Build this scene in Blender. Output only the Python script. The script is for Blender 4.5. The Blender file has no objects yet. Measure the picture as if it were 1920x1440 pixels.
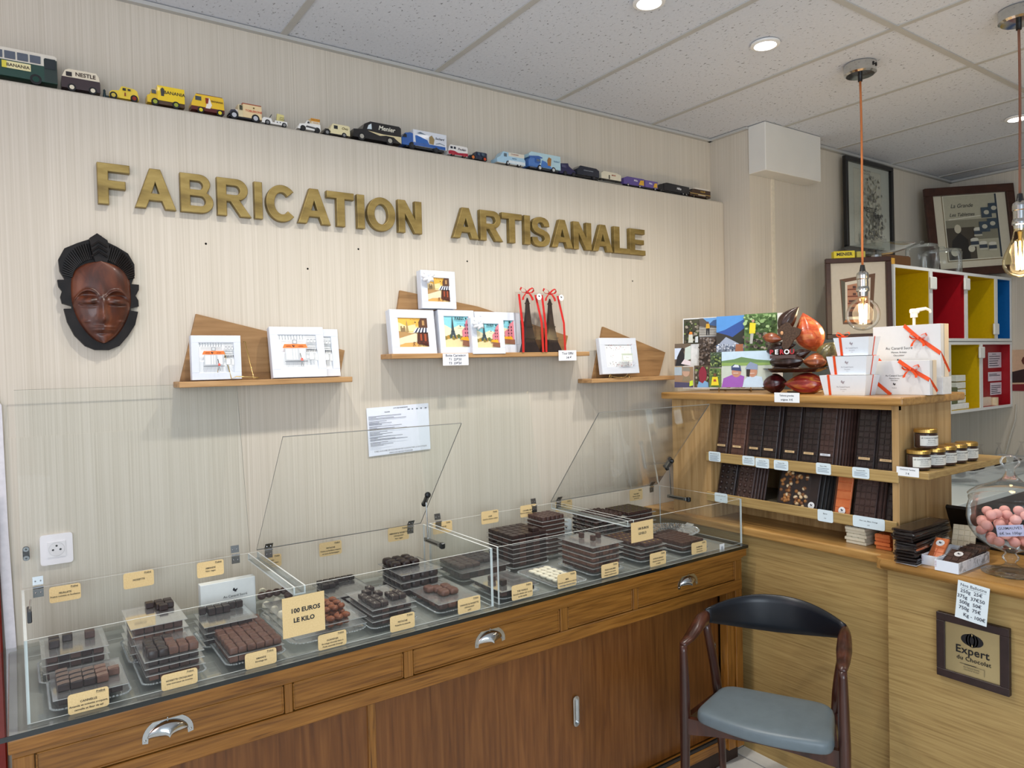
import bpy, bmesh, math, random
from math import sin, cos, pi, radians, hypot, atan2, sqrt, exp
from mathutils import Vector, Matrix
random.seed(7)
SC = bpy.context.scene
COL = SC.collection

# ---------------------------------------------------------------- camera, world, exposure
H, FPX = 1.62, 1341.785
_yaw, _pit, _rol = 0.6098335, 0.02501648, 0.02459394
_F = Vector((sin(_yaw)*cos(_pit), cos(_yaw)*cos(_pit), -sin(_pit)))
_r = Vector((cos(_yaw), -sin(_yaw), 0)); _d = _F.cross(_r)
_R2 = _r*cos(_rol) + _d*sin(_rol); _D2 = _d*cos(_rol) - _r*sin(_rol)
cam = bpy.data.cameras.new('camera'); cam_o = bpy.data.objects.new('camera', cam); COL.objects.link(cam_o)
cam.sensor_fit = 'HORIZONTAL'; cam.sensor_width = 36.0; cam.lens = FPX/1920*36; cam.clip_start = 0.02; cam.clip_end = 60
cam_o.matrix_world = Matrix(((_R2.x, -_D2.x, -_F.x, 0), (_R2.y, -_D2.y, -_F.y, 0), (_R2.z, -_D2.z, -_F.z, H), (0, 0, 0, 1)))
SC.camera = cam_o
SC.view_settings.view_transform = 'Standard'; SC.view_settings.look = 'None'; SC.view_settings.gamma = 1
SC.view_settings.use_curve_mapping = False; SC.view_settings.exposure = 0.13
try:
    SC.cycles.transparent_max_bounces = 40; SC.cycles.max_bounces = 10; SC.cycles.caustics_reflective = False; SC.cycles.caustics_refractive = False
    SC.cycles.sample_clamp_indirect = 4.0
except Exception: pass
W = bpy.data.worlds.new('sky'); SC.world = W; W.use_nodes = True
W.node_tree.nodes['Background'].inputs[0].default_value = (0.80, 0.90, 1.0, 1); W.node_tree.nodes['Background'].inputs[1].default_value = 0.75

def light(kind, name, loc, energy, color, aim=None, **kw):
    l = bpy.data.lights.new(name, kind); l.energy = energy; l.color = color
    for k, v in kw.items(): setattr(l, k, v)
    o = bpy.data.objects.new(name, l); COL.objects.link(o); o.location = loc
    if aim: o.rotation_euler = (Vector(aim)-Vector(loc)).to_track_quat('-Z', 'Y').to_euler()
    return o
# daylight that comes in through the shop window behind and left of the visitor
light('AREA', 'window_daylight', (-0.9, -2.3, 1.7), 74, (0.80, 0.90, 1.0), (1.6, 2.4, 1.6), shape='RECTANGLE', size=2.6, size_y=1.8)

# warm bounce from the red shop door on the far left
light('AREA', 'door_bounce', (-1.35, 1.2, 2.0), 7, (1.0, .66, .58), (.3, 2.4, 1.9), shape='RECTANGLE', size=.8, size_y=1.6)

# a point of the room from where a ray of the survey meets a plane
def ray(u, v):
    a, b = (u-960)/FPX, (v-720)/FPX
    return _R2*a + _D2*b + _F
def onz(u, v, z): q = ray(u, v); t = (z-H)/q.z; return Vector((q.x*t, q.y*t, z))
def onr(u, v, y): q = ray(u, v); t = y/q.y; return Vector((q.x*t, y, H+q.z*t))
def onx(u, v, x): q = ray(u, v); t = x/q.x; return Vector((x, q.y*t, H+q.z*t))

# ---------------------------------------------------------------- materials
def lin(h):
    if isinstance(h, (tuple, list)): return tuple(h)[:3] + (1,)
    h = h.lstrip('#'); o = []
    for i in (0, 2, 4):
        c = int(h[i:i+2], 16)/255; o.append(c/12.92 if c <= .04045 else ((c+.055)/1.055)**2.4)
    return tuple(o) + (1,)
MC = {}
def newmat(name):
    m = bpy.data.materials.new(name); m.use_nodes = True; nt = m.node_tree
    return m, nt, nt.nodes['Principled BSDF']
def C(h, rough=.55, metal=0, var=.06, spec=.5, scale=60, bump=0, coat=0):
    """plain coloured surface with a faint procedural mottling"""
    k = (h, rough, metal, var, spec, scale, bump, coat)
    if k in MC: return MC[k]
    m, nt, p = newmat('surface_%d' % len(MC))
    p.inputs['Roughness'].default_value = rough; p.inputs['Metallic'].default_value = metal
    p.inputs['Specular IOR Level'].default_value = spec; p.inputs['Coat Weight'].default_value = coat
    c = lin(h); tc = nt.nodes.new('ShaderNodeTexCoord'); n = nt.nodes.new('ShaderNodeTexNoise'); n.inputs['Scale'].default_value = scale
    nt.links.new(tc.outputs['Object'], n.inputs['Vector'])
    r = nt.nodes.new('ShaderNodeValToRGB'); nt.links.new(n.outputs['Fac'], r.inputs[0])
    r.color_ramp.elements[0].position = .3; r.color_ramp.elements[1].position = .7
    r.color_ramp.elements[0].color = tuple(x*(1-var) for x in c[:3]) + (1,); r.color_ramp.elements[1].color = tuple(min(1, x*(1+var)) for x in c[:3]) + (1,)
    nt.links.new(r.outputs[0], p.inputs['Base Color'])
    if bump:
        b = nt.nodes.new('ShaderNodeBump'); b.inputs['Strength'].default_value = bump; b.inputs['Distance'].default_value = .002
        nt.links.new(n.outputs['Fac'], b.inputs['Height']); nt.links.new(b.outputs[0], p.inputs['Normal'])
    MC[k] = m; return m
def ramped(name, cols, scale, rough=.5, detail=6, bump=.1, dist=.002, rot=None, spec=.4, coat=0, tex='NOISE', distort=0, metal=0):
    m, nt, p = newmat(name); tc = nt.nodes.new('ShaderNodeTexCoord'); mp = nt.nodes.new('ShaderNodeMapping')
    nt.links.new(tc.outputs['Object'], mp.inputs[0]); mp.inputs['Scale'].default_value = scale
    if rot: mp.inputs['Rotation'].default_value = rot
    n = nt.nodes.new('ShaderNodeTexNoise'); n.inputs['Scale'].default_value = 1; n.inputs['Detail'].default_value = detail; n.inputs['Distortion'].default_value = distort
    nt.links.new(mp.outputs[0], n.inputs['Vector'])
    r = nt.nodes.new('ShaderNodeValToRGB'); nt.links.new(n.outputs['Fac'], r.inputs[0]); cr = r.color_ramp
    while len(cr.elements) < len(cols): cr.elements.new(.5)
    for e, (q, c) in zip(cr.elements, cols): e.position = q; e.color = lin(c)
    nt.links.new(r.outputs[0], p.inputs['Base Color']); p.inputs['Roughness'].default_value = rough
    p.inputs['Specular IOR Level'].default_value = spec; p.inputs['Coat Weight'].default_value = coat; p.inputs['Metallic'].default_value = metal
    if bump:
        b = nt.nodes.new('ShaderNodeBump'); b.inputs['Strength'].default_value = bump; b.inputs['Distance'].default_value = dist
        nt.links.new(n.outputs['Fac'], b.inputs['Height']); nt.links.new(b.outputs[0], p.inputs['Normal'])
    return m
def mul_noise(m, scale, lo, hi, detail=3):
    """second, larger mottling multiplied over the colour"""
    nt = m.node_tree; p = nt.nodes['Principled BSDF']; src = p.inputs['Base Color'].links[0].from_socket
    tc = nt.nodes.new('ShaderNodeTexCoord'); mp = nt.nodes.new('ShaderNodeMapping'); mp.inputs['Scale'].default_value = scale
    n = nt.nodes.new('ShaderNodeTexNoise'); n.inputs['Scale'].default_value = 1; n.inputs['Detail'].default_value = detail
    mr = nt.nodes.new('ShaderNodeMapRange'); mr.inputs['From Min'].default_value = .3; mr.inputs['From Max'].default_value = .7
    mr.inputs['To Min'].default_value = lo; mr.inputs['To Max'].default_value = hi
    mx = nt.nodes.new('ShaderNodeMix'); mx.data_type = 'RGBA'; mx.blend_type = 'MULTIPLY'; mx.inputs[0].default_value = 1
    cb = nt.nodes.new('ShaderNodeCombineColor')
    nt.links.new(tc.outputs['Object'], mp.inputs[0]); nt.links.new(mp.outputs[0], n.inputs['Vector']); nt.links.new(n.outputs['Fac'], mr.inputs['Value'])
    for i in range(3): nt.links.new(mr.outputs[0], cb.inputs[i])
    nt.links.new(src, mx.inputs['A']); nt.links.new(cb.outputs[0], mx.inputs['B']); nt.links.new(mx.outputs['Result'], p.inputs['Base Color'])
    return m
def clear(name, tint=(.97, .985, .98), blend=.12, rough=.02, haze=0.0, edge=None):
    """thin clear plastic or glass: what is behind shows through, with a Fresnel sheen"""
    m = bpy.data.materials.new(name); m.use_nodes = True; nt = m.node_tree; nt.nodes.clear()
    o = nt.nodes.new('ShaderNodeOutputMaterial'); mix = nt.nodes.new('ShaderNodeMixShader'); t = nt.nodes.new('ShaderNodeBsdfTransparent'); g = nt.nodes.new('ShaderNodeBsdfGlossy')
    lw = nt.nodes.new('ShaderNodeLayerWeight'); lw.inputs[0].default_value = blend
    t.inputs[0].default_value = tuple(tint) + (1,); g.inputs['Roughness'].default_value = rough; g.inputs[0].default_value = (1, 1, 1, 1)
    n = nt.nodes.new('ShaderNodeTexNoise'); n.inputs['Scale'].default_value = 3; mr = nt.nodes.new('ShaderNodeMapRange'); mr.inputs['To Min'].default_value = rough*.5; mr.inputs['To Max'].default_value = rough*1.5
    tc = nt.nodes.new('ShaderNodeTexCoord'); nt.links.new(tc.outputs['Object'], n.inputs['Vector']); nt.links.new(n.outputs['Fac'], mr.inputs['Value']); nt.links.new(mr.outputs[0], g.inputs['Roughness'])
    if edge:
        f = nt.nodes.new('ShaderNodeMix'); f.data_type = 'RGBA'; f.inputs['A'].default_value = tuple(tint) + (1,); f.inputs['B'].default_value = tuple(edge) + (1,)
        pw = nt.nodes.new('ShaderNodeMath'); pw.operation = 'POWER'; pw.inputs[1].default_value = 3; l2 = nt.nodes.new('ShaderNodeLayerWeight'); l2.inputs[0].default_value = .5
        nt.links.new(l2.outputs['Facing'], pw.inputs[0]); nt.links.new(pw.outputs[0], f.inputs['Factor']); nt.links.new(f.outputs['Result'], t.inputs[0])
    mf = nt.nodes.new('ShaderNodeMath'); mf.operation = 'MINIMUM'; mf.inputs[1].default_value = .6; nt.links.new(lw.outputs['Fresnel'], mf.inputs[0]); nt.links.new(mf.outputs[0], mix.inputs[0]); nt.links.new(t.outputs[0], mix.inputs[1]); nt.links.new(g.outputs[0], mix.inputs[2])
    out = mix.outputs[0]
    if haze:
        df = nt.nodes.new('ShaderNodeBsdfDiffuse'); df.inputs[0].default_value = (.9, .92, .92, 1); m2 = nt.nodes.new('ShaderNodeMixShader'); m2.inputs[0].default_value = haze
        nt.links.new(out, m2.inputs[1]); nt.links.new(df.outputs[0], m2.inputs[2]); out = m2.outputs[0]
    nt.links.new(out, o.inputs[0]); return m
def emit(name, col, s):
    m = bpy.data.materials.new(name); m.use_nodes = True; nt = m.node_tree; nt.nodes.clear()
    o = nt.nodes.new('ShaderNodeOutputMaterial'); e = nt.nodes.new('ShaderNodeEmission'); e.inputs[0].default_value = tuple(col) + (1,); e.inputs[1].default_value = s
    nt.links.new(e.outputs[0], o.inputs[0]); return m

WALLP = mul_noise(ramped('striated_wallpaper', [(.2, 'BEB4A4'), (.42, 'CBC2B3'), (.58, 'D1C8BA'), (.85, 'D9D1C4')], (330, 330, 1.2), .85, 3, .15, .001, spec=.15), (3, 3, .3), .97, 1.02)
CEIL = ramped('mineral_fibre_tile', [(.325, '85888D'), (.345, 'D3D7DF'), (1, 'DFE2E9')], (120, 75, 75), .95, 3, .15, .001, spec=.1, distort=.6)
TBAR = C('B9B8B4', .6, var=.02)
WHITE = C('ECEBE8', .6, var=.02)
PAPER = C('F2F5F8', .7, var=.01)
OAKD = mul_noise(ramped('honey_oak', [(.25, '5E3810'), (.42, '85561F'), (.58, '966428'), (.8, 'AA7635')], (7, 60, 150), .33, 8, .12, .001, spec=.5, distort=.4), (1.2, 6, 12), .9, 1.06)
OAKDV = mul_noise(ramped('honey_oak_upright', [(.25, '5E3810'), (.42, '85561F'), (.58, '966428'), (.8, 'AA7635')], (150, 60, 7), .33, 8, .12, .001, spec=.5, distort=.4), (12, 6, 1.2), .9, 1.06)
OAKP = mul_noise(ramped('brown_veneer', [(.2, '553014'), (.45, '70431C'), (.6, '7C4D23'), (.85, '8C5B2C')], (70, 70, 4), .32, 7, .08, .001, spec=.5, distort=.5), (5, 5, .8), .9, 1.08)
OAKL = mul_noise(ramped('light_oak_across', [(.2, '8A6F42'), (.42, 'A58856'), (.58, 'B19560'), (.85, 'BDA26D')], (30, 5, 170), .45, 8, .10, .001, spec=.35, distort=.3), (1, .8, 7), .95, 1.04)
OAKLV = mul_noise(ramped('light_oak_upright', [(.25, '8B6C44'), (.42, 'AD8A5A'), (.58, 'BA9868'), (.8, 'C6A678')], (60, 60, 3), .45, 8, .10, .001, spec=.35, distort=.3), (9, 9, .8), .9, 1.08)
OAKT = mul_noise(ramped('oak_top', [(.25, '86602F'), (.42, 'A67C45'), (.58, 'B58B50'), (.8, 'C39B60')], (60, 4, 60), .3, 8, .08, .001, spec=.5, distort=.3), (9, 1, 9), .9, 1.08)
OAKS = ramped('oak_wall_shelf', [(.25, '8C6740'), (.42, 'AC8458'), (.58, 'BA9264'), (.8, 'C7A174')], (5, 30, 70), .45, 8, .1, .001, spec=.35, distort=.3)
OAKS2 = ramped('oak_back_board', [(.25, '77573A'), (.42, '94714B'), (.58, 'A07C54'), (.8, 'AE8A60')], (5, 30, 60), .5, 8, .1, .001, spec=.3, distort=.3)
ACR = clear('clear_acrylic', (.975, .985, .982), .10, .03, .012)
ACRE = C('DDE4E3', .25, var=.02)
ACRS = clear('thin_acrylic_sheet', (.96, .965, .965), .22, .08, .05)
GLASS = clear('counter_glass', (.90, .95, .935), .22, .01, .01)
GEDGE = C('081110', .15, var=.1, spec=.8)
CUTG = clear('cut_glass', (.93, .95, .95), .38, .05, .16, edge=(.7, .74, .74))
BULBG = clear('bulb_glass', (.99, .97, .93), .16, .01, 0, edge=(.86, .82, .72))
AMBG = clear('amber_bulb_glass', (1.0, .93, .74), .16, .01, 0, edge=(.85, .66, .36))
JARG = clear('jar_glass', (.97, .985, .985), .22, .01, .012, edge=(.62, .67, .67))
CELLO = clear('cellophane', (.94, .93, .93), .16, .12, .004)
CHROME = C('C9CBCB', .12, 1, .04)
STEEL = C('8E9090', .3, 1, .05)
GOLDL = ramped('brushed_brass_letter', [(.3, '77643A'), (.5, '927D49'), (.7, 'A8935C')], (9, 30, 30), .48, 4, .05, .001, spec=.5, metal=.65)
BRASS = C('D8B878', .25, 1, .05)
BLACK = C('101012', .4, var=.1)
INK = C('22242A', .7, var=.02)
DKCH = ramped('dark_chocolate', [(.3, '211616'), (.7, '372725')], (40, 40, 40), .34, 3, .05, .0005, spec=.45)
MKCH = ramped('milk_chocolate', [(.3, '593C32'), (.7, '735144')], (40, 40, 40), .45, 3, .05, .0005, spec=.35)
MDCH = ramped('brown_chocolate', [(.3, '3F2B26'), (.7, '523A34')], (40, 40, 40), .4, 3, .05, .0005, spec=.4)
WHCH = ramped('white_chocolate', [(.3, 'DAD4BE'), (.7, 'EAE5D2')], (30, 30, 30), .5, 3, .03, .0005, spec=.35)
ORCH = ramped('orange_chocolate', [(.3, 'D8713C'), (.7, 'E88850')], (30, 30, 30), .45, 3, .03, .0005, spec=.35)
KRAFT = ramped('kraft_card', [(.3, 'E4C68E'), (.7, 'EED29C')], (300, 300, 300), .75, 3, .02, .0003, spec=.2)
CARDW = C('DCEBF2', .5, var=.01)
REDR = C('C41E1E', .35, var=.05)
ORR = C('E8501C', .35, var=.05)
WALNUT = ramped('dark_walnut', [(.3, '2B1510'), (.5, '3E2018'), (.75, '542E20')], (30, 30, 4), .28, 6, .06, .001, spec=.5, coat=.3)

# ---------------------------------------------------------------- shapes
class B:
    """collects shapes into one mesh"""
    def __init__(s): s.v = []; s.f = []; s.m = []; s.sm = []; s.mats = []
    def add(s, pr, m, T=None, smooth=False):
        vs, fs = pr; o = len(s.v)
        if T is not None: s.v += [tuple(T @ Vector(p)) for p in vs]
        else: s.v += [tuple(p) for p in vs]
        if m not in s.mats: s.mats.append(m)
        i = s.mats.index(m)
        for f in fs: s.f.append(tuple(o+k for k in f)); s.m.append(i); s.sm.append(smooth)
        return s
    def mesh(s, name, fix=True):
        me = bpy.data.meshes.new(name); me.from_pydata(s.v, [], s.f)
        for m in s.mats: me.materials.append(m)
        me.polygons.foreach_set('material_index', s.m); me.polygons.foreach_set('use_smooth', s.sm); me.update()
        if fix:
            bm = bmesh.new(); bm.from_mesh(me); bmesh.ops.recalc_face_normals(bm, faces=bm.faces); bm.to_mesh(me); bm.free()
        return me
    def obj(s, name, parent=None, loc=(0, 0, 0), rot=(0, 0, 0), fix=True):
        return link(name, s.mesh(name, fix), parent, loc, rot)
def link(name, me, parent=None, loc=(0, 0, 0), rot=(0, 0, 0)):
    o = bpy.data.objects.new(name, me); COL.objects.link(o); o.location = loc; o.rotation_euler = rot
    if parent: o.parent = parent
    return o
def tag(o, label, cat, group=None, kind=None):
    o['label'] = label; o['category'] = cat
    if group: o['group'] = group
    if kind: o['kind'] = kind
    return o
def thing(name, label, cat, loc=(0, 0, 0), rot=(0, 0, 0), group=None):
    return tag(link(name, None, None, loc, rot), label, cat, group)
def struct(o): o['kind'] = 'structure'; return o
def T_(x=0, y=0, z=0, rx=0, ry=0, rz=0, s=None):
    M = Matrix.Translation((x, y, z)) @ Matrix.Rotation(rz, 4, 'Z') @ Matrix.Rotation(ry, 4, 'Y') @ Matrix.Rotation(rx, 4, 'X')
    if s is not None:
        if not hasattr(s, '__len__'): s = (s, s, s)
        M = M @ Matrix.Diagonal((s[0], s[1], s[2], 1))
    return M
_bc = {}
def box(x0, y0, z0, x1, y1, z1, bev=0, seg=1):
    if not bev:
        return ([(x0, y0, z0), (x1, y0, z0), (x1, y1, z0), (x0, y1, z0), (x0, y0, z1), (x1, y0, z1), (x1, y1, z1), (x0, y1, z1)],
                [(0, 3, 2, 1), (4, 5, 6, 7), (0, 1, 5, 4), (1, 2, 6, 5), (2, 3, 7, 6), (3, 0, 4, 7)])
    bm = bmesh.new(); bmesh.ops.create_cube(bm, size=1)
    bmesh.ops.scale(bm, vec=(x1-x0, y1-y0, z1-z0), verts=bm.verts); bmesh.ops.translate(bm, vec=((x0+x1)/2, (y0+y1)/2, (z0+z1)/2), verts=bm.verts)
    bmesh.ops.bevel(bm, geom=list(bm.edges), offset=min(bev, .49*min(abs(x1-x0), abs(y1-y0), abs(z1-z0))), segments=seg, affect='EDGES', profile=.5)
    bm.verts.index_update(); r = ([tuple(v.co) for v in bm.verts], [tuple(v.index for v in f.verts) for f in bm.faces]); bm.free(); return r
def cb(cx, cy, cz, dx, dy, dz, bev=0, seg=1): return box(cx-dx/2, cy-dy/2, cz-dz/2, cx+dx/2, cy+dy/2, cz+dz/2, bev, seg)
def lathe(prof, n=24, mod=None):
    vs = []; fs = []
    for (r, z) in prof:
        for k in range(n):
            a = 2*pi*k/n; q = r*(mod(a) if mod else 1); vs.append((q*cos(a), q*sin(a), z))
    for i in range(len(prof)-1):
        for k in range(n): fs.append((i*n+k, i*n+(k+1) % n, (i+1)*n+(k+1) % n, (i+1)*n+k))
    if prof[0][0] > 1e-5: fs.append(tuple(range(n))[::-1])
    if prof[-1][0] > 1e-5: fs.append(tuple((len(prof)-1)*n+k for k in range(n)))
    return vs, fs
def shell(prof, n=32):
    v, f = lathe(prof, n); return v, [q for q in f if len(q) == 4 or n == 4]
def cyl(r, z0, z1, n=20, r2=None): return lathe([(r, z0), (r if r2 is None else r2, z1)], n)
def ball(rx, ry, rz, n=12, m=8):
    v, f = lathe([(max(1e-6, sin(pi*i/m)), -cos(pi*i/m)) for i in range(m+1)], n)
    return [(a*rx, b*ry, c*rz) for a, b, c in v], f
def tube(path, r, n=8, closed=False):
    P = [Vector(p) for p in path]; N = len(P); vs = []; fs = []
    rr = r if hasattr(r, '__len__') else [r]*N; up = None
    for i in range(N):
        t = (P[(i+1) % N]-P[i-1]) if closed else (P[min(i+1, N-1)]-P[max(i-1, 0)])
        t.normalize()
        if up is None: up = Vector((0, 0, 1)) if abs(t.z) < .9 else Vector((1, 0, 0))
        s = t.cross(up)
        if s.length < 1e-4: s = t.orthogonal()
        s.normalize(); up = s.cross(t)
        for k in range(n): a = 2*pi*k/n; vs.append(tuple(P[i] + s*(rr[i]*cos(a)) + up*(rr[i]*sin(a))))
    for i in range(N if closed else N-1):
        for k in range(n): j = (i+1) % N; fs.append((i*n+k, i*n+(k+1) % n, j*n+(k+1) % n, j*n+k))
    if not closed: fs += [tuple(range(n))[::-1], tuple((N-1)*n+k for k in range(n))]
    return vs, fs
def loft(rings, cap=True):
    n = len(rings[0]); vs = [tuple(p) for r in rings for p in r]; fs = []
    for i in range(len(rings)-1):
        for k in range(n): fs.append((i*n+k, i*n+(k+1) % n, (i+1)*n+(k+1) % n, (i+1)*n+k))
    if cap: fs += [tuple(range(n))[::-1], tuple((len(rings)-1)*n+k for k in range(n))]
    return vs, fs
def ext(poly, y0, y1):
    """outline in x,z extruded along y"""
    n = len(poly); return ([(x, y0, z) for x, z in poly]+[(x, y1, z) for x, z in poly],
        [tuple(range(n)), tuple(range(2*n-1, n-1, -1))]+[(k, (k+1) % n, n+(k+1) % n, n+k) for k in range(n)])
def extz(poly, z0, z1):
    n = len(poly); return ([(x, y, z0) for x, y in poly]+[(x, y, z1) for x, y in poly],
        [tuple(range(n))[::-1], tuple(range(n, 2*n))]+[(k, (k+1) % n, n+(k+1) % n, n+k) for k in range(n)])
def rrect(w, h, r, n=4, cx=0, cy=0):
    P = []
    for sx, sy, a in ((1, 1, 0), (-1, 1, pi/2), (-1, -1, pi), (1, -1, 3*pi/2)):
        for k in range(n+1): b = a+pi/2*k/n; P.append((cx+sx*(w/2-r)+r*cos(b), cy+sy*(h/2-r)+r*sin(b)))
    return P
def strip(path, w, up=(0, 0, 1)):
    """flat ribbon of width w along a path"""
    P = [Vector(p) for p in path]; vs = []; u = Vector(up)
    for p in P: vs += [tuple(p-u*w/2), tuple(p+u*w/2)]
    return vs, [(2*i, 2*i+2, 2*i+3, 2*i+1) for i in range(len(P)-1)]
_tc = {}
def txt(s, size, align='CENTER', bold=0, shear=0, spacing=1):
    k = (s, size, align, bold, shear, spacing)
    if k in _tc: return _tc[k]
    c = bpy.data.curves.new('lettering', 'FONT'); c.body = s; c.size = size; c.align_x = align; c.align_y = 'CENTER'; c.offset = bold*size; c.shear = shear; c.resolution_u = 2 if size < .02 else 4; c.space_character = spacing; c.space_line = 1.0
    o = bpy.data.objects.new('lettering', c); me = o.to_mesh()
    r = ([(v.co.x, 0, v.co.y) for v in me.vertices], [tuple(p.vertices) for p in me.polygons]); o.to_mesh_clear()
    bpy.data.objects.remove(o); bpy.data.curves.remove(c); _tc[k] = r; return r
def bow(t, x, y, z, s, rz=0, name='bow', mat=None):
    b = B(); mat = mat or ORR
    for sg in (-1, 1):
        P = [(0, 0, 0), (sg*.35, -.10, .35), (sg*.85, -.05, .55), (sg*1.0, 0, .25), (sg*.75, .02, 0), (sg*.3, .0, -.05), (0, 0, 0)]
        b.add(strip([(p[0]*s, p[1]*s, p[2]*s) for p in P], s*.32, (0, .8, .45)), mat)
        P = [(0, -.02, 0), (sg*.35, -.12, -.25), (sg*.65, -.10, -.62), (sg*.72, -.15, -.95)]; b.add(strip([(p[0]*s, p[1]*s, p[2]*s) for p in P], s*.30, (1, 0, .3)), mat)
    b.add(ball(s*.18, s*.14, s*.20, 10, 8), mat, T_(0, -.02*s, 0), smooth=True); return b.obj(name, t, (x, y, z), (0, 0, rz))
class Art(B):
    """a printed face in the x,z plane looking towards -y; each layer lies a hair in front of the one before"""
    def __init__(s, y=0): super().__init__(); s.y = y
    def up(s): s.y -= .00025; return s.y
    def rect(s, x0, z0, x1, z1, m): return s.poly([(x0, z0), (x1, z0), (x1, z1), (x0, z1)], m)
    def poly(s, P, m):
        if isinstance(m, str): m = C(m, .6, var=.03)
        y = s.up(); s.add(([(x, y, z) for x, z in P], [tuple(range(len(P)))]), m); return s
    def text(s, t, x, z, size, m=None, **kw):
        y = s.up(); s.add(txt(t, size, **kw), m or INK, T_(x, y, z)); return s
    def line(s, x0, z0, x1, z1, w, m):
        d = Vector((x1-x0, z1-z0)); 
        if d.length < 1e-6: return s
        n = Vector((-d.y, d.x)).normalized()*w/2
        return s.poly([(x0-n.x, z0-n.y), (x1-n.x, z1-n.y), (x1+n.x, z1+n.y), (x0+n.x, z0+n.y)], m)
    def disc(s, x, z, r, m, n=14, rz=None): return s.poly([(x+r*cos(2*pi*k/n), z+(rz or r)*sin(2*pi*k/n)) for k in range(n)], m)
def card(W_, H_, t=.001, m=None, r=.004):
    """paper card standing on its lower edge, centred on x, face at y=0"""
    a = Art(0); a.add(ext([(x, z) for x, z in rrect(W_, H_, r, 3, 0, H_/2)], 0, t), m or PAPER); return a
def duck(a, x, z, s, m):
    """the little bird mark of the shop"""
    P = [(-.5, .1), (-.35, .45), (-.15, .5), (-.05, .2), (.15, .15), (.5, .35), (.45, .0), (.2, -.2), (.35, -.45), (.1, -.3), (-.05, -.5), (-.15, -.2), (-.45, -.1)]
    a.poly([(x+p*s, z+q*s) for p, q in P], m)
# ================================================================ the room
YU, YW, YP, ZC, ZL = 2.505, 2.42, 2.26, 2.784, 2.445     # upper wall, lower wall, pillar wall, ceiling, ledge
XL, XR, YB = -1.6, 5.2, -2.6
def S(name, b, **k): return struct(b.obj(name, **k))
b = B(); b.add(box(XL-.1, YU, 0, 3.1, YU+.1, ZC+.05), WALLP)
b.add(box(XL-.1, YW, 0, 3.062, YU+.001, ZL, .012, 3), WALLP)
b.add(box(-.014, YW-.0012, 0, .425, YW+.001, 1.455), WALLP)
S('wall_back', b)
b = B(); b.add(box(3.06, YP, 0, XR+.1, YP+.4, ZC+.05), WALLP); b.add(box(3.232, YP-.008, 1.4, 3.252, YP+.001, 2.56), C('DDD3BF', .6)); S('wall_niche', b)
b = B(); b.add(box(XR, YB, 0, XR+.1, YP, ZC+.05), WALLP); S('wall_right', b)
b = B(); b.add(box(XL-.1, YB-.1, 0, XR+.1, YB, .5), WHITE); b.add(box(1.6, YB-.1, .5, XR+.1, YB, ZC+.05), WHITE); b.add(box(XL-.1, YB-.1, 2.6, 1.6, YB, ZC+.05), WHITE); S('wall_front', b)
b = B(); b.add(box(XL-.1, YB, 0, XL, YW, .4), WHITE); b.add(box(XL-.1, YB, 2.6, XL, YW, ZC+.05), WHITE)
for y in (YB, -.3, 1.9): b.add(box(XL-.1, y, .4, XL, y+.12, 2.6), WHITE)
S('wall_left', b)
ya = YW-.012; pw = [onr(*q, ya) for q in ((-8, 745), (3, 760), (15.5, 995), (30, 1200), (46, 1400), (14, 1400), (12, 1230), (-8, 960))]
b = B(); b.add(ext([(q.x, q.z) for q in pw], -.0, .011), C('DAD6DA', .5), T_(0, ya, 0)); S('trim_1', b)
b = B(); b.add(box(-.40, ya-.02, 0, -.045, ya-.001, 1.30, .004), C('7C1D12', .4)); S('trim_2', b)
TILE = ramped('marble_tile', [(.3, 'B9BAB8'), (.5, 'D5D5D2'), (.7, 'E4E3E0')], (3, 3, 3), .25, 6, .0, .001, distort=1.5)
b = B(); b.add(box(XL-.1, YB-.1, -.05, XR+.1, YU+.1, -.004), C('6B665F', .7))
for i in range(15):
    for j in range(12):
        x = XL-.05+i*.45; y = YB+j*.45
        b.add(box(x+.004, y+.004, -.01, x+.446, y+.446, 0), TILE)
S('floor', b)
b = B(); b.add(box(XL-.1, YB-.1, ZC+.003, XR+.1, YU+.1, ZC+.08), CEIL)
Xs = [.211+.6*k for k in range(-3, 9)]; Ys = [1.307-1.2*k for k in range(-1, 4)]
for x in Xs: b.add(box(x-.0115, YB, ZC-.001, x+.0115, YU, ZC+.004), TBAR)
for y in Ys: b.add(box(XL, y-.0115, ZC-.0015, XR, y+.0115, ZC+.004), TBAR)
S('ceiling', b)
b = B()
b.add(box(XL, YU-.02, ZC-.012, 3.06, YU, ZC), TBAR); b.add(box(3.04, YP, ZC-.012, 3.06, YU, ZC), TBAR)
b.add(box(3.5, YP-.022, ZC-.014, XR, YP, ZC), TBAR); b.add(box(XR-.022, YB, ZC-.014, XR, YP, ZC), TBAR)
S('trim_3', b)
b = B(); b.add(box(3.052, 2.16, 2.548, 3.525, YP+.0, ZC, .003), C('DCDAD4', .75, var=.015, scale=8)); S('trim_4', b)

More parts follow.
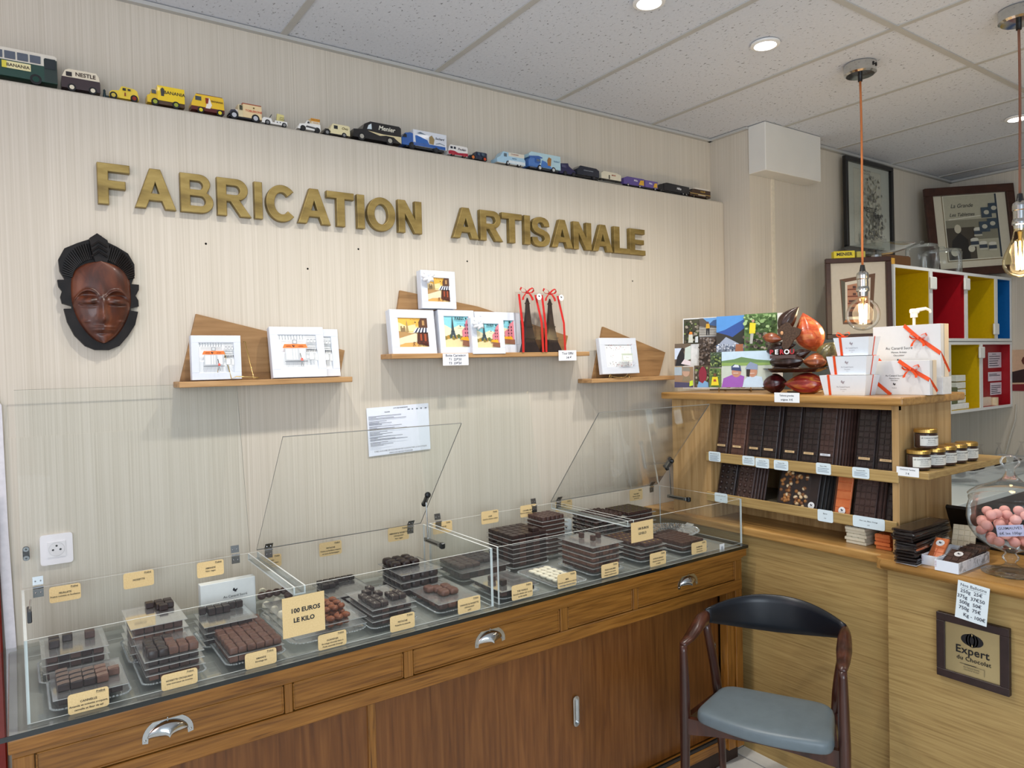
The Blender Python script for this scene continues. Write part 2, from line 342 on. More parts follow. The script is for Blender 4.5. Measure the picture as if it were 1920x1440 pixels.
# ---------------------------------------------------------------- recessed downlights
LAMP = emit('lamp_face', (1, .96, .9), 14)
for i, (x, y, lb) in enumerate([(1.724, 1.644, 'recessed ceiling downlight cut by the top edge of the photo'), (2.317, 1.634, 'recessed ceiling downlight in the middle of the tiles left of the pendant lamp'),
        (4.113, 1.475, 'recessed ceiling downlight at the far right edge beside the pendant cord'), (1.12, 1.64, None), (.50, 1.64, None), (3.3, .3, None)]):
    t = thing('ceiling_spotlight', lb or 'recessed ceiling downlight out of view above the counter', 'ceiling light', (x, y, ZC))
    if not lb: t['group'] = 'downlights out of view'
    r = B(); r.add(lathe([(.052, .0), (.052, -.006), (.040, -.009), (.036, -.002)], 28), WHITE, smooth=False); r.obj('trim_ring', t)
    l = B(); l.add(lathe([(.0, -.004), (.036, -.004), (.036, -.002)], 24), LAMP); l.obj('lamp', t)
    w = light('SPOT', 'downlight_glow', (x, y, ZC-.02), 31 if x < 3.1 else 22, (1, .95, .87), (x+.02, y+.10, 0), spot_size=radians(135), spot_blend=.85, shadow_soft_size=.035)

# ---------------------------------------------------------------- pendant lamps
def pendant(x, y, bulb_z, kind, cord, label):
    t = thing('pendant_lamp', label, 'pendant lamp', (x, y, ZC))
    b = B(); b.add(lathe([(.0, 0), (.060, 0), (.060, -.036), (.052, -.042), (.0, -.044)], 36), CHROME, smooth=False)
    for k in range(-1, 2): b.add(cb(k*.011*.9, -.0603, -.016, .006 if k else .003, .003, .013 if k else .004), BLACK)
    b.add(cyl(.0085, -.066, -.042, 14), BLACK); b.obj('ceiling_rose', t)
    s = bulb_z-ZC
    P = [(.010*sin(3.0*k/12)*(1 if cord != 'x' else 0), 0, -.06+(s+.19+.06)*k/12) for k in range(13)]; P = [(p[0]*(1-k/12), 0, p[2]) for k, p in enumerate(P)]
    b = B(); b.add(tube(P, .0042, 10), C(cord, .7, bump=.5, scale=900), smooth=True); b.obj('cord', t)
    b = B(); b.add(lathe([(.008, s+.20), (.010, s+.185), (.012, s+.175)], 18), BLACK)
    b.add(lathe([(.012, s+.175), (.021, s+.168), (.023, s+.160), (.023, s+.145), (.0205, s+.142), (.0205, s+.115), (.0225, s+.112), (.0245, s+.104), (.0245, s+.096), (.020, s+.093), (.018, s+.075), (.0, s+.075)], 30), CHROME, smooth=False)
    b.obj('socket', t)
    if kind == 'globe': prof = [(.0165, .082), (.0165, .074), (.022, .066), (.036, .057), (.052, .040), (.061, .018), (.0625, 0), (.060, -.02), (.051, -.038), (.036, -.052), (.018, -.060), (.001, -.0625)]; g = BULBG
    else: prof = [(.018, .092), (.019, .075), (.024, .050), (.034, .025), (.046, -.002), (.052, -.025), (.051, -.045), (.043, -.064), (.028, -.077), (.012, -.083), (.001, -.084)]; g = AMBG
    b = B(); b.add(shell([(r, s+z) for r, z in prof], 40), g, smooth=True); b.obj('bulb', t)
    b = B(); F = emit('hot_filament', (1, .80, .42) if kind != 'globe' else (1, .86, .56), 42)
    n = 6
    for k in range(n):
        a = 2*pi*k/n; z0, z1 = ((-.034, .044) if kind == 'globe' else (-.058, .038))
        b.add(tube([(.011*cos(a), .011*sin(a), s+z0), (.015*cos(a+.3), .015*sin(a+.3), s+z1)], .0022, 6), F)
    b.obj('filament', t)
    b = B(); b.add(lathe([(.0, s+.075), (.008, s+.07), (.005, s+.05), (.003, s-.03), (.0, s-.032)], 12), BRASS); b.obj('stem', t)
    light('POINT', 'bulb_glow', (x, y, bulb_z), 4.2, (1, .78, .48), shadow_soft_size=.05)
pendant(2.808, 1.548, 1.79, 'globe', 'C4743F', 'pendant lamp with round clear globe bulb on an orange cord')
pendant(2.84, 1.012, 1.965, 'pear', '8A5A45', 'pendant lamp with pear shaped amber bulb at the right edge on a brown cord')
# ================================================================ things on the long wall
# ---- brass letters
def arc(cx, cz, rx, rz, a0, a1, n=18): return [(cx+rx*cos(radians(a0+(a1-a0)*k/n)), cz+rz*sin(radians(a0+(a1-a0)*k/n))) for k in range(n+1)]
t = .27                                     # stroke in letter heights
G = {}
G['I'] = (.27, [[(0, 0), (.27, 0), (.27, 1), (0, 1)]])
G['F'] = (.72, [[(0, 0), (.24, 0), (.24, .39), (.62, .39), (.62, .59), (.24, .59), (.24, .80), (.72, .80), (.72, 1), (0, 1)]])
G['E'] = (.72, [[(0, 0), (.72, 0), (.72, .19), (.24, .19), (.24, .41), (.66, .41), (.66, .59), (.24, .59), (.24, .81), (.70, .81), (.70, 1), (0, 1)]])
G['L'] = (.68, [[(0, 0), (.68, 0), (.68, .20), (.24, .20), (.24, 1), (0, 1)]])
G['T'] = (.80, [[(.28, 0), (.52, 0), (.52, .80), (.80, .80), (.80, 1), (0, 1), (0, .80), (.28, .80)]])
G['A'] = (.95, [[(0, 0), (.25, 0), (.33, .20), (.62, .20), (.70, 0), (.95, 0), (.60, 1), (.35, 1)], [(.39, .38), (.475, .66), (.56, .38)]])
G['N'] = (.80, [[(0, 0), (.23, 0), (.23, .58), (.56, 0), (.80, 0), (.80, 1), (.57, 1), (.57, .43), (.24, 1), (0, 1)]])
G['O'] = (.92, [arc(.46, .5, .46, .51, 0, 350, 34), arc(.46, .5, .22, .30, 0, 350, 34)])
G['C'] = (.88, [arc(.46, .5, .46, .51, 42, 318, 30)+arc(.46, .5, .22, .30, 318, 42, 26)])
G['B'] = (.82, [[(0, 0)]+arc(.50, .285, .32, .285, -90, 60, 14)+arc(.48, .755, .27, .245, -30, 90, 12)+[(0, 1)],
                [(.24, .18), (.24, .43)]+arc(.50, .305, .12, .125, 90, -90, 8), [(.24, .60), (.24, .82)]+arc(.46, .71, .10, .11, 90, -90, 8)])
G['R'] = (.88, [[(0, 0), (.24, 0), (.24, .38), (.34, .38), (.60, 0), (.88, 0), (.57, .44)]+arc(.50, .71, .30, .29, -70, 90, 14)+[(0, 1)],
                [(.24, .57), (.24, .81)]+arc(.48, .69, .11, .12, 90, -90, 8)])
G['S'] = (.80, [arc(.41, .285, .17, .115, 180, 385, 10)[0:0]+[(.02, .30), (.04, .16), (.12, .05), (.25, -.005), (.40, -.02), (.57, .0), (.70, .07), (.77, .17), (.79, .30), (.76, .42), (.67, .51), (.52, .575), (.37, .62), (.29, .66), (.265, .72), (.29, .79), (.38, .83), (.47, .81), (.52, .74), (.535, .69),
                (.765, .70), (.75, .82), (.69, .93), (.57, .995), (.40, 1.02), (.24, .995), (.12, .93), (.05, .83), (.03, .72), (.05, .60), (.12, .50), (.24, .43), (.40, .385), (.51, .345), (.55, .29), (.535, .22), (.48, .17), (.39, .155), (.31, .18), (.265, .235), (.25, .31)]])
def glyph(ch, h, w):
    c = bpy.data.curves.new('g', 'CURVE'); c.dimensions = '2D'; c.fill_mode = 'BOTH'; c.extrude = .009; c.bevel_depth = .0022; c.bevel_resolution = 1; c.offset = -.0022
    k = w/G[ch][0]
    for P in G[ch][1]:
        s = c.splines.new('POLY'); s.points.add(len(P)-1); s.use_cyclic_u = True
        for q, (x, z) in zip(s.points, P): q.co = (x*k, z*h, 0, 1)
    o = bpy.data.objects.new('g', c); me = o.to_mesh()
    r = ([(v.co.x, -v.co.z, v.co.y) for v in me.vertices], [tuple(p.vertices) for p in me.polygons]); o.to_mesh_clear()
    bpy.data.objects.remove(o); bpy.data.curves.remove(c); return r
LET = [('F', 183, 244), ('A', 252.5, 329.5), ('B', 338.5, 400), ('R', 407.5, 471), ('I', 477.5, 492.4), ('C', 499, 556), ('A', 558.5, 619.6), ('T', 613.5, 664.3), ('I', 670, 684), ('O', 688.5, 741.5), ('N', 747, 791),
       ('A', 849, 897.5), ('R', 900.5, 943), ('T', 941.5, 979), ('I', 983.5, 994.4), ('S', 996.5, 1032), ('A', 1034.5, 1074), ('N', 1075.5, 1109), ('A', 1111.5, 1149), ('L', 1151.5, 1181), ('E', 1181, 1210)]
WORD = {0: 'first letter of the word on the left', 1: 'first of the two A letters in the left word', 2: 'between an A and an R', 3: 'fourth letter of the left word', 4: 'between the R and the C of the left word', 5: 'the only C on the wall', 6: 'between the C and a T in the left word', 7: 'just left of the second I in the left word', 8: 'between the T and the O in the left word', 9: 'the only O on the wall', 10: 'last letter of the left word',
        11: 'first letter of the right word', 12: 'second letter of the right word', 13: 'between the R and the I of the right word', 14: 'just left of the S in the right word', 15: 'the only S on the wall', 16: 'just right of the S in the right word', 17: 'between two A letters in the right word', 18: 'just left of the L', 19: 'the only L on the wall', 20: 'last letter of the right word'}
for i, (ch, u0, u1) in enumerate(LET):
    yf = YW-.020; vt = 305+.1263*((u0+u1)/2-180)
    x0 = onr(u0, vt+40, yf).x; x1 = onr(u1, vt+40, yf).x
    z1 = 2.243; z0 = 2.123
    bb = B(); bb.add(glyph(ch, z1-z0, x1-x0), GOLDL)
    o = bb.obj('brass_letter', None, (x0, YW-.0115, z0 + (-.002 if ch in 'OCS' else 0)))
    tag(o, 'gold wall letter %s, %s' % (ch, WORD[i]), 'letter')

# ---- carved mask
MB_ = ramped('black_carved_wood', [(.3, '0E0B0A'), (.7, '1F1917')], (30, 30, 30), .45, 3, .1, .001, spec=.22)
MR_ = ramped('reddish_carved_wood', [(.3, '32180F'), (.5, '4E2617'), (.72, '6E3B24')], (26, 26, 14), .36, 5, .08, .001, spec=.45, coat=.12, distort=.8)
mk = thing('carved_mask', 'carved wooden face mask with red brown face and black ribbed crest, hanging on the wall', 'mask', (.2195, YW, 1.696))
U = .0006
def mp(x, y): return ((x-270)*U, (975-y)*U)
out = [(265, 412), (235, 440), (185, 462), (130, 492), (104, 545), (108, 600), (128, 640), (97, 642), (100, 672), (114, 694), (106, 722), (112, 752), (150, 764), (150, 776), (118, 778), (130, 840), (158, 905), (200, 955), (240, 974), (300, 975), (345, 955), (385, 905), (418, 850), (433, 785), (400, 780), (400, 768), (437, 758), (436, 728), (424, 706), (440, 676), (441, 650), (408, 648), (424, 605), (424, 550), (398, 498), (350, 468), (308, 448), (285, 420)]
b = B(); b.add(ext([mp(*p) for p in out], -.022, 0), MB_)
# ribs of the crest: thin raised bars fanning round the forehead
for side in (-1, 1):
    for k in range(22):
        a = radians(8+k*3.9); cx, cy = 270, 640
        r0, r1 = 112, 168-26*abs(sin(a*1.0-.9))**2
        p0 = (cx+side*r0*sin(pi/2-a+.0), cy-r0*cos(pi/2-a)*.95); p1 = (cx+side*(r1)*cos(a)*.98, cy-(r1)*sin(a)*1.12)
        q0 = mp(*p0); q1 = mp(*p1)
        b.add(tube([(q0[0], -.027, q0[1]), (q1[0], -.024, q1[1])], .0029, 5), MB_)
b.obj('crest', mk)
b = B()
cr = [(232, 440), (265, 414), (308, 445), (318, 500), (300, 560), (255, 560), (240, 500)]
b.add(ext([mp(*p) for p in cr], -.040, -.015), MB_)
for s_ in (0, 1, 2): b.add(tube([(mp(240, 470+s_*24)[0], -.041, mp(0, 478+s_*24)[1]), (mp(268, 0)[0], -.046, mp(0, 455+s_*24)[1]), (mp(305, 0)[0], -.041, mp(0, 478+s_*24)[1])], .003, 6), MB_)
b.obj('ridge', mk)
# face relief
def gs(x, z, cx, cz, sx, sz): return exp(-((x-cx)/sx)**2-((z-cz)/sz)**2)
FZ0, FZ1 = mp(0, 942)[1], mp(0, 548)[1]
def halfw(q):    # q 0 chin .. 1 top
    return .0765*(max(0, sin(pi*min(1, q*.80+.0)**.92))**.62 if q < .63 else max(0, 1-((q-.60)/.40)**3.6)**.5) if q > 0 else 0
def face_h(x, z):
    q = (z-FZ0)/(FZ1-FZ0); w = max(halfw(q), .004); e = 1-min(1, abs(x)/w)**2.4
    h = .018+.036*max(0, e)**.55*(.72+.28*sin(pi*min(1, max(0, q))))
    ax = abs(x)
    h += .016*gs(x, z, 0, FZ0+.098, .0085, .040)+.010*gs(x, z, 0, FZ0+.068, .016, .012)          # nose
    h += .011*gs(ax, z, .036, FZ0+.119, .024, .0115)                                           # eyelids
    h -= .007*gs(ax, z, .037, FZ0+.137, .024, .006)
    br = FZ0+.151-24*(ax-.036)**2
    h += .0090*exp(-((z-br)/.0036)**2)*(1 if .004 < ax < .070 else 0)                           # brows
    h -= .0080*exp(-((z-(FZ0+.1085+6*(ax-.036)**2))/.0019)**2)*(1 if .012 < ax < .058 else 0)
    h += .010*gs(x, z, 0, FZ0+.042, .022, .0085)-.006*exp(-((z-FZ0-.0415)/.0018)**2)*exp(-(x/.021)**2)   # lips
    h -= .004*gs(x, z, 0, FZ0+.028, .02, .005)
    h += .004*gs(ax, z, .045, FZ0+.062, .008, .0035)
    return h
vs = []; fs = []; NX, NZ = 60, 96
for j in range(NZ+1):
    q = j/NZ; z = FZ0+(FZ1-FZ0)*min(.9995, max(.0005, q)); w = halfw(min(.999, max(.002, q)))
    for i in range(NX+1):
        x = w*sin((i/NX-.5)*pi); vs.append((x, -face_h(x, z) if 0 < i < NX else -.012, z))
for j in range(NZ):
    for i in range(NX): a = j*(NX+1)+i; fs.append((a, a+1, a+NX+2, a+NX+1))
b = B(); b.add((vs, fs), MR_, smooth=True); b.obj('face', mk, (.004, 0, 0))

# ---- socket, screws, price sheet
so = thing('wall_socket', 'white double square wall socket above the left end of the counter', 'socket', (.0885, YW, 1.131))
so['label'] = 'white wall socket with round outlet above the left end of the counter'
b = B(); b.add(ext(rrect(.079, .086, .008, 5), -.009, 0), C('EFE9EC', .35, var=.01)); b.obj('plate', so)
b = B(); a = Art(-.009); a.add(ext(rrect(.044, .044, .001, 1), -.0115, -.009), C('E9E4E6', .35, var=.01)); a.y = -.0116
a.disc(0, 0, .0195, 'B9B4B6', 28); a.disc(0, 0, .0188, 'E4DFE1', 28)
for x, z in ((0, .010), (-.009, -.001), (.009, -.001)): a.disc(x, z, .0028, '1A1A1A', 12)
a.obj('outlet', so, fix=False)
for u, v, l in ((386, 457, 'below the first brass R'), (577, 504, 'between the mask and the middle shelf, lowest'), (672, 467, 'below the O and N letters'), (876, 490, 'above the middle shelf, below the right word'), (1186, 527, 'above the right shelf')):
    p = onr(u, v, YW); b = B(); b.add(lathe([(.0, -.004), (.003, -.0035), (.0035, 0)], 10), STEEL, T_(rx=-pi/2) @ T_(rx=pi))
    b.add(cyl(.0028, -.004, .0, 10), STEEL, T_(rx=pi/2)); tag(b.obj('wall_screw', None, p), 'small metal screw in the wall %s' % l, 'screw')
a = Art(0); a.add(box(-.125, 0, -.088, .127, .0008, .088), C('E9EEFA', .6, var=.01))
a.text('LISTE DES INGREDIENTS', .01, .080, .0055, bold=.02); a.text('PRALINES', -.045, .068, .005, bold=.02)
for i, w in enumerate((.02, .01, .014, .012, .016)): a.rect(.038+i*.018, .070, .038+i*.018+w*.5, .073, '555A66')
for k in range(30):
    w = [.13, .15, .04, .02, .10, .07, .05, .03, .06, .09][(k*7) % 10]; z = .055-k*.0038
    if k % 5 != 4: a.rect(-.12, z, -.12+w, z+.0016, '6A6F7C')
a.text('CHEZ AUCUNE DE NOS RECETTES CONTACTER LA BOUTIQUE', 0, -.072, .0075); a.text('MERCI DE NE PAS TOUCHER', 0, -.082, .0075)
o = a.obj('ingredient_sheet', None, (1.172, YW-.0042, 1.396), (0, radians(-1.5), 0), fix=False); tag(o, 'white printed paper sheet stuck on the wall below the middle shelf', 'paper')

# ---- three oak wall shelves
def shelf(x0, x1, z, back, label, y0=2.325):
    t = thing('wall_shelf', label, 'shelf', ((x0+x1)/2, YW, z)); cx = (x0+x1)/2
    b = B(); b.add(box(x0-cx, y0-YW, -.018, x1-cx, 0, 0, .0015), OAKS); b.obj('board', t)
    b = B(); b.add(ext([(x-cx, q-z) for x, q in back], -.012, 0), OAKS2); b.obj('back_panel', t)
shelf(.410, .958, 1.597, [(.428, 1.598), (.481, 1.808), (.966, 1.690), (.945, 1.598)], 'oak wall shelf with slanted back board, leftmost of the three')
shelf(1.108, 2.035, 1.674, [(1.145, 1.675), (1.189, 1.910), (1.526, 1.860), (1.985, 1.745), (1.965, 1.675)], 'long oak wall shelf with slanted back board, middle of the three')
shelf(2.045, 2.615, 1.556, [(2.125, 1.557), (2.192, 1.787), (2.590, 1.668), (2.545, 1.557)], 'oak wall shelf with slanted back board, rightmost of the three')

# ---- printed fronts
def art_shop(a, x0, z0, w, h, clip=None):
    """black and white street front with an orange awning"""
    X = lambda u: x0+w*u; Z = lambda v: z0+h*v
    a.rect(X(0), Z(0), X(1), Z(1), 'F3F5F6')
    for i in range(9): a.rect(X(.03+i*.075), Z(.86), X(.045+i*.075), Z(.99), '9098A0'); a.line(X(.03+i*.075), Z(.86), X(.08+i*.075), Z(.97), .0006, 'A8AEB4')
    for v in (.84, .80, .76): a.line(X(.05), Z(v), X(.66), Z(v), .0007, '868C93')
    for v in (.97, .92, .88, .78, .74, .70, .62): a.line(X(.70), Z(v), X(1), Z(v), .0007, '6F757C')
    for i in range(3): a.rect(X(.74+i*.09), Z(.76), X(.80+i*.09), Z(.86), '8A9098'); a.rect(X(.75+i*.09), Z(.77), X(.79+i*.09), Z(.84), 'F3F5F6')
    a.rect(X(.73), Z(.63), X(.96), Z(.68), '9AA0A6'); a.rect(X(.74), Z(.64), X(.95), Z(.67), 'F3F5F6')
    for i in range(7): a.poly([(X(.70+i*.044), Z(.49)), (X(.72+i*.044), Z(.49)), (X(.735+i*.040), Z(.58)), (X(.72+i*.040), Z(.58))], '2A2C30')
    a.rect(X(.34), Z(.72), X(.46), Z(.84), '9AA0A6'); a.rect(X(.36), Z(.74), X(.44), Z(.82), 'D8DADC')
    a.poly([(X(.07), Z(.60)), (X(.73), Z(.60)), (X(.69), Z(.715)), (X(.12), Z(.715))], 'F2803C')
    duck(a, X(.36), Z(.655), h*.075, INK)
    for s in (.22, .54): a.rect(X(s-.06), Z(.64), X(s+.08), Z(.65), '7A3A1C'); a.rect(X(s-.05), Z(.665), X(s+.07), Z(.672), '7A3A1C')
    a.rect(X(.10), Z(.20), X(.70), Z(.22), '7C8289'); a.rect(X(.12), Z(.24), X(.68), Z(.59), 'C7CBCF')
    for u0, u1 in ((.15, .30), (.33, .38), (.40, .44), (.50, .64)): a.rect(X(u0), Z(.27), X(u1), Z(.57), 'F1F3F4')
    a.rect(X(.74), Z(.25), X(.88), Z(.46), '9AA0A6'); a.rect(X(.75), Z(.26), X(.87), Z(.45), 'F1F3F4'); a.rect(X(.90), Z(.22), X(.98), Z(.45), 'B9BEC3'); a.rect(X(.91), Z(.24), X(.97), Z(.44), 'F1F3F4')
    for i in range(8): a.line(X(.02+i*.13), Z(.0), X(.12+i*.1), Z(.19), .0005, 'C8CCD0')
    a.line(X(.50), Z(.06), X(.52), Z(.18), .0012, '2A2C30'); a.line(X(.56), Z(.05), X(.54), Z(.18), .0012, '2A2C30'); a.poly([(X(.50), Z(.22)), (X(.57), Z(.22)), (X(.56), Z(.30)), (X(.51), Z(.30))], 'E8695A'); a.line(X(.52), Z(.30), X(.50), Z(.44), .002, '2A2C30')
def art_cafe(a, x0, z0, w, h):
    X = lambda u: x0+w*u; Z = lambda v: z0+h*v
    a.rect(X(0), Z(0), X(1), Z(1), 'F3CE86'); a.rect(X(0), Z(.72), X(1), Z(1), 'F1B94E'); a.poly([(X(0), Z(.55)), (X(.6), Z(.55)), (X(.6), Z(.8)), (X(.3), Z(.72)), (X(0), Z(.86))], 'F7DDA6')
    a.poly([(X(0), Z(.08)), (X(.62), Z(.18)), (X(.62), Z(.5)), (X(0), Z(.52))], 'E4D8B8'); a.poly([(X(0), Z(.30)), (X(.4), Z(.42)), (X(.55), Z(.47)), (X(0), Z(.55))], 'B58D5A')
    a.rect(X(.08), Z(.52), X(.24), Z(.66), '8C7450'); a.rect(X(.08), Z(.62), X(.13), Z(.72), '8C7450'); a.rect(X(.18), Z(.62), X(.23), Z(.72), '8C7450')
    a.poly([(X(.25), Z(.52)), (X(.30), Z(.95)), (X(.35), Z(.52))], 'A78C5C'); a.poly([(X(0), Z(0)), (X(.75), Z(0)), (X(.55), Z(.16)), (X(.2), Z(.14)), (X(0), Z(.06))], 'D9A75E')
    a.poly([(X(.70), Z(.50)), (X(1), Z(.50)), (X(1), Z(1)), (X(.78), Z(1)), (X(.70), Z(.86))], '5A3A28'); a.rect(X(.82), Z(.75), X(.9), Z(.92), 'B58D5A')
    a.poly([(X(.60), Z(.12)), (X(1), Z(.02)), (X(1), Z(.5)), (X(.64), Z(.5))], '4A2418'); a.rect(X(.72), Z(.22), X(.78), Z(.45), 'A34A2A'); a.rect(X(.86), Z(.2), X(.93), Z(.45), 'A34A2A')
    n = 9
    for i in range(n):
        u = .48+.52*i/n; uu = .60+.40*i/n
        a.poly([(X(u), Z(.50)), (X(u+.52/n), Z(.50)), (X(uu+.40/n), Z(.66)), (X(uu), Z(.66))], '1E2A4A' if i % 2 else 'F2F2F2')
    for u in (.45, .62, .78, .9): a.line(X(u), Z(.02), X(u+.06), Z(.16), .0014, '5A1E12'); a.line(X(u+.08), Z(.03), X(u), Z(.13), .0014, '5A1E12'); a.disc(X(u+.04), Z(.15), w*.045, '6A2A1A', 10, h*.015)
    a.text('Au Canard Sucré', X(.56), Z(.93), h*.055); duck(a, X(.56), Z(.84), h*.06, INK); a.rect(X(.44), Z(.77), X(.68), Z(.776), '6A5A3A')
def art_paris(a, x0, z0, w, h, pink=True):
    X = lambda u: x0+w*u; Z = lambda v: z0+h*v
    a.rect(X(0), Z(0), X(1), Z(1), '8CD2DE'); a.poly([(X(0), Z(.3)), (X(1), Z(.3)), (X(1), Z(.62)), (X(.6), Z(.72)), (X(.3), Z(.6)), (X(0), Z(.74))], 'EBE3C0')
    a.poly([(X(0), Z(0)), (X(1), Z(0)), (X(1), Z(.22)), (X(.4), Z(.30)), (X(0), Z(.26))], 'E9D3A0')
    for i in range(7): a.disc(X(.05+i*.1), Z(.30+.03*(i % 3)), w*.07, ['8A7A3A', 'B5893A', '5F6B3A'][i % 3], 9)
    a.poly([(X(.20), Z(.28)), (X(.26), Z(.30)), (X(.33), Z(.42)), (X(.40), Z(.30)), (X(.46), Z(.28)), (X(.38), Z(.55)), (X(.345), Z(.98)), (X(.325), Z(.98)), (X(.28), Z(.55))], '3C4A52'); a.rect(X(.26), Z(.50), X(.40), Z(.53), '2C3A42')
    if pink:
        a.poly([(X(.70), Z(.08)), (X(1), Z(0)), (X(1), Z(1)), (X(.86), Z(.84)), (X(.84), Z(.66)), (X(.70), Z(.55))], 'D9808C')
        for i in range(4):
            for j in range(2): a.rect(X(.80+j*.09), Z(.30+i*.13), X(.84+j*.09), Z(.37+i*.13), '6A3A4A')
        a.poly([(X(.58), Z(.24)), (X(.95), Z(.20)), (X(.9), Z(.34)), (X(.66), Z(.32))], 'F0A824'); a.poly([(X(.66), Z(.05)), (X(1), Z(0)), (X(1), Z(.2)), (X(.7), Z(.22))], '8A5A44')
    else: a.poly([(X(.78), Z(.08)), (X(1), Z(0)), (X(1), Z(.62)), (X(.84), Z(.5))], '8A5A5A')
    a.text('PARIS', X(.60), Z(.92), h*.14, bold=.02); a.disc(X(.86), Z(.925), w*.035, '1E3A3E', 10)
    duck(a, X(.62), Z(.68), h*.06, INK); a.rect(X(.48), Z(.75), X(.76), Z(.757), '3A4A4A'); a.rect(X(.5), Z(.60), X(.76), Z(.605), '3A4A4A')
def art_floral(a, x0, z0, w, h):
    X = lambda u: x0+w*u; Z = lambda v: z0+h*v
    a.rect(X(0), Z(0), X(1), Z(1), 'B9C0C4'); a.rect(X(.008), Z(.008), X(.992), Z(.992), 'F2F4F6')
    for i in range(110):
        u = random.random(); v = random.choice((random.random()**2*.24, 1-random.random()**2*.3, random.random()*.6 if u < .3 else random.random()**2*.2))
        a.disc(X(.02+.96*u), Z(.02+.96*v), w*random.uniform(.006, .014), random.choice(['A03A4A', 'C48A94', '8A949C', 'B0B8BE', '6A5A6A']), 6)
    a.rect(X(.46), Z(.22), X(.84), Z(.50), 'C9D4C4'); a.rect(X(.48), Z(.24), X(.82), Z(.48), 'F5F6F4'); a.rect(X(.44), Z(.50), X(.86), Z(.56), 'C9D4C4'); a.text('Merci', X(.65), Z(.38), h*.07, C('9AA5A0', .6))

def picture_box(bl, br, tl, y, lean, depth, art, label, rim=.14, group=None, bow=False, yaw=0):
    """white cardboard frame box: corners of its face give its width and height"""
    p0 = onr(bl[0], bl[1], y); p1 = onr(br[0], br[1], y); p2 = onr(tl[0], tl[1], y+lean)
    w = p1.x-p0.x; h = (p2-p0).length
    t = thing('frame_box', label, 'box', ((p0.x+p1.x)/2, y, p0.z), (-asin_(lean/h), 0, yaw), group)
    b = B(); b.add(box(-w/2, 0, 0, w/2, depth, h, .0012), C('D8DDE8', .6, var=.01)); b.obj('carton', t)
    a = Art(-.0002); r = rim*w
    art(a, -w/2+r, r, w-2*r, h-2*r)
    # raised white frame round the print
    F = C('DDE2EC', .6, var=.01)
    for q in ((-w/2, 0, w/2, r), (-w/2, h-r, w/2, h), (-w/2, r, -w/2+r, h-r), (w/2-r, r, w/2, h-r)): a.add(box(q[0], -.005, q[1], q[2], 0, q[3], .0008), F)
    a.obj('framed_print', t)
    if bow:
        k = B(); N = C('F3F4F8', .6, var=.02)
        for an in (25, 75, 130, 175, 215, 265, 320):
            ca, sa = cos(radians(an)), sin(radians(an))
            k.add(tube([(0, -.014, 0), (.014*ca, -.026, .014*sa), (.026*ca, -.018, .022*sa)], [.003, .0085, .004], 8), N, T_(-w*.34, 0, h*.80), smooth=True)
        k.obj('tulle_bow', t)
    return t
from math import asin as asin_
picture_box((360, 713), (453, 712), (357, 629), 2.335, .002, .022, art_shop, 'small white framed box with orange awning print behind the gold wire stand', .15)
picture_box((512, 709), (613, 706), (499, 613), 2.335, .032, .022, art_shop, 'large leaning white framed box with orange awning print on the left shelf', .15)
picture_box((545, 708), (638, 703), (536, 617), 2.380, .020, .010, art_shop, 'white framed box half hidden behind the large leaning one on the left shelf', .15)
picture_box((736, 667), (819, 664), (726, 580), 2.335, .022, .030, art_cafe, 'white framed box with yellow riverside café print, at the left end of the middle shelf', .17)
picture_box((826, 663), (893, 662), (818, 581), 2.350, .018, .030, art_paris, 'white framed box with blue tower print, below the topmost box on the middle shelf', .15)
picture_box((893, 662), (978, 662), (900, 586), 2.368, .012, .018, art_paris, 'white framed box with pink house print, behind the small one on the middle shelf', .15, bow=True)
picture_box((886, 664), (947, 661), (877, 595), 2.327, .012, .022, art_paris, 'small white framed box with tower print, standing in front on the middle shelf', .16, bow=True)
picture_box((791, 578), (855, 577), (785, 506), 2.368, .008, .030, art_cafe, 'white framed box with café print and white bow, perched on top of two other boxes', .18, bow=True)
picture_box((1129, 702), (1198, 699), (1118, 634), 2.345, .022, .018, art_floral, 'white framed box with pale flower print on the right shelf, held by a wire stand', .14)

# wire easels
def easel(name, label, paths, mat=BRASS, r=.0016):
    b = B()
    for P in paths: b.add(tube(P, r, 6), mat, smooth=True)
    return tag(b.obj(name), label, 'stand')
y = 2.322; e = lambda u, v, yy=y: tuple(onr(u, v, yy))
easel('wire_easel', 'gold wire easel standing on the left shelf in front of the small framed box', [
    [e(408, 712, 2.335), e(409, 640, 2.34), e(412, 637, 2.34), e(415, 640, 2.34), e(434, 710, 2.33), e(443, 706, 2.325), e(475, 707, 2.325), e(486, 708, 2.322)],
    [e(456, 641, 2.365), e(459, 640, 2.365), e(476, 710, 2.335), e(485, 707, 2.33)], [e(434, 710, 2.33), e(447, 709, 2.36), e(453, 711, 2.37)]])
easel('wire_easel', 'small gold wire easel under the flower print box on the right shelf', [
    [e(1142, 709), e(1144, 702), e(1148, 706), e(1158, 708), e(1172, 707), e(1178, 701), e(1182, 708)], [e(1145, 709, 2.33), e(1148, 700, 2.38)], [e(1180, 708, 2.33), e(1176, 699, 2.38)]])

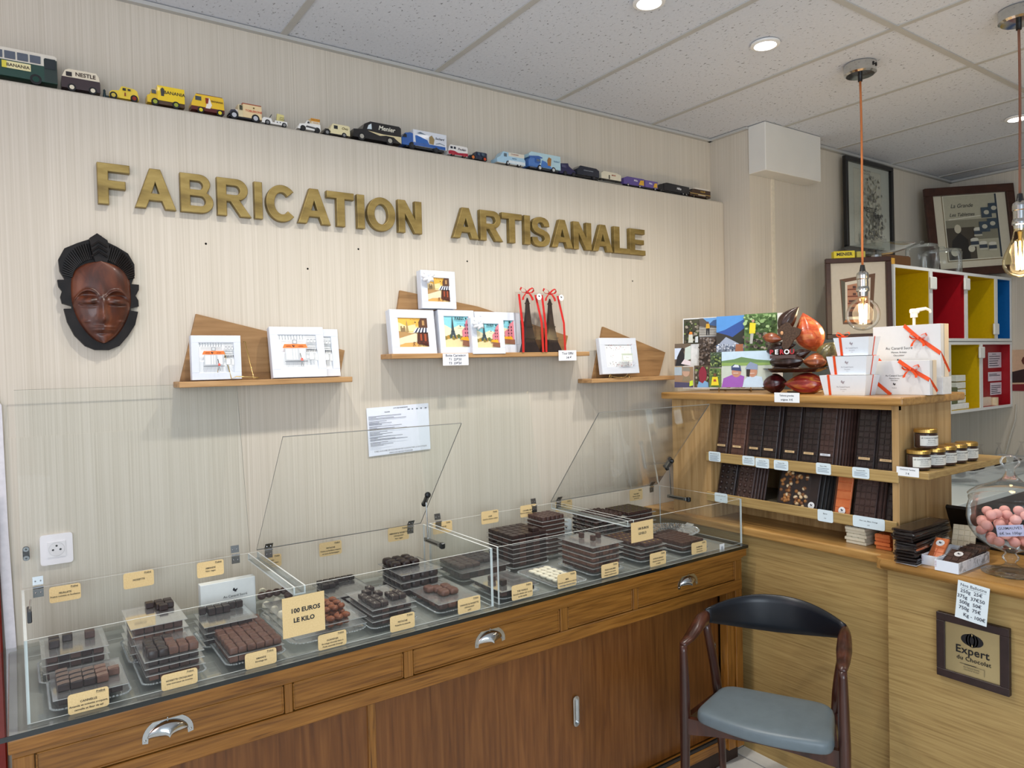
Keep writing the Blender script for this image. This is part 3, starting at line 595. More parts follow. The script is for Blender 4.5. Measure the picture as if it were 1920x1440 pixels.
# ---- bags with chocolate towers
def tower_bag(u, label, ub):
    p = onr(u, 662, 2.355); z = 1.674
    t = thing('gift_bag', label, 'bag', (p.x, 2.355, z))
    b = B(); h = .235
    rings = [[(-w, -d, q), (w, -d, q), (w, d, q), (-w, d, q)] for w, d, q in ((.052, .030, 0), (.054, .030, .05), (.054, .024, .14), (.055, .006, .225), (.060, .001, .245))]
    b.add(loft(rings, False), CELLO); b.obj('clear_bag', t)
    b = B(); P = [(.040, 0), (.036, .012), (.026, .04), (.020, .075), (.013, .12), (.0085, .17), (.0065, .205), (.002, .222)]
    b.add(loft([[(-w, -w*.7, q), (w, -w*.7, q), (w, w*.7, q), (-w, w*.7, q)] for w, q in P]), DKCH)
    for q, w in ((.058, .027), (.105, .018), (.2, .009)): b.add(cb(0, 0, q, w*2, w*1.5, .004), DKCH)
    b.obj('chocolate_tower', t)
    b = B(); b.add(strip([(-.050, -.034, 0), (-.050, -.034, .1), (-.048, -.010, .235)], .011, (1, 0, 0)), REDR); b.add(strip([(.050, -.034, 0), (.047, -.032, .12), (.036, -.008, .235)], .011, (1, 0, 0)), REDR)
    b.obj('ribbon', t); bow(t, -.012, -.016, .243, .034, 0, 'bow', REDR)
    a = Art(-.024); a.disc(.043, .226, .013, 'F2F2F2', 18); duck(a, .043, .228, .009, INK); a.obj('sticker', t, fix=False)
    return t
tower_bag(991, 'clear gift bag with chocolate tower and red bow beside the framed boxes', 0)
tower_bag(1033, 'clear gift bag with chocolate tower and red bow above the tower price card', 0)
HAND = C('1E2038', .6, var=.02)
def price_card(u0, u1, v0, v1, y, lines, label, size, name='price_card', rot=0):
    p = onr((u0+u1)/2, v1, y); w = onr(u1, v1, y).x-onr(u0, v1, y).x; h = onr(u0, v0, y).z-p.z
    a = card(w, h, .001, C('F2F3F8', .6, var=.01), .001); a.y = -.0002
    for s, dx, dz, k in lines: a.text(s, dx*w, dz*h, size*k, HAND, bold=.008, shear=.05)
    return tag(a.obj(name, None, p, (0, rot, 0), fix=False), label, 'card')
price_card(831, 879, 663, 685, 2.319, [('Boite Cameleon', 0, .83, 1.0), ('T1  22€50', -.03, .50, .95), ('T3  33€50', -.03, .18, .95)], 'handwritten white price card hanging on the front edge of the middle shelf, left part', .0135)
price_card(1048, 1081, 657, 676, 2.319, [('Tour Eiffel', 0, .70, 1.0), ('14 €', .06, .28, 1.05)], 'handwritten white tower price card on the front edge of the middle shelf, right part', .0145)
# ================================================================ toy vehicles on the ledge
def vehicle(label, u0, u1, h, bodies, wheels, prints=(), width=.044, cat='toy vehicle', name='toy_vehicle', extra=None):
    v = 145.5+.1738*(u0+u1)/2
    x0 = onr(u0, v, 2.445).x; x1 = onr(u1, v, 2.445).x; L = x1-x0; z0 = ZL
    t = thing(name, label, cat, (x0, 2.447, z0), (0, 0, 0), 'toy vehicles lined up on the ledge')
    w = width; a = Art(0)
    for P, col, wf in bodies:
        m = C(col, .28, var=.03, coat=.4); ww = w*wf
        n = len(P); y = ww/2; r = ww*.10
        # body with softened upper edges
        a.add(ext([(x*L, z*h) for x, z in P], -y, y), m)
    a.y = -w/2-.0004
    for p in prints:
        k = p[0]
        if k == 'r': a.rect(p[1]*L, p[2]*h, p[3]*L, p[4]*h, C(p[5], .2, var=.03))
        elif k == 'p': a.poly([(x*L, z*h) for x, z in p[1]], C(p[2], .3, var=.03))
        elif k == 't': a.text(p[1], p[2]*L, p[3]*h, p[4]*h, C(p[5], .5, var=.02), bold=.02, shear=p[6] if len(p) > 6 else 0)
        elif k == 'c': a.disc(p[1]*L, p[2]*h, p[3]*h, C(p[4], .3, var=.03), 12)
    if extra: extra(a, L, h, w)
    a.obj('vehicle_body', t, fix=False)
    for x, r, col in wheels:
        for s in (-1, 1):
            b = B(); b.add(cyl(r*h, -.004, .004, 18), C('17171A', .7), T_(x*L, s*(w/2-.0035), r*h, rx=pi/2)); b.add(cyl(r*h*.58, -.0047, .0047, 14), C(col, .3, .3, .05), T_(x*L, s*(w/2-.0035), r*h, rx=pi/2)); b.obj('wheel', t)
    return t
GL = '3A3F45'
R_ = lambda x0, z0, x1, z1: [(x0, z0), (x1, z0), (x1, z1), (x0, z1)]
vehicle('green and cream toy bus with advert strip, leftmost on the ledge', -42, 107, .088, [([(0, .12), (1, .12), (1, .62), (0, .62)], '1F4238', 1), ([(0, .62), (1, .62), (.998, .95), (.97, 1), (.03, 1), (0, .95)], 'D9D2C4', .98), (R_(.83, .14, 1.0, .86), '24332F', 1.005)],
    [(.16, .16, '1F4238'), (.72, .16, '1F4238')], [('r', .02+.158*i, .66, .155+.158*i, .90, '59606C') for i in range(5)]+[('r', .84, .55, .98, .88, '2A3034'), ('r', .30, .36, .66, .58, 'E3D9A6'), ('p', [(.30, .36), (.36, .36), (.36, .58), (.30, .58)], 'D7C94A'), ('t', 'BANANIA', .50, .46, .14, '3A2A20')], .05)
vehicle('dark brown and cream toy camper van, second from the left end of the ledge', 115, 187, .062, [([(0, .12), (1, .12), (1, .5), (.99, .62), (.01, .62), (0, .5)], '3A2C30', 1), ([(.01, .60), (.99, .60), (.965, .85), (.90, 1), (.20, 1), (.10, .92)], 'E2D6BE', .97)],
    [(.26, .17, 'E6DCC4'), (.80, .17, 'E6DCC4')], [('r', .12, .66, .27, .86, '2E2A2C'), ('t', 'NESTLE', .62, .79, .25, '3A2418')])
p_ = onr(196, 178, 2.44); b = B(); b.add(lathe([(.004, 0), (.005, .004), (.003, .018), (.0035, .022), (.001, .026)], 10), C('1E3338', .5), smooth=True); b.add(cb(.006, 0, .006, .012, .006, .004), C('1E3338', .5))
tag(b.obj('toy_figure', None, (p_.x, 2.44, ZL)), 'tiny dark toy figure between the camper van and the yellow car', 'toy figure')
vehicle('yellow vintage toy car with rounded fenders, third vehicle from the left', 204, 259, .042, [([(0, .15), (1, .15), (.99, .5), (.95, .8), (.85, .92), (.50, 1), (.42, .98), (.33, .66), (.10, .6), (.02, .45)], 'E8C93C', .8), ([(.0, .2), (.06, .45), (.16, .5), (.28, .4), (.32, .2)], 'E8C93C', 1), ([(.70, .2), (.76, .5), (.88, .55), (.99, .4), (1, .2)], 'E8C93C', 1)],
    [(.14, .24, 'C9B24A'), (.84, .24, '8A2A1A')], [('r', .45, .68, .56, .86, '2E3032'), ('r', .62, .70, .72, .84, '2E3032'), ('p', [(.50, .3), (.56, .3), (.55, .55), (.51, .55)], '8A3A1A')], .036)
vehicle('yellow toy box truck with black lettering, fourth vehicle from the left', 275, 344, .062, [([(0, .12), (.28, .12), (.28, .78), (.12, .78), (.08, .52), (0, .45)], 'E2BC1E', .88), (R_(.27, .28, 1, 1), 'EFCB1C', 1), (R_(.2, .1, 1, .28), '4A3218', .9)],
    [(.20, .17, '9AA43A'), (.76, .17, '9AA43A')], [('t', 'BANANIA', .725, .70, .225, '2A2418'), ('p', [(.36, .50), (.44, .50), (.45, .85), (.40, .92), (.35, .82)], '3A3A3A')], .046, extra=lambda a, L, h, w: a.rect(.11*L, .55*h, .23*L, .74*h, C('3A3F45', .2)))
vehicle('yellow toy delivery van with dark red stripe, fifth vehicle from the left', 357, 418, .058, [([(0, .14), (1, .14), (1, .34), (0, .34)], '5A1A18', 1), ([(0, .33), (1, .33), (.985, .92), (.95, 1), (.14, 1), (.06, .72), (.01, .5)], 'EDC12C', .98), ([(.14, .98), (.96, .98), (.95, 1.04), (.16, 1.04)], '6A2A1C', .9)],
    [(.28, .17, 'E9D53A'), (.86, .17, 'E9D53A')], [('r', .12, .66, .30, .88, '4A5054'), ('p', [(.42, .30), (.56, .30), (.62, .5), (.54, .88), (.42, .85), (.47, .6)], 'F0E8DC'), ('p', [(.43, .55), (.5, .55), (.53, .86), (.42, .85)], '8A2A1A'), ('t', 'BANANIA', .78, .72, .14, '4A2A14')])
vehicle('cream vintage toy delivery van with red lettering, sixth vehicle from the left', 426, 488, .056, [([(.10, .2), (.42, .2), (.42, .62), (.36, .62), (.10, .58)], 'E6D9C8', .7), (R_(.30, .18, .45, .90), 'E0CFA6', .9), (R_(.44, .20, 1, .96), 'E9CFA0', 1), ([(.42, .95), (1.0, .95), (.99, 1.02), (.42, 1.02)], 'A04A2A', .98), (R_(.02, .12, .95, .2), '22222A', .9), ([(.03, .3), (.08, .52), (.2, .56), (.28, .4), (.3, .25)], '3A3A4A', 1)],
    [(.17, .23, 'C9CBD2'), (.81, .23, 'C9CBD2')], [('t', 'TOBLERONE', .76, .60, .17, 'C43A1C'), ('r', .33, .58, .42, .85, '4A4A3A'), ('c', .76, .80, .05, '6A5A2A')], .04)
def sign(a, L, h, w): a.add(ext([(.62*L, .50*h), (.93*L, .46*h), (.93*L, 1.15*h), (.66*L, 1.2*h)], -.003, .003), C('DCD08A', .5)); a.rect(.70*L, .76*h, .88*L, .80*h, '6A6A4A'); a.text('Galak', .79*L, .62*h, .2*h)
vehicle('small white open toy jeep carrying a cream sign, seventh vehicle from the left', 489, 536, .040, [([(0, .15), (1, .15), (1, .5), (.52, .48), (.50, .3), (.42, .3), (.36, .6), (.08, .6), (0, .45)], 'ECE9E4', 1)],
    [(.22, .22, '8A8A8A'), (.88, .2, '8A8A8A')], [('c', .60, .34, .05, '4A4A4A'), ('c', .72, .36, .05, '4A4A4A'), ('p', [(.28, .6), (.32, .6), (.40, .9), (.37, .92)], '4A4A4A')], .034, extra=sign)
def sign2(a, L, h, w): a.rect(.58*L, .80*h, .98*L, 1.0*h, 'E09A34'); a.rect(.60*L, .60*h, .96*L, .78*h, 'E8DCC0'); a.text('CHOCOLAT', .78*L, .90*h, .13*h); a.text('LANVIN', .78*L, .68*h, .13*h, C('A04A1C', .5))
vehicle('small white vintage toy van with orange roof sign, eighth vehicle from the left', 555, 598, .048, [([(0, .14), (1, .14), (1, .62), (.56, .62), (.52, .78), (.42, .78), (.34, .55), (.10, .48)], 'EFEDE8', 1), (R_(.57, .6, .99, 1.0), 'E3C48A', .7)],
    [(.24, .2, '2A2A2A'), (.86, .2, '2A2A2A')], [('p', [(.42, .58), (.53, .58), (.52, .72), (.45, .72)], '2A2A2A'), ('p', [(.34, .30), (.9, .22), (.9, .34), (.4, .42)], '4A4A4A')], .036, extra=sign2)
vehicle('small cream toy van with black fender, ninth vehicle from the left', 603, 653, .043, [([(.08, .2), (.5, .2), (.5, .6), (.12, .56)], 'E3D8B0', .8), ([(.28, .2), (1, .2), (1, .93), (.94, 1), (.36, 1), (.28, .6)], 'E9DDAF', 1), ([(0, .12), (.95, .12), (.95, .22), (.02, .22)], '26221E', .9), ([(.03, .25), (.08, .5), (.2, .52), (.28, .3)], '26221E', 1)],
    [(.15, .22, '8A8A8A'), (.78, .2, '8A8A8A')], [('r', .40, .60, .54, .88, '2E3032'), ('t', 'Ovo', .80, .72, .30, '6A5A2A', .3)], .036)
vehicle('large black toy truck with white script lettering and a cream swoosh', 657, 747, .072, [([(0, .12), (1, .12), (1, .92), (.96, 1), (.36, 1), (.24, .84), (.20, .56), (.02, .50)], '1C1A1C', 1)],
    [(.18, .19, 'B8B4A8'), (.76, .20, 'B8B4A8')], [('p', [(.32, .80), (.38, .90), (.385, .62), (.29, .60)], 'D8E4EA'), ('p', [(.30, .52), (.42, .50), (.62, .46), (1, .48), (1, .14), (.95, .20), (.84, .40), (.68, .42), (.55, .36), (.45, .42)], 'D9CBA0'), ('t', 'Menier', .69, .75, .32, 'E4E0D0', .25)], .052)
vehicle('blue toy box truck with white body, just right of the black script truck', 749, 832, .074, [([(0, .16), (.26, .16), (.26, .78), (.20, .82), (.08, .76), (.0, .5)], '2A5CA6', .92), (R_(.25, .2, 1, 1), 'DCE0E8', 1), (R_(.1, .1, .95, .2), '20242A', .8)],
    [(.22, .17, '30343A'), (.76, .17, '30343A')], [('r', .25, .20, .97, .36, '2A5CA6'), ('p', [(.30, .36), (.60, .36), (.56, .56), (.33, .72), (.29, .70)], '2E66B4'), ('p', [(.33, .82), (.40, .92), (.54, .82)], '6A7A8A'), ('p', [(.60, .40), (.70, .38), (.72, .66), (.66, .84), (.60, .74)], '9A8458'), ('t', 'Suchard', .84, .72, .16, '3A3A4A', .2), ('p', [(.74, .44), (.84, .52), (.96, .44), (.95, .42), (.84, .48), (.75, .42)], '6A7A8A'), ('p', [(.0, .52), (.10, .52), (.10, .66), (.06, .70)], '16202A')], .05)
vehicle('small white and dark red toy van with black script, between two blue vehicles', 837, 873, .044, [([(0, .14), (1, .14), (1, .90), (.94, 1), (.12, 1), (.05, .86), (0, .5)], 'E9E6E2', 1)],
    [(.22, .2, 'B04A4A'), (.80, .2, 'B04A4A')], [('p', [(0, .16), (1, .16), (1, .44), (.72, .40), (.5, .36), (.3, .5), (.1, .50), (0, .42)], 'A8243A'), ('r', .10, .66, .22, .86, '2E3440'), ('r', .27, .66, .38, .86, '2E3440'), ('t', 'Poulain', .69, .70, .28, '3A2A3A', .25)], .038)
vehicle('small dark blue vintage toy car with orange wheels', 876, 910, .036, [([(.05, .2), (1, .2), (1, .95), (.92, 1), (.42, 1), (.38, .6), (.08, .52)], '1C2640', .85), ([(0, .12), (.98, .12), (.98, .22), (.02, .22)], '14161E', 1)],
    [(.22, .30, 'E07A3A'), (.86, .28, 'D04A2A')], [('r', .46, .62, .60, .90, '4A5A6A'), ('r', .68, .62, .84, .90, '4A5A6A')], .034)
vehicle('light blue and white toy bus van with grey roof rack', 927, 980, .055, [([(0, .16), (1, .16), (1, .5), (.93, .78), (.97, .92), (.22, .98), (.12, .60), (0, .42)], 'A8CCE2', 1), (R_(.02, .12, .96, .20), 'D8D4CC', .9)],
    [(.38, .17, 'B8BCC0'), (.77, .17, 'B8BCC0')], [('r', .40, .70, .96, .98, 'D8D4C4'), ('r', .24, .62, .34, .86, '5A6A76'), ('t', 'CONFISERIE', .62, .86, .13, 'A05A4A'), ('r', .40, .18, .98, .40, 'DCE6EA'), ('t', 'NESTLE', .60, .55, .12, '4A6A8A')], .044)
vehicle('large light blue toy box truck with dark blue cab on the ledge', 986, 1045, .074, [([(0, .16), (.36, .16), (.36, .74), (.06, .70), (0, .5)], '4878BE', .94), ([(.0, .2), (1, .2), (1, 1), (.08, 1), (0, .86), (.02, .72), (.34, .72), (.34, .2)], 'B4D4DE', 1), (R_(.05, .08, .95, .18), '2A2E36', .8)],
    [(.34, .16, 'D0D4D6'), (.77, .16, 'D0D4D6')], [('p', [(.0, .74), (.30, .82), (.42, .76), (.42, .70), (0, .66)], '3A62A8'), ('r', .20, .42, .36, .68, '3A62A8'), ('r', .24, .50, .34, .62, '5A6A7A'), ('p', [(.36, .2), (.74, .2), (.52, .55), (.40, .6)], '4878BE'), ('p', [(.58, .35), (.68, .35), (.70, .78), (.62, .84), (.57, .66)], 'A8743A'), ('t', 'Suchard', .86, .66, .13, '5A7A9A', .2)], .05)
vehicle('dark navy toy tractor truck with tanker trailer, in the right half of the ledge', 1044, 1118, .054, [([(0, .14), (.25, .14), (.40, .22), (.40, .40), (.24, .78), (.22, 1), (.04, .90), (0, .6)], '26244E', .9), ([(.44, .26), (1, .26), (1, .80), (.93, .96), (.52, 1), (.44, .72)], '1E2434', 1), (R_(.1, .10, 1, .26), '14161C', .7)],
    [(.14, .17, '3A3A44'), (.35, .17, '3A3A44'), (.86, .17, '3A3A44')], [('r', .05, .58, .16, .82, '4A4A6A'), ('t', 'CHOCOLAT SUCHARD', .72, .66, .10, 'A8B0BC')], .044)
vehicle('cream toy tram truck on a grey base plate, in the right half of the ledge', 1118, 1160, .050, [(R_(-.05, 0, 1.02, .08), '6A6A66', 1.1), ([(.12, .32), (1, .32), (1, .84), (.80, .98), (.24, 1), (.12, .8)], 'DDD5BE', .95), (R_(.1, .10, .98, .33), '22201E', .9)],
    [(.25, .14, '2A2A2A'), (.80, .14, '2A2A2A')], [('t', 'MENIER', .66, .72, .15, 'B04A2A'), ('r', .44, .33, .48, .70, '22201E')], .040)
vehicle('purple toy truck and trailer with yellow chocolate adverts', 1165, 1228, .044, [([(0, .18), (.60, .18), (.60, 1), (.10, 1), (.0, .8)], '5A4A8E', 1), (R_(.62, .22, 1, .96), '6A5A9E', 1), (R_(.05, .10, .98, .22), '1E1E26', .8)],
    [(.12, .15, 'C8C8C8'), (.46, .15, 'C8C8C8'), (.92, .15, 'C8C8C8')], [('t', 'Milka', .34, .70, .26, 'F0ECF4', .2), ('t', 'Milka', .78, .66, .24, 'F0ECF4', .2), ('p', [(.42, .3), (.58, .3), (.58, .85), (.48, .8)], 'D8A83A'), ('p', [(.86, .3), (.98, .3), (.98, .8), (.90, .75)], 'D8A83A')], .04)
vehicle('black toy articulated truck with white script, second from the right end of the ledge', 1228, 1287, .048, [([(0, .15), (.22, .15), (.22, .80), (.10, .78), (0, .55)], '14141A', .9), ([(.20, .2), (1, .2), (1, .92), (.28, 1), (.2, .9)], '1A1A20', 1), (R_(.1, .08, .98, .2), '101014', .8)],
    [(.10, .14, '4A4A4A'), (.80, .14, '8A8A8A'), (.90, .14, '8A8A8A')], [('t', 'Milka', .66, .58, .32, 'E8E8EC', .3)], .042)
vehicle('brown vintage toy bus with cream roof, at the right end of the ledge', 1288, 1327, .050, [([(.02, .14), (1, .14), (1, .86), (.2, .86), (.02, .5)], '3A2418', 1), ([(.14, .84), (.98, .84), (.92, 1), (.3, 1)], 'DCD6CC', .96)],
    [(.20, .16, '6A5A3A'), (.82, .16, '6A5A3A')], [('r', .02, .36, 1, .42, 'B89A5A'), ('r', .40, .28, .75, .34, 'D8D0C0'), ('t', 'CAILLER', .62, .66, .2, 'C8A44A')], .04)
# ================================================================ the display counter
CT = .875; CY = 1.816; CX0, CX1 = -.033, 2.412
dc = thing('display_counter', 'long honey oak shop counter with drawers and sliding doors under the chocolates', 'counter', (0, 0, 0))
b = B()
b.add(box(CX0, CY+.004, .832, CX1-.006, YW-.002, CT-.012, .003, 2), OAKD)                      # top frame
b.add(box(CX0+.01, CY+.012, .826, CX1-.02, YW-.004, .836), OAKD)
b.add(box(CX0+.012, CY+.030, .712, CX1-.03, YW-.004, .828), OAKD)
b.obj('top_frame', dc)
b = B(); b.add(box(CX0+.006, CY+.014, .698, CX1-.024, CY+.06, .741, .002), OAKD); b.obj('lower_rail', dc)
b = B(); b.add(box(CX0+.006, CY+.016, .818, CX1-.024, CY+.06, .831, .001), OAKD); b.obj('upper_rail', dc)
Z0, Z1 = .7435, .8165
def post(x0, x1, z0, z1): b = B(); b.add(box(x0, CY+.016, z0, x1, CY+.058, z1, .0015), OAKDV); b.obj('post', dc)
post(CX0+.006, .012, .06, Z1+.0015); post(.546, .566, Z0-.0015, Z1+.0015); post(.884, .912, Z0-.0015, Z1+.0015); post(1.452, 1.483, Z0-.0015, Z1+.0015); post(1.783, 1.806, Z0-.0015, Z1+.0015); post(2.348, CX1-.024, .06, Z1+.0015)
b = B(); b.add(box(2.30, CY+.022, .06, 2.345, CY+.058, .700, .0015), OAKDV); b.obj('post', dc)
b = B(); b.add(box(CX1-.024, CY+.02, .06, CX1-.020, YW-.01, .83), OAKDV); b.obj('side_panel', dc)
b = B(); b.add(box(CX0+.006, CY+.06, .06, CX0+.02, YW-.01, .83), OAKDV); b.obj('side_panel', dc)
def drawer(x0, x1, hx, name='drawer'):
    b = B(); b.add(box(x0+.002, CY+.022, Z0, x1-.002, CY+.05, Z1, .0015), OAKD)
    for q in ((x0+.002, Z0, x1-.002, Z0+.004), (x0+.002, Z1-.004, x1-.002, Z1), (x0+.002, Z0, x0+.006, Z1), (x1-.006, Z0, x1-.002, Z1)): b.add(box(q[0], CY+.0185, q[1], q[2], CY+.0225, q[3], .001), OAKD)
    o = b.obj(name, dc)
    if hx is None: return
    # cup pull: a half dome with a flat rim
    n, m = 20, 8; vs = []; fs = []
    for j in range(m+1):
        ph = pi/2*j/m
        for i in range(n+1):
            a = pi*i/n; r = cos(ph); vs.append((.045*r*cos(a), -.024*sin(ph)*(.15+.85*sqrt(max(0, sin(a)))), .034*r*sin(a)))
    for j in range(m):
        for i in range(n): k = j*(n+1)+i; fs.append((k, k+1, k+n+2, k+n+1))
    k = B(); k.add((vs, fs), CHROME, smooth=True)
    P = [(.055*cos(pi*i/20), .044*sin(pi*i/20)) for i in range(21)]+[(-.055, -.008), (-.043, -.010), (-.042, 0)]+[(.042*cos(pi*(20-i)/20), .030*sin(pi*(20-i)/20)) for i in range(21)]+[(.043, -.010), (.055, -.008)]
    k.add(ext(P, -.0015, 0), CHROME)
    for x, z in ((-.049, -.002), (.049, -.002), (0, .0385)): k.add(ball(.0028, .0022, .0028, 8, 6), CHROME, T_(x, -.0018, z))
    h = k.obj('cup_handle', o, (hx, CY+.0220, .776), fix=False); h['label'] = 'chrome cup handle'
drawer(.012, .546, .273); drawer(.566, .884, None, 'blank_panel'); drawer(.912, 1.452, 1.178); drawer(1.483, 1.783, None, 'blank_panel'); drawer(1.806, 2.348, 2.075)
def door(x0, x1, y, px):
    b = B(); b.add(box(x0, y, .115, x1, y+.018, .7, .001), OAKP); o = b.obj('sliding_door', dc)
    if px is None: return
    k = B(); out_ = rrect(.026, .105, .013, 8); inn = rrect(.016, .088, .008, 8)
    n = len(out_); vs = [(x, -.0025, z) for x, z in out_]+[(x, -.003, z) for x, z in inn]+[(x, .004, z) for x, z in inn]+[(x, .0, z) for x, z in out_]
    fs = [(i, (i+1) % n, n+(i+1) % n, n+i) for i in range(n)]+[(n+i, n+(i+1) % n, 2*n+(i+1) % n, 2*n+i) for i in range(n)]+[(i, 3*n+i, 3*n+(i+1) % n, (i+1) % n) for i in range(n)]+[tuple(range(2*n, 3*n))]
    k.add((vs, fs), CHROME); h = k.obj('recessed_pull', o, (px, y-.0042, .445)); h['label'] = 'chrome oval door pull'
door(.012, .782, CY+.046, None); door(.802, 1.566, CY+.046, 1.530); door(1.560, 2.302, CY+.068, 2.268)
b = B(); b.add(box(.780, CY+.040, .10, .803, CY+.066, .70, .001), OAKDV); b.obj('divider_strip', dc)
b = B(); b.add(box(CX0+.01, CY+.03, .070, 2.345, CY+.09, .108, .001), OAKD); b.obj('bottom_rail', dc)
b = B(); b.add(box(CX0+.01, CY+.034, .108, 2.300, CY+.042, .116), C('2A2A2A', .4)); b.add(box(CX0+.01, CY+.044, .106, 2.30, CY+.047, .119), STEEL); b.add(box(CX0+.01, CY+.085, .106, 2.30, CY+.088, .118), STEEL); b.obj('door_track', dc)
b = B(); b.add(box(CX0+.03, CY+.045, 0, CX1-.03, YW-.02, .072), C('2C1A12', .6)); b.obj('plinth', dc)

# glass top with dark edge
gt = thing('glass_sheet', 'glass sheet with dark green edge covering the honey oak counter', 'glass', (0, 0, 0))
b = B(); b.add(([(CX0-.03, CY, CT), (CX1, CY, CT), (CX1, YW-.001, CT), (CX0-.03, YW-.001, CT)], [(0, 1, 2, 3)]), clear('glass_top_face', (.92, .95, .94), .34, .01, .02))
b.add(box(CX0-.03, CY, CT-.011, CX1, CY+.0015, CT), GEDGE); b.add(box(CX1-.0015, CY, CT-.011, CX1, YW-.001, CT), GEDGE); b.obj('pane', gt, fix=False)
b = B(); b.add(box(CX0+.002, CY+.01, CT-.011, CX1-.01, YW-.004, CT-.0105), C('A6A6A2', .5, var=.08, scale=9)); b.obj('backing_sheet', gt)

# ---- the two acrylic cases
BZ0, BZ1, BY0, BY1 = CT+.0008, 1.057, 1.85, 2.30
def sheet_prim(x0, y0, z0, x1, y1, z1):
    """thin board: big faces clear, sawn edges frosted"""
    v, f = box(x0, y0, z0, x1, y1, z1); d = (x1-x0, y1-y0, z1-z0); ax = d.index(min(d))
    big = {0: (3, 5), 1: (2, 4), 2: (0, 1)}[ax]
    return v, [f[i] for i in big], [f[i] for i in range(6) if i not in big]
def board(b, x0, y0, z0, x1, y1, z1, face=ACR, edge=ACRE):
    v, f1, f2 = sheet_prim(x0, y0, z0, x1, y1, z1); b.add((v, f1), face); b.add((v, f2), edge)
def acrylic_case(x0, x1, xm, label, lids, sign=False):
    t = thing('acrylic_case', label, 'display case', (0, 0, 0)); T = .006
    for nm, q in (('front_panel', (x0, BY0, BZ0, x1, BY0+.004, BZ1)), ('back_panel', (x0, BY1-.004, BZ0, x1, BY1, BZ1)), ('side_panel', (x0, BY0+.0045, BZ0, x0+T, BY1-.0045, BZ1)), ('side_panel', (x1-T, BY0+.0045, BZ0, x1, BY1-.0045, BZ1))):
        b = B(); board(b, *q); b.obj(nm, t)
    b = B(); board(b, xm-.016, BY0+.005, BZ1-.022, xm+.016, BY1-.005, BZ1-.018); board(b, xm-.016, BY0+.005, BZ1-.018, xm-.012, BY1-.005, BZ1); board(b, xm+.012, BY0+.005, BZ1-.018, xm+.016, BY1-.005, BZ1)
    b.obj('crossbar', t)
    for (a0, a1, ang, ln, stay) in lids:
        # lid swings about the back edge
        ca, sa = cos(ang), sin(ang)
        M = Matrix.Translation((0, BY1-.002, BZ1+.004)) @ Matrix.Rotation(-ang, 4, 'X')
        b = B(); v, f1, f2 = sheet_prim(a0, -ln, 0, a1, 0, .004); b.add((v, f1), ACR, M); b.add((v, f2), ACR if (ang > 1.2 and x0 > 1) else C('6E6E6A', .3, var=.03), M); lid = b.obj('lid', t)
        for hx in (a0+.035, a1-.045):
            k = B(); k.add(box(hx-.012, -.026, -.0018, hx+.012, -.004, -.0004), STEEL, M); k.add(box(hx-.012, BY1-.0075, BZ1-.024, hx+.012, BY1-.006, BZ1-.002), STEEL)
            k.add(tube([(hx-.012, BY1-.008, BZ1+.002), (hx+.012, BY1-.008, BZ1+.002)], .003, 8), CHROME)
            for s in (-.006, .006): k.add(ball(.0022, .0018, .0022, 8, 5), CHROME, T_(hx+s, BY1-.0085, BZ1-.012)); k.add(ball(.0022, .0022, .0018, 8, 5), CHROME, M @ T_(hx+s, -.014, -.002))
            k.obj('hinge', lid)
        if stay:
            sx = stay
            k = B(); q = M @ Vector((sx, -.16, -.006)); w = M @ Vector((sx, -.115, -.006))
            k.add(tube([tuple(q), tuple(w)], [.008, .009], 10), STEEL); k.add(ball(.011, .011, .011, 10, 8), C('3A3C3E', .3, .8), T_(*q)); k.add(ball(.010, .010, .010, 10, 8), C('3A3C3E', .3, .8), T_(*w))
            e0 = Vector((sx, BY1-.10, BZ1-.030)); k.add(tube([tuple((q+w)/2), tuple(e0)], .0028, 8), CHROME)
            k.add(cb(sx, BY1-.135, BZ1-.034, .012, .11, .014, .002), STEEL); k.add(cb(sx-.0062, BY1-.135, BZ1-.034, .001, .08, .004), BLACK); k.add(cb(sx, BY1-.20, BZ1-.034, .016, .018, .020, .003), C('3A3C3E', .3, .8))
            k.obj('lid_stay', lid)
    return t
OP = radians(51)
acrylic_case(.002, 1.203, .600, 'left acrylic display case on the counter, both lids open', [(.004, .592, radians(100), .535, None), (.612, 1.190, OP, .485, 1.165)])
acrylic_case(1.222, 2.418, 1.800, 'right acrylic display case on the counter, both lids open', [(1.224, 1.742, radians(100), .46, None), (1.785, 2.405, OP, .485, 2.385)])
# magnet catch plate of the leaning lid and the stay folded inside the left side panel
k = B(); p = onr(49, 1038, 2.398); k.add(ext(rrect(.016, .040, .0078, 6), -.003, 0), BLACK)
for z in (.0125, -.0125): k.add(cyl(.0068, 0, .0055, 16), STEEL, T_(0, 0, z, rx=pi/2)); k.add(cyl(.0025, .005, .0065, 10), BLACK, T_(0, 0, z, rx=pi/2))
tag(k.obj('metal_catch', None, (p.x, p.y, p.z)), 'small black and steel oval catch plate on the lid left of the wall socket', 'catch')
k = B(); k.add(cb(.016, 2.13, 1.035, .010, .05, .030, .002), C('5A5C60', .3, .7)); k.add(tube([(.016, 2.12, 1.045), (.020, 2.155, 1.065)], .002, 6), CHROME)
tag(k.obj('metal_catch'), 'small grey metal stay bracket inside the left side wall of the left display case', 'catch')

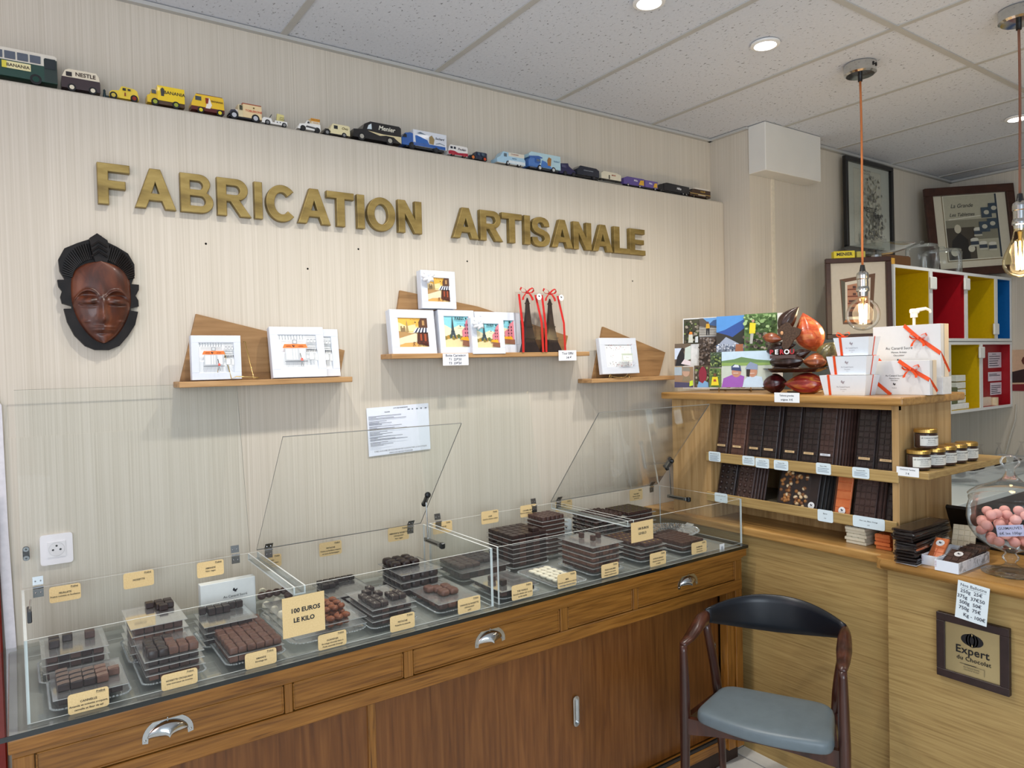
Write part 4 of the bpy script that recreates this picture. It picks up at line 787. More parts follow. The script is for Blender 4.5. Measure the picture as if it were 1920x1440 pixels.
# ---- printed kraft cards
def kcard(u0, u1, v0, v1, y, title, lines, label, tilt=0, name='name_card', praline='Praliné'):
    """corner pixels: left, right, top of left edge, bottom of left edge"""
    p = onr(u0, v1, y); q = onr(u1, v1-(u1-u0)*.22, y); w = q.x-p.x; h = onr(u0, v0, y).z-p.z
    a = card(w, h, .0008, KRAFT, .006); a.y = -.0002; s = h*.15
    a.text(praline, w*.30, h*.87, s*.95, bold=.02); a.rect(w*.18, h*.79, w*.42, h*.80, INK)
    n = len(lines); z = .56 if n else .5
    a.text(title, 0, h*z, s*1.0, bold=.02)
    for i, l in enumerate(lines): a.text(l, 0, h*(z-.19*(i+1)), s*.92, bold=.015)
    return tag(a.obj(name, None, ((p.x+q.x)/2, y, p.z), (tilt, 0, 0), fix=False), label, 'card')
FY = BY0-.006
for a_ in [(128, 205, 1304, 1342, 'CANNELLE', ['Amande et noisette croquant,', 'cannelle et fleur de sel'], 'kraft name card reading CANNELLE, frontmost left card of the counter'),
    (303, 371, 1267, 1297, 'NOISETTE CROQUANT', ['avec morceaux de noisette'], 'kraft name card reading NOISETTE CROQUANT, second in the front row'),
    (460, 519, 1227, 1257, 'AMANDE', ['Enrobage lait'], 'kraft name card reading AMANDE, third in the front row'),
    (597, 650, 1192, 1221, 'GUANDUJA', ['Enrobage chocolat blanc à', "l'huile essentiel d'orange"], 'kraft name card below the left price sign, reading GUANDUJA'),
    (732, 778, 1157, 1187, 'PISTACHE', ['Pistache et amande'], 'kraft name card reading PISTACHE, fifth in the front row'),
    (859, 901, 1125, 1153, 'ORANGE & NOISETTE', ['CROQUANT', 'LAIT'], 'kraft name card at the right end of the left display case'),
    (960, 999, 1099, 1127, 'THE VANILLE', ['Ganache infusée noir ou lait', 'au thé vanille'], 'kraft name card at the left end of the right display case'),
    (1046, 1081, 1078, 1105, 'MIEL', ['Ganache parfumée au miel et', 'enrobage chocolat blanc'], 'kraft name card in front of the white chocolate ovals'),
    (1128, 1160, 1060, 1085, 'TROIS AGRUMES', ['Ganache noir citron', 'orange pamplemousse'], 'kraft name card in front of the tallest pale brown stack'),
    (1219, 1249, 1039, 1064, 'CITRON BASILIC', ['Ganache lait au citron', 'et basilic'], 'kraft name card below the right price sign'),
    (1297, 1325, 1019, 1041, 'FRAMBOISE', ['Ganache noir', 'à la framboise'], 'kraft name card second from the right end of the front row')]:
    kcard(*a_[:4], FY, a_[4], a_[5], a_[6])
p = onr(1354, 1032, FY); a = card(.028, .026, .0006, PAPER, .0005); a.y = -.0002; a.rect(-.006, .004, .006, .016, 'B9BEC6'); tag(a.obj('name_card', None, p, fix=False), 'small white label at the right end of the front row of cards', 'card')
KY = BY1-.0065
for a_ in [(93, 152, 1102, 1132, 'FEUILLETE', ['Praliné noisette et feuilletine'], 'kraft name card on the back panel, below the leftmost hinge'),
    (232, 289, 1076, 1106, 'NOISETTE', [], 'kraft name card on the back panel, second from the left'),
    (370, 420, 1056, 1085, 'AMANDE', ['Noir végan'], 'kraft name card on the back panel above the white box'),
    (488, 528, 1044, 1068, 'PECAN', ['Praliné noix de cajou', 'pécan'], 'kraft name card on the back panel beside the left crossbar'),
    (599, 641, 1019, 1045, 'PISTACHE', ['Praliné et feuillets craquant', 'et sucre de bourgogne'], 'kraft name card in the middle of the back panel of the left display case'),
    (728, 767, 991, 1017, 'AMANDE & NOISETTE', ['CROQUANT', 'Noir végan'], 'kraft name card at the right end of the back panel of the left display case'),
    (812, 848, 981, 1003, 'DELICE DE', ['Ganache noir'], 'kraft name card at the left end of the back panel of the right display case'),
    (903, 935, 960, 984, 'CAFE', ['Ganache infusion arabica'], 'kraft name card on the right back panel above a square stack'),
    (976, 1006, 949, 971, 'CARAMEL BEURRE', ['Ganache caramel au beurre salé'], 'kraft name card on the right back panel left of the right crossbar'),
    (1042, 1073, 941, 960, 'CASSIS', ['Ganache cassis'], 'kraft name card on the back panel beside the right crossbar'),
    (1181, 1205, 919, 940, 'THE VERT', ['Ganache infusée', 'au thé vert'], 'kraft name card on the back panel at the far right')]:
    kcard(*a_[:4], KY, a_[4], a_[5], a_[6])
def bigsign(u0, u1, v0, v1, u1b, label):
    p = onr(u0, v1, FY-.002); q = onr(u1, v1-(u1-u0)*.22, FY-.002); w = q.x-p.x; h = onr(u0, v0, FY-.002).z-p.z
    a = card(w, h, .0008, KRAFT, .0008); a.y = -.0002
    a.text('100 EUROS', w*.04, h*.64, h*.155, bold=.035); a.text('LE KILO', 0, h*.40, h*.155, bold=.035)
    tag(a.obj('price_sign', None, ((p.x+q.x)/2, FY-.002, p.z), fix=False), label, 'sign')
bigsign(531, 610, 1123, 1199, 611, 'square kraft sign 100 EUROS LE KILO on the left display case')
bigsign(1184, 1225, 981, 1019, 1225, 'square kraft sign 100 EUROS LE KILO on the right display case')
# ================================================================ chocolates on the counter
def jitterbox(w, d, h, amp, seed, bev=.003):
    rnd = random.Random(seed); v, f = box(-w/2, -d/2, 0, w/2, d/2, h, bev, 2)
    return [(x+rnd.uniform(-amp, amp), y+rnd.uniform(-amp, amp), z+(rnd.uniform(-amp, amp) if z > h*.5 else 0)) for x, y, z in v], f
def striped(mat, w, h):
    b = B(); b.add(box(-w/2, -w/2, 0, w/2, w/2, h, .0022, 2), mat, smooth=False)
    S_ = C('9A8070', .5)
    for k in (-1, 0, 1): b.add(tube([(-w*.5, k*w*.26-.003, h*.98), (-w*.1, k*w*.26, h+.0006), (w*.5, k*w*.26+.004, h*.98)], .0008, 5), S_)
    return b.mesh('striped_chocolate')
_pm = {}
def piece(kind, mat, w, d, h, seed=0):
    k = (kind, mat.name, round(w, 4), round(d, 4), round(h, 4), seed)
    if k in _pm: return _pm[k]
    b = B()
    if kind == 'sq': b.add(box(-w/2, -d/2, 0, w/2, d/2, h, .0022, 2), mat)
    elif kind == 'rough': b.add(jitterbox(w, d, h, .0011, seed), mat, smooth=True)
    elif kind == 'stripe': _pm[k] = striped(mat, w, h); return _pm[k]
    elif kind == 'dot':
        b.add(box(-w/2, -d/2, 0, w/2, d/2, h, .0025, 2), mat); b.add(ball(.0014, .0014, .001, 6, 4), WHCH, T_(w*.12*(seed % 3-1), d*.1, h)); b.add(ball(.001, .001, .001, 6, 4), WHCH, T_(-w*.2, -d*.2, h))
    elif kind == 'big':
        rings = []
        for s, z in ((.88, 0), (1, h*.25), (1, h*.6), (.90, h*.86), (.74, h)): rings.append([(x*s, y*s, z) for x, y in rrect(w, d, min(w, d)*.28, 3)])
        b.add(loft(rings), mat, smooth=True)
    elif kind == 'disc': b.add(lathe([(w*.47, 0), (w*.5, h*.15), (w*.5, h*.85), (w*.46, h)], 16), mat, smooth=False)
    elif kind == 'oval': b.add(ball(w/2, d/2, h/2, 12, 8), mat, T_(0, 0, h/2), smooth=True)
    elif kind == 'dome': b.add(lathe([(w*.44, 0), (w*.5, h*.12), (w*.44, h*.5), (w*.28, h*.85), (.0001, h)], 14), mat, smooth=True)
    elif kind == 'seedtop':
        b.add(box(-w/2, -d/2, 0, w/2, d/2, h*.8, .002, 1), mat); rnd = random.Random(seed)
        for q in range(5): b.add(ball(.0035, .0018, .0012, 6, 4), C(rnd.choice(['5A5A2A', '6F6C34', '8A8440']), .6), T_(rnd.uniform(-w*.3, w*.3), rnd.uniform(-d*.3, d*.3), h*.8, rz=rnd.uniform(0, 3)))
    elif kind == 'gold':
        b.add(box(-w/2, -d/2, 0, w/2, d/2, h, .002, 1), mat); b.add(cb(w*.1, 0, h, w*.3, d*.25, .0006), C('C2A23A', .3, .6))
    elif kind == 'pecan':
        PC = ramped('pecan_half', [(.3, '5E2E18'), (.7, '9C5C38')], (60, 60, 60), .4, 3, .2, .001)
        v, f = ball(w/2, d/2, h/2, 16, 10); v = [(x, y*(1-.22*exp(-(y/(d*.10))**2)), z*(1-.28*exp(-(y/(d*.07))**2))*(1+.12*cos(y/d*38))) for x, y, z in v]
        b.add((v, f), PC, T_(0, 0, h/2), smooth=True)
    _pm[k] = b.mesh(kind+'_chocolate'); return _pm[k]
POOL = []      # (kind class, priority, mesh, matrix, label, group)
def put(cls, pri, me, M, label, group): POOL.append((cls, pri, me, M, label, group))
def acr_sheet(x0, x1, y0, y1, z, label, group):
    b = B(); w, d = (x1-x0)/2, (y1-y0)/2; board(b, -w, -d, 0, w, d, .0018, ACRS, C('B4B2AE', .3, var=.03))
    tag(b.obj('acrylic_sheet', None, ((x0+x1)/2, (y0+y1)/2, z)), label, 'acrylic sheet', group)
def tray(x0, x1, y0, y1, where, r=.022):
    """pressed glass dish with a beaded rim"""
    w, d = x1-x0, y1-y0; b = B(); rings = []
    for s, z in ((.70, .0008), (.80, .001), (.92, .006), (1.0, .011), (1.02, .012)):
        rings.append([(x*s, y*s, z) for x, y in rrect(w, d, r, 4)])
    b.add(loft(rings, False), CUTG); b.add((rings[0], [tuple(range(len(rings[0])))]), CUTG)
    per = rrect(w*1.01, d*1.01, r, 6); 
    for i in range(len(per)):
        p, q = Vector(per[i]), Vector(per[(i+1) % len(per)]); n = max(1, int((q-p).length/.0072))
        for k in range(n): c = p.lerp(q, k/n); b.add(ball(.003, .003, .0022, 6, 4), CUTG, T_(c.x, c.y, .012), smooth=True)
    tag(b.obj('glass_tray', None, ((x0+x1)/2, (y0+y1)/2, CT+.0004), fix=False), 'cut glass tray with beaded rim '+where, 'tray', 'cut glass trays on the counter')
def rz(): return random.uniform(-.05, .05)
def stack(x0, x1, y0, y1, zt, n, nx, ny, kind, mats, where, top, cls='square', topkind=None, toph=None, dish=True, gname=None, dk=True, pad=.010, full=True, slim=1.0):
    """sheets with chocolates between; top = list of (ix, iy, mat index, dz) on the topmost sheet"""
    gname = gname or where
    zb = CT+.0135 if dish else CT+.004; dz = (zt-zb)/n if n else 0
    w, d = (x1-x0-2*pad)/nx, (y1-y0-2*pad)/ny
    if dish: tray(x0-.004, x1+.004, y0-.004, y1+.004, where)
    for k in range(n+1):
        zs = zt-k*dz-.0018
        o = random.uniform(-.003, .003) if k else 0
        if k < n or not dish: acr_sheet(x0+o, x1+o, y0+o*.5, y1+o*.5, max(zs, zb-.006), 'clear acrylic sheet in the stack '+where, 'acrylic sheets '+gname)
        if k == n: continue
        zl = zt-(k+1)*dz+.0003; hh = dz-.0028
        for i in range(nx):
            for j in range(ny):
                front = j == 0 or i == 0
                if not front and (k > 0 or not full): continue
                if random.random() < .03 and k > 0: continue
                m = mats[(i*3+j*5+k*2) % len(mats)] if len(mats) > 1 else mats[0]
                x = x0+pad+(i+.5)*w+random.uniform(-.0006, .0006); y = y0+pad+(j+.5)*d+random.uniform(-.0006, .0006)
                kk = kind if kind not in ('stripe', 'rough', 'dot', 'seedtop', 'gold') else 'sq'
                put(cls, (1 if j == 0 else 2)+k*.3+y*.4, piece(kk, m, round(w*.94*slim, 4), round(d*.94, 4), round(hh, 4)), T_(x, y, zl, rz=rz()*.5), '%s low in the stack %s' % (NM[m.name], where), 'lower layer chocolates '+gname)
    tk = topkind or kind; th = toph or min(.017, max(dz-.003, .013))
    for (i, j, mi, e) in top:
        m = mats[mi]; x = x0+pad+(i+.5)*w; y = y0+pad+(j+.5)*d
        put(cls, y*.1, piece(tk, m, round(w*.93*slim, 4), round(d*.93, 4), th, (int(i*7+j*3) % 4) if tk in ('rough', 'dot', 'seedtop') else 0), T_(x, y, zt+.0003+e, rz=rz()), '%s atop the stack %s' % (NM[m.name], where), '%s on the top sheet %s' % (NM[m.name], gname))
NM = {'dark_chocolate': 'dark chocolate square', 'milk_chocolate': 'milk chocolate square', 'brown_chocolate': 'brown chocolate square', 'white_chocolate': 'white chocolate piece'}
def grid(i0, i1, j0, j1, mi=0, skip=()): return [(i, j, mi, 0) for i in range(i0, i1) for j in range(j0, j1) if (i, j) not in skip]
def st(L, Cn, R, z):    # footprint from three corners of the top sheet
    a, c, r = onz(*L, z), onz(*Cn, z), onz(*R, z); return (a.x+c.x)/2, r.x, (c.y+r.y)/2, a.y
F_ = lambda z, y0: z
# front row of the left case
x0, x1, y0, y1 = st((87, 1262), (104.6, 1315), (241, 1279), .908)
stack(x0, x1, y0, y1, .908, 1, 5, 6, 'stripe', [DKCH, MKCH, MDCH], 'behind the CANNELLE card', [(i, j, 0, 0) for i in range(3) for j in range(1, 4+(i == 0))]+[(3, 2, 1, 0), (3, 3, 1, 0), (4, 2, 1, 0), (3, 1, 1, 0)], toph=.017)
x0, x1, y0, y1 = st((251, 1199.6), (269, 1242), (384, 1218.5), .940)
stack(x0, x1, y0, y1, .940, 3, 5, 6, 'rough', [DKCH, MKCH, MDCH], 'behind the NOISETTE CROQUANT card', [(i, j, 0, 0) for i in range(2) for j in range(0, 4)]+[(2, 3, 0, 0)]+[(i, j, 1, 0) for i in range(2, 5) for j in range(0, 2)]+[(2, 2, 1, 0)], toph=.019)
x0, x1, y0, y1 = st((387.5, 1181), (430, 1232.5), (532.5, 1206), .908)
stack(x0, x1, y0, y1, .908, 1, 6, 6, 'sq', [MKCH], 'behind the front AMANDE card', grid(0, 6, 0, 6, 0, ((0, 5),)), topkind='rough', toph=.017, pad=.004)
x0, x1, y0, y1 = st((649, 1112), (695, 1145), (782, 1127), .938)
stack(x0, x1, y0, y1, .938, 3, 5, 6, 'dot', [DKCH, MDCH], 'behind the PISTACHE card', [(0, 1, 0, 0), (1, 1, 0, 0), (0, 2, 0, 0), (1, 2, 0, 0), (0, 3, 0, 0), (1, 0, 0, 0), (0, 0, 0, 0), (1, 4, 0, 0), (2, 3, 0, 0), (3, 2, 0, 0), (4, 1, 0, 0), (3, 1, 0, 0), (2, 5, 0, 0), (4, 2, 0, 0)], toph=.013)
NM2 = dict(NM)
NM.update({'milk_chocolate': 'large rounded milk chocolate', 'dark_chocolate': 'large rounded dark chocolate', 'brown_chocolate': 'large rounded brown chocolate'})
x0, x1, y0, y1 = st((762.6, 1098), (816.5, 1136), (901, 1115), .912)
stack(x0, x1, y0, y1, .912, 1, 4, 5, 'big', [MDCH, MKCH], 'left of the middle glass walls', [(1, 1, 1, 0), (2, 1, 1, 0), (1, 2, 1, 0), (2, 2, 1, 0), (0.4, 2.4, 1, 0)], cls='rounded', toph=.017, pad=.012)
x0, x1, y0, y1 = st((705, 1058), (758, 1080), (828, 1063), .962)
stack(x0, x1, y0, y1, .962, 3, 4, 5, 'big', [DKCH], 'at the back beside the middle glass walls', [(i, j, 0, 0) for i in range(3) for j in range(2, 5)], cls='rounded', toph=.020, pad=.008)
NM.update(NM2)
# white drops, truffles and pecans around the crossbar of the left case
x0, x1, y0, y1 = st((478, 1133), (570, 1203), (675, 1146), .915)
tray(x0, x1, y0-.004, y1, 'behind the left price sign and the GUANDUJA card', .04)
acr_sheet(x0+.006, x1-.006, y0, y1-.01, .900, 'thin clear acrylic sheet under the pecans and white drops', 'acrylic sheets under the pecans')
acr_sheet(x0+.010, x1-.004, y0+.005, y1-.02, .917, 'thin clear acrylic sheet under the pecans and white drops', 'acrylic sheets under the pecans')
for lay, zz in ((0, .9020), (1, .9190), (2, .9350)):
    for i in range(4):
        for j in range(5):
            x = x0+.022+(i*.5+lay*.003)*.052+(.040 if i > 1 else 0); y = y0+.022+j*.034
            if i >= 2:
                if (lay == 1 and j > 4) or (lay == 2 and j not in (1, 2, 3)): continue
                for q in (0, 1):
                    put('pecan', y*.1+(1-lay)*2, piece('pecan', MKCH, .034, .020, .017), T_(x+.010+q*.021-.01, y+q*.006, zz+q*.001, ry=.15, rz=random.uniform(1.0, 1.9)), 'orange brown pecan half behind the GUANDUJA card', 'pecans right of the left price sign')
for (u, v) in ((478, 1120), (500, 1133), (515, 1143), (528, 1152), (546, 1160), (492, 1108), (520, 1126), (540, 1137), (528, 1112)):
    q = onz(u, v+6, .900); put('dome', 0, piece('dome', WHCH, .028, .028, .020), T_(q.x, q.y, .9020 if q.y < 2.2 else .9005), 'white chocolate drop left of the left price sign', 'white drops left of the price sign')
for k_, (u, v) in enumerate(((491, 1125), (505, 1121), (519, 1118), (533, 1115), (541, 1124))):
    q = onz(u, v, .918); put('oval', 0, piece('oval', MDCH, .027, .027, .024), T_(q.x, q.y, .9190), 'round dark truffle behind the white drops', 'round dark truffles under the left crossbar')
# right case, front row
x0, x1, y0, y1 = st((876, 1086), (952, 1108), (1010, 1093), .909); x0 = 1.240
stack(x0, x1, y0, y1, .909, 1, 6, 7, 'sq', [MDCH, DKCH], 'behind the THE VANILLE card', [(1, 4, 0, 0), (1.2, 1.6, 1, 0)], toph=.017)
x0, x1, y0, y1 = st((979, 1075), (1050, 1104), (1095, 1088), .884)
tray(x0-.01, x1+.01, y0, y1+.02, 'behind the MIEL card')
acr_sheet(x0, x1, y0+.01, y1+.01, .887, 'thin clear acrylic sheet under the white ovals behind the MIEL card', None)
for i in range(4):
    for j in range(5): put('oval', 0, piece('oval', WHCH, .021, .036, .013), T_(x0+.020+i*.023, y0+.035+j*.034+(i % 2)*.005, .8893, rz=.35), 'white chocolate oval behind the MIEL card', 'white ovals behind the MIEL card')
x0, x1, y0, y1 = st((1042.7, 1009), (1113, 1026.6), (1169.7, 1015), .982)
stack(x0, x1, y0, y1, .982, 5, 8, 9, 'sq', [MDCH, MKCH, MKCH, MDCH, MKCH], 'behind the TROIS AGRUMES card', [(3, 6, 0, 0), (3.3, 3, 0, 0), (6, 4, 0, 0)], toph=.019, topkind='sq', slim=.95)
x0, x1, y0, y1 = st((1147, 1004.6), (1189, 1034.5), (1247.5, 1018), .934)
stack(x0-.01, x1, y0, y1, .934, 3, 5, 6, 'gold', [MDCH, DKCH], 'under the right price sign', grid(0, 5, 0, 6, 0, ((0, 0), (4, 5))), toph=.013, topkind='gold')
x0, x1, y0, y1 = st((1240, 1004), (1269, 1029), (1322, 1015), .908)
stack(x0-.02, x1+.01, y0, y1, .905, 1, 5, 6, 'sq', [MDCH], 'behind the FRAMBOISE card', grid(0, 5, 0, 6, 0), toph=.014)
# big oval dish with scalloped lattice rim
od = B(); n = 60; rings = []
cx, cy = 2.262, 2.115
for s, z in ((.58, .002), (.66, .003), (.84, .016), (1.0, .030), (1.03, .031)):
    rings.append([(0.142*s*cos(2*pi*k/n)*(1+.012*(k % 2)*(s > .9)), .125*s*sin(2*pi*k/n)*(1+.012*(k % 2)*(s > .9)), z) for k in range(n)])
od.add(loft(rings, False), CUTG); od.add((rings[0], [tuple(range(n))]), CUTG)
for ring, z, r in ((.99, .031, .0035), (.90, .023, .0028), (.81, .016, .0028)):
    m = int(76*ring)
    for k in range(m): od.add(ball(r, r, r*.8, 6, 4), CUTG, T_(0.142*ring*cos(2*pi*k/m), .125*ring*sin(2*pi*k/m), z), smooth=True)
od.add(ext([(.138, .026), (.150, .034), (.150, .038), (.138, .031)], -.02, .02), CUTG)
tag(od.obj('glass_dish', None, (cx, cy, CT+.0004), fix=False), 'large oval cut glass dish with lattice rim at the right end of the right case', 'dish')
for i in range(4):
    for j in range(4): put('square', .2, piece('sq', MDCH, .026, .026, .014), T_(cx-.04+i*.029, cy-.06+j*.030, CT+.006, rz=.2), 'milk brown chocolate square in the large oval glass dish', 'chocolates in the oval dish')
# back row
x0, x1, y0, y1 = st((64, 1200), (80, 1233), (205, 1211), .946)
stack(x0+.004, x1, y0, y1, .946, 3, 5, 6, 'sq', [MDCH, DKCH], 'at the back, behind the CANNELLE stack', [(0.3, 3.2, 1, 0), (1.5, 3.4, 1, 0), (3.5, 3, 0, 0), (0.3, 2.0, 1, 0)], toph=.018)
x0, x1, y0, y1 = st((224, 1145), (248, 1180), (352, 1160), .972); y1 = min(y1, 2.285)
stack(x0, x1, y0, y1, .972, 4, 5, 6, 'sq', [MDCH, DKCH, MKCH], 'at the back, behind the NOISETTE CROQUANT stack', [(3, 4, 1, 0), (4, 4, 1, 0), (3, 5, 1, 0), (4, 5, 1, 0), (2, 5, 1, 0), (3.2, 3.4, 1, 0)], toph=.015)
x0, x1, y0, y1 = st((362, 1146), (384, 1172.6), (482, 1150), .948); y1 = min(y1, 2.2)
stack(x0, x1, y0, y1, .940, 3, 6, 6, 'sq', [DKCH], 'in front of the left white carton', [(i, 5, 0, 0) for i in range(6)]+[(1, 4, 0, 0), (2, 4, 0, 0), (3, 4, 0, 0)], toph=.019)
x0, x1, y0, y1 = .80, .955, 2.085, 2.285
stack(x0-.02, x1-.03, y0+.02, y1, .922, 1, 6, 7, 'sq', [DKCH], 'at the back, behind the PISTACHE stack', [(i, 6, 0, 0) for i in range(6)]+[(0, 5, 0, 0), (1, 5, 0, 0), (2, 5, 0, 0), (0, 4, 0, 0), (1, 4, 0, 0)], toph=.014)
stack(1.238, 1.44, 2.10, 2.285, .915, 1, 6, 6, 'sq', [MDCH, DKCH], 'at the back, behind the THE VANILLE stack', grid(0, 3, 1, 6, 0)+grid(3, 6, 2, 6, 1), toph=.014, topkind='rough')
x0, x1, y0, y1 = st((902, 1006.7), (941, 1019.6), (1005, 1006.7), .992); 
stack(1.462, 1.625, 2.115, 2.285, .990, 6, 5, 5, 'sq', [DKCH, MDCH], 'at the back, behind the MIEL ovals', grid(0, 5, 0, 5, 0)+[(3, 0.1, 0, .0135)], toph=.0135, pad=.003)
NM.update({'brown_chocolate': 'round brown chocolate disc', 'dark_chocolate': 'round dark chocolate disc'})
stack(1.636, 1.765, 2.165, 2.285, 1.022, 8, 5, 5, 'sq', [MDCH, MDCH], 'at the back, tallest of all', grid(0, 5, 0, 5, 0), cls='disc', topkind='disc', toph=.014, slim=1.12)
NM.update({'brown_chocolate': 'oval brown chocolate', 'dark_chocolate': 'oval dark chocolate'})
stack(1.86, 2.03, 2.11, 2.285, .998, 6, 7, 6, 'oval', [MDCH, DKCH], 'at the back, behind the right price sign', grid(0, 7, 0, 6, 0), cls='oval', toph=.016, slim=1.1)
NM.update({'brown_chocolate': 'seed topped chocolate square', 'dark_chocolate': 'dark chocolate square'})
stack(2.045, 2.205, 2.12, 2.285, .994, 6, 6, 6, 'seedtop', [MDCH], 'in the back right corner', grid(0, 6, 0, 6, 0), cls='seed', toph=.014)
# white boxes standing at the back
def wbox(x0, x1, y, h, label):
    t = thing('gift_carton', label, 'box', ((x0+x1)/2, y, CT+.002)); w = x1-x0
    b = B(); b.add(box(-w/2, 0, 0, w/2, .030, h, .001), C('E4EAE8', .55, var=.02)); b.obj('carton', t)
    a = Art(-.0003); duck(a, w*.12, h*.74, h*.12, INK); a.text('Au Canard Sucré', w*.12, h*.60, h*.085); a.text('Paris', w*.12, h*.48, h*.05); a.obj('print', t, fix=False)
p0, p1 = onr(352, 1140, 2.245), onr(488, 1118, 2.245)
wbox(.434, .592, 2.250, .118, 'white carton standing at the back of the left case, behind dark chocolates')
wbox(1.775, 1.852, 2.250, .115, 'white carton standing at the back of the right case between two tall stacks')

# distribute: at most 300 of a kind as objects of their own, the remainder as one body
from collections import defaultdict
byc = defaultdict(list)
for it in POOL: byc[it[0]].append(it)
NAMES = {'square': 'chocolate_square', 'rounded': 'rounded_chocolate', 'pecan': 'pecan_half', 'dome': 'chocolate_drop', 'oval': 'oval_chocolate', 'disc': 'chocolate_disc', 'seed': 'seeded_chocolate'}
for cls, L_ in byc.items():
    L_.sort(key=lambda q: q[1]); rest = L_[300:]
    for it in L_[:300]:
        o = bpy.data.objects.new(NAMES[cls], it[2]); COL.objects.link(o); o.matrix_world = it[3]; tag(o, it[4], 'chocolate', it[5])
    if rest:
        b = B()
        for it in rest:
            me = it[2]
            b.add(([tuple(v.co) for v in me.vertices], [tuple(p.vertices) for p in me.polygons]), me.materials[0], it[3])
        tag(b.obj('chocolate_squares', fix=False), 'remaining small chocolate squares deep in the lower layers of the stacks on the counter', 'chocolate', None, 'stuff')
# ================================================================ service counter on the right
RZM = -pi/2                                    # turns a front that looks to -y into one that looks to -x
sc = thing('service_counter', 'light oak service counter with stepped top on the right', 'counter', (0, 0, 0))
b = B(); b.add(box(2.432, 1.283, .905, 2.95, 2.255, .94, .007, 3), OAKT); b.add(box(2.432, 2.25, .905, 3.055, YW-.003, .94), OAKT); b.obj('ledge_top', sc)
b = B(); P = [(2.95, -.9), (2.95, 1.286), (2.405, 1.286)]+[(2.405+.02*cos(a), 1.266+.02*sin(a)) for a in [pi/2+pi/2*k/6 for k in range(7)]]+[(2.385, -.9)]
v, f = extz(P, .905, .94); b.add((v, f), OAKT)
b.add(tube([(2.387, -.88, .9225), (2.387, 1.26, .9225)], .0165, 10), OAKT, smooth=True); b.obj('worktop', sc)
b = B(); b.add(box(2.47, 1.262, 0, 2.49, YW-.004, .905), OAKL); b.obj('front_panel', sc)
b = B(); b.add(box(2.425, -.88, 0, 2.445, 1.262, .905), OAKL); b.add(box(2.445, 1.244, 0, 2.47, 1.262, .905), OAKL); b.obj('front_panel', sc)
b = B(); b.add(box(2.49, -.85, 0, 2.93, 1.24, .90), C('6B5433', .6)); b.obj('body', sc)

# ---- display shelf unit standing on the ledge
ds = thing('display_shelf', 'light oak shelf unit full of chocolate tablets standing on the service counter', 'shelf unit', (0, 0, 0))
LZ = .9405
b = B(); b.add(box(2.438, 1.212, 1.453, 2.90, 2.252, 1.483, .008, 3), OAKT); b.add(box(2.438, 2.24, 1.453, 3.0, 2.30, 1.483, .006, 2), OAKT); b.obj('top_board', ds)
b = B(); b.add(box(2.468, 1.24, 1.437, 2.484, 2.06, 1.453), OAKT); b.obj('top_rail', ds)
b = B(); b.add(box(2.470, 2.045, LZ, 2.488, 2.262, 1.453), OAKLV); b.add(box(2.488, 2.045, LZ, 2.83, 2.062, 1.453), OAKLV); b.obj('left_panel', ds)
b = B(); b.add(box(2.466, 1.240, LZ, 2.484, 1.264, 1.453, .001), OAKLV); b.add(box(2.484, 1.240, LZ, 2.845, 1.256, 1.453), OAKLV); b.obj('end_panel', ds)
b = B(); b.add(box(2.83, 1.256, LZ, 2.845, 2.245, 1.453), OAKLV); b.obj('back_panel', ds)
b = B(); b.add(box(2.64, 1.256, LZ, 2.652, 2.045, 1.02), OAKLV); b.obj('niche_back', ds)
for z in (1.021, 1.190):
    b = B(); b.add(box(2.484, 1.256, z, 2.83, 2.045, z+.014), C('8D826C', .6, var=.08, scale=20)); b.obj('shelf_board', ds)
b = B(); b.add(box(2.456, 1.238, 1.188, 2.4655, 2.062, 1.228, .002), OAKL); b.obj('upper_rail', ds)
b = B(); b.add(box(2.456, 1.245, 1.016, 2.4655, 2.062, 1.055, .002), OAKL); b.obj('lower_rail', ds)
js = tag(B().add(box(2.458, 1.140, 1.211, 3.06, 1.238, 1.2345, .002), OAKL).obj('jar_shelf'), 'narrow oak side shelf carrying spread jars at the end of the shelf unit', 'shelf')

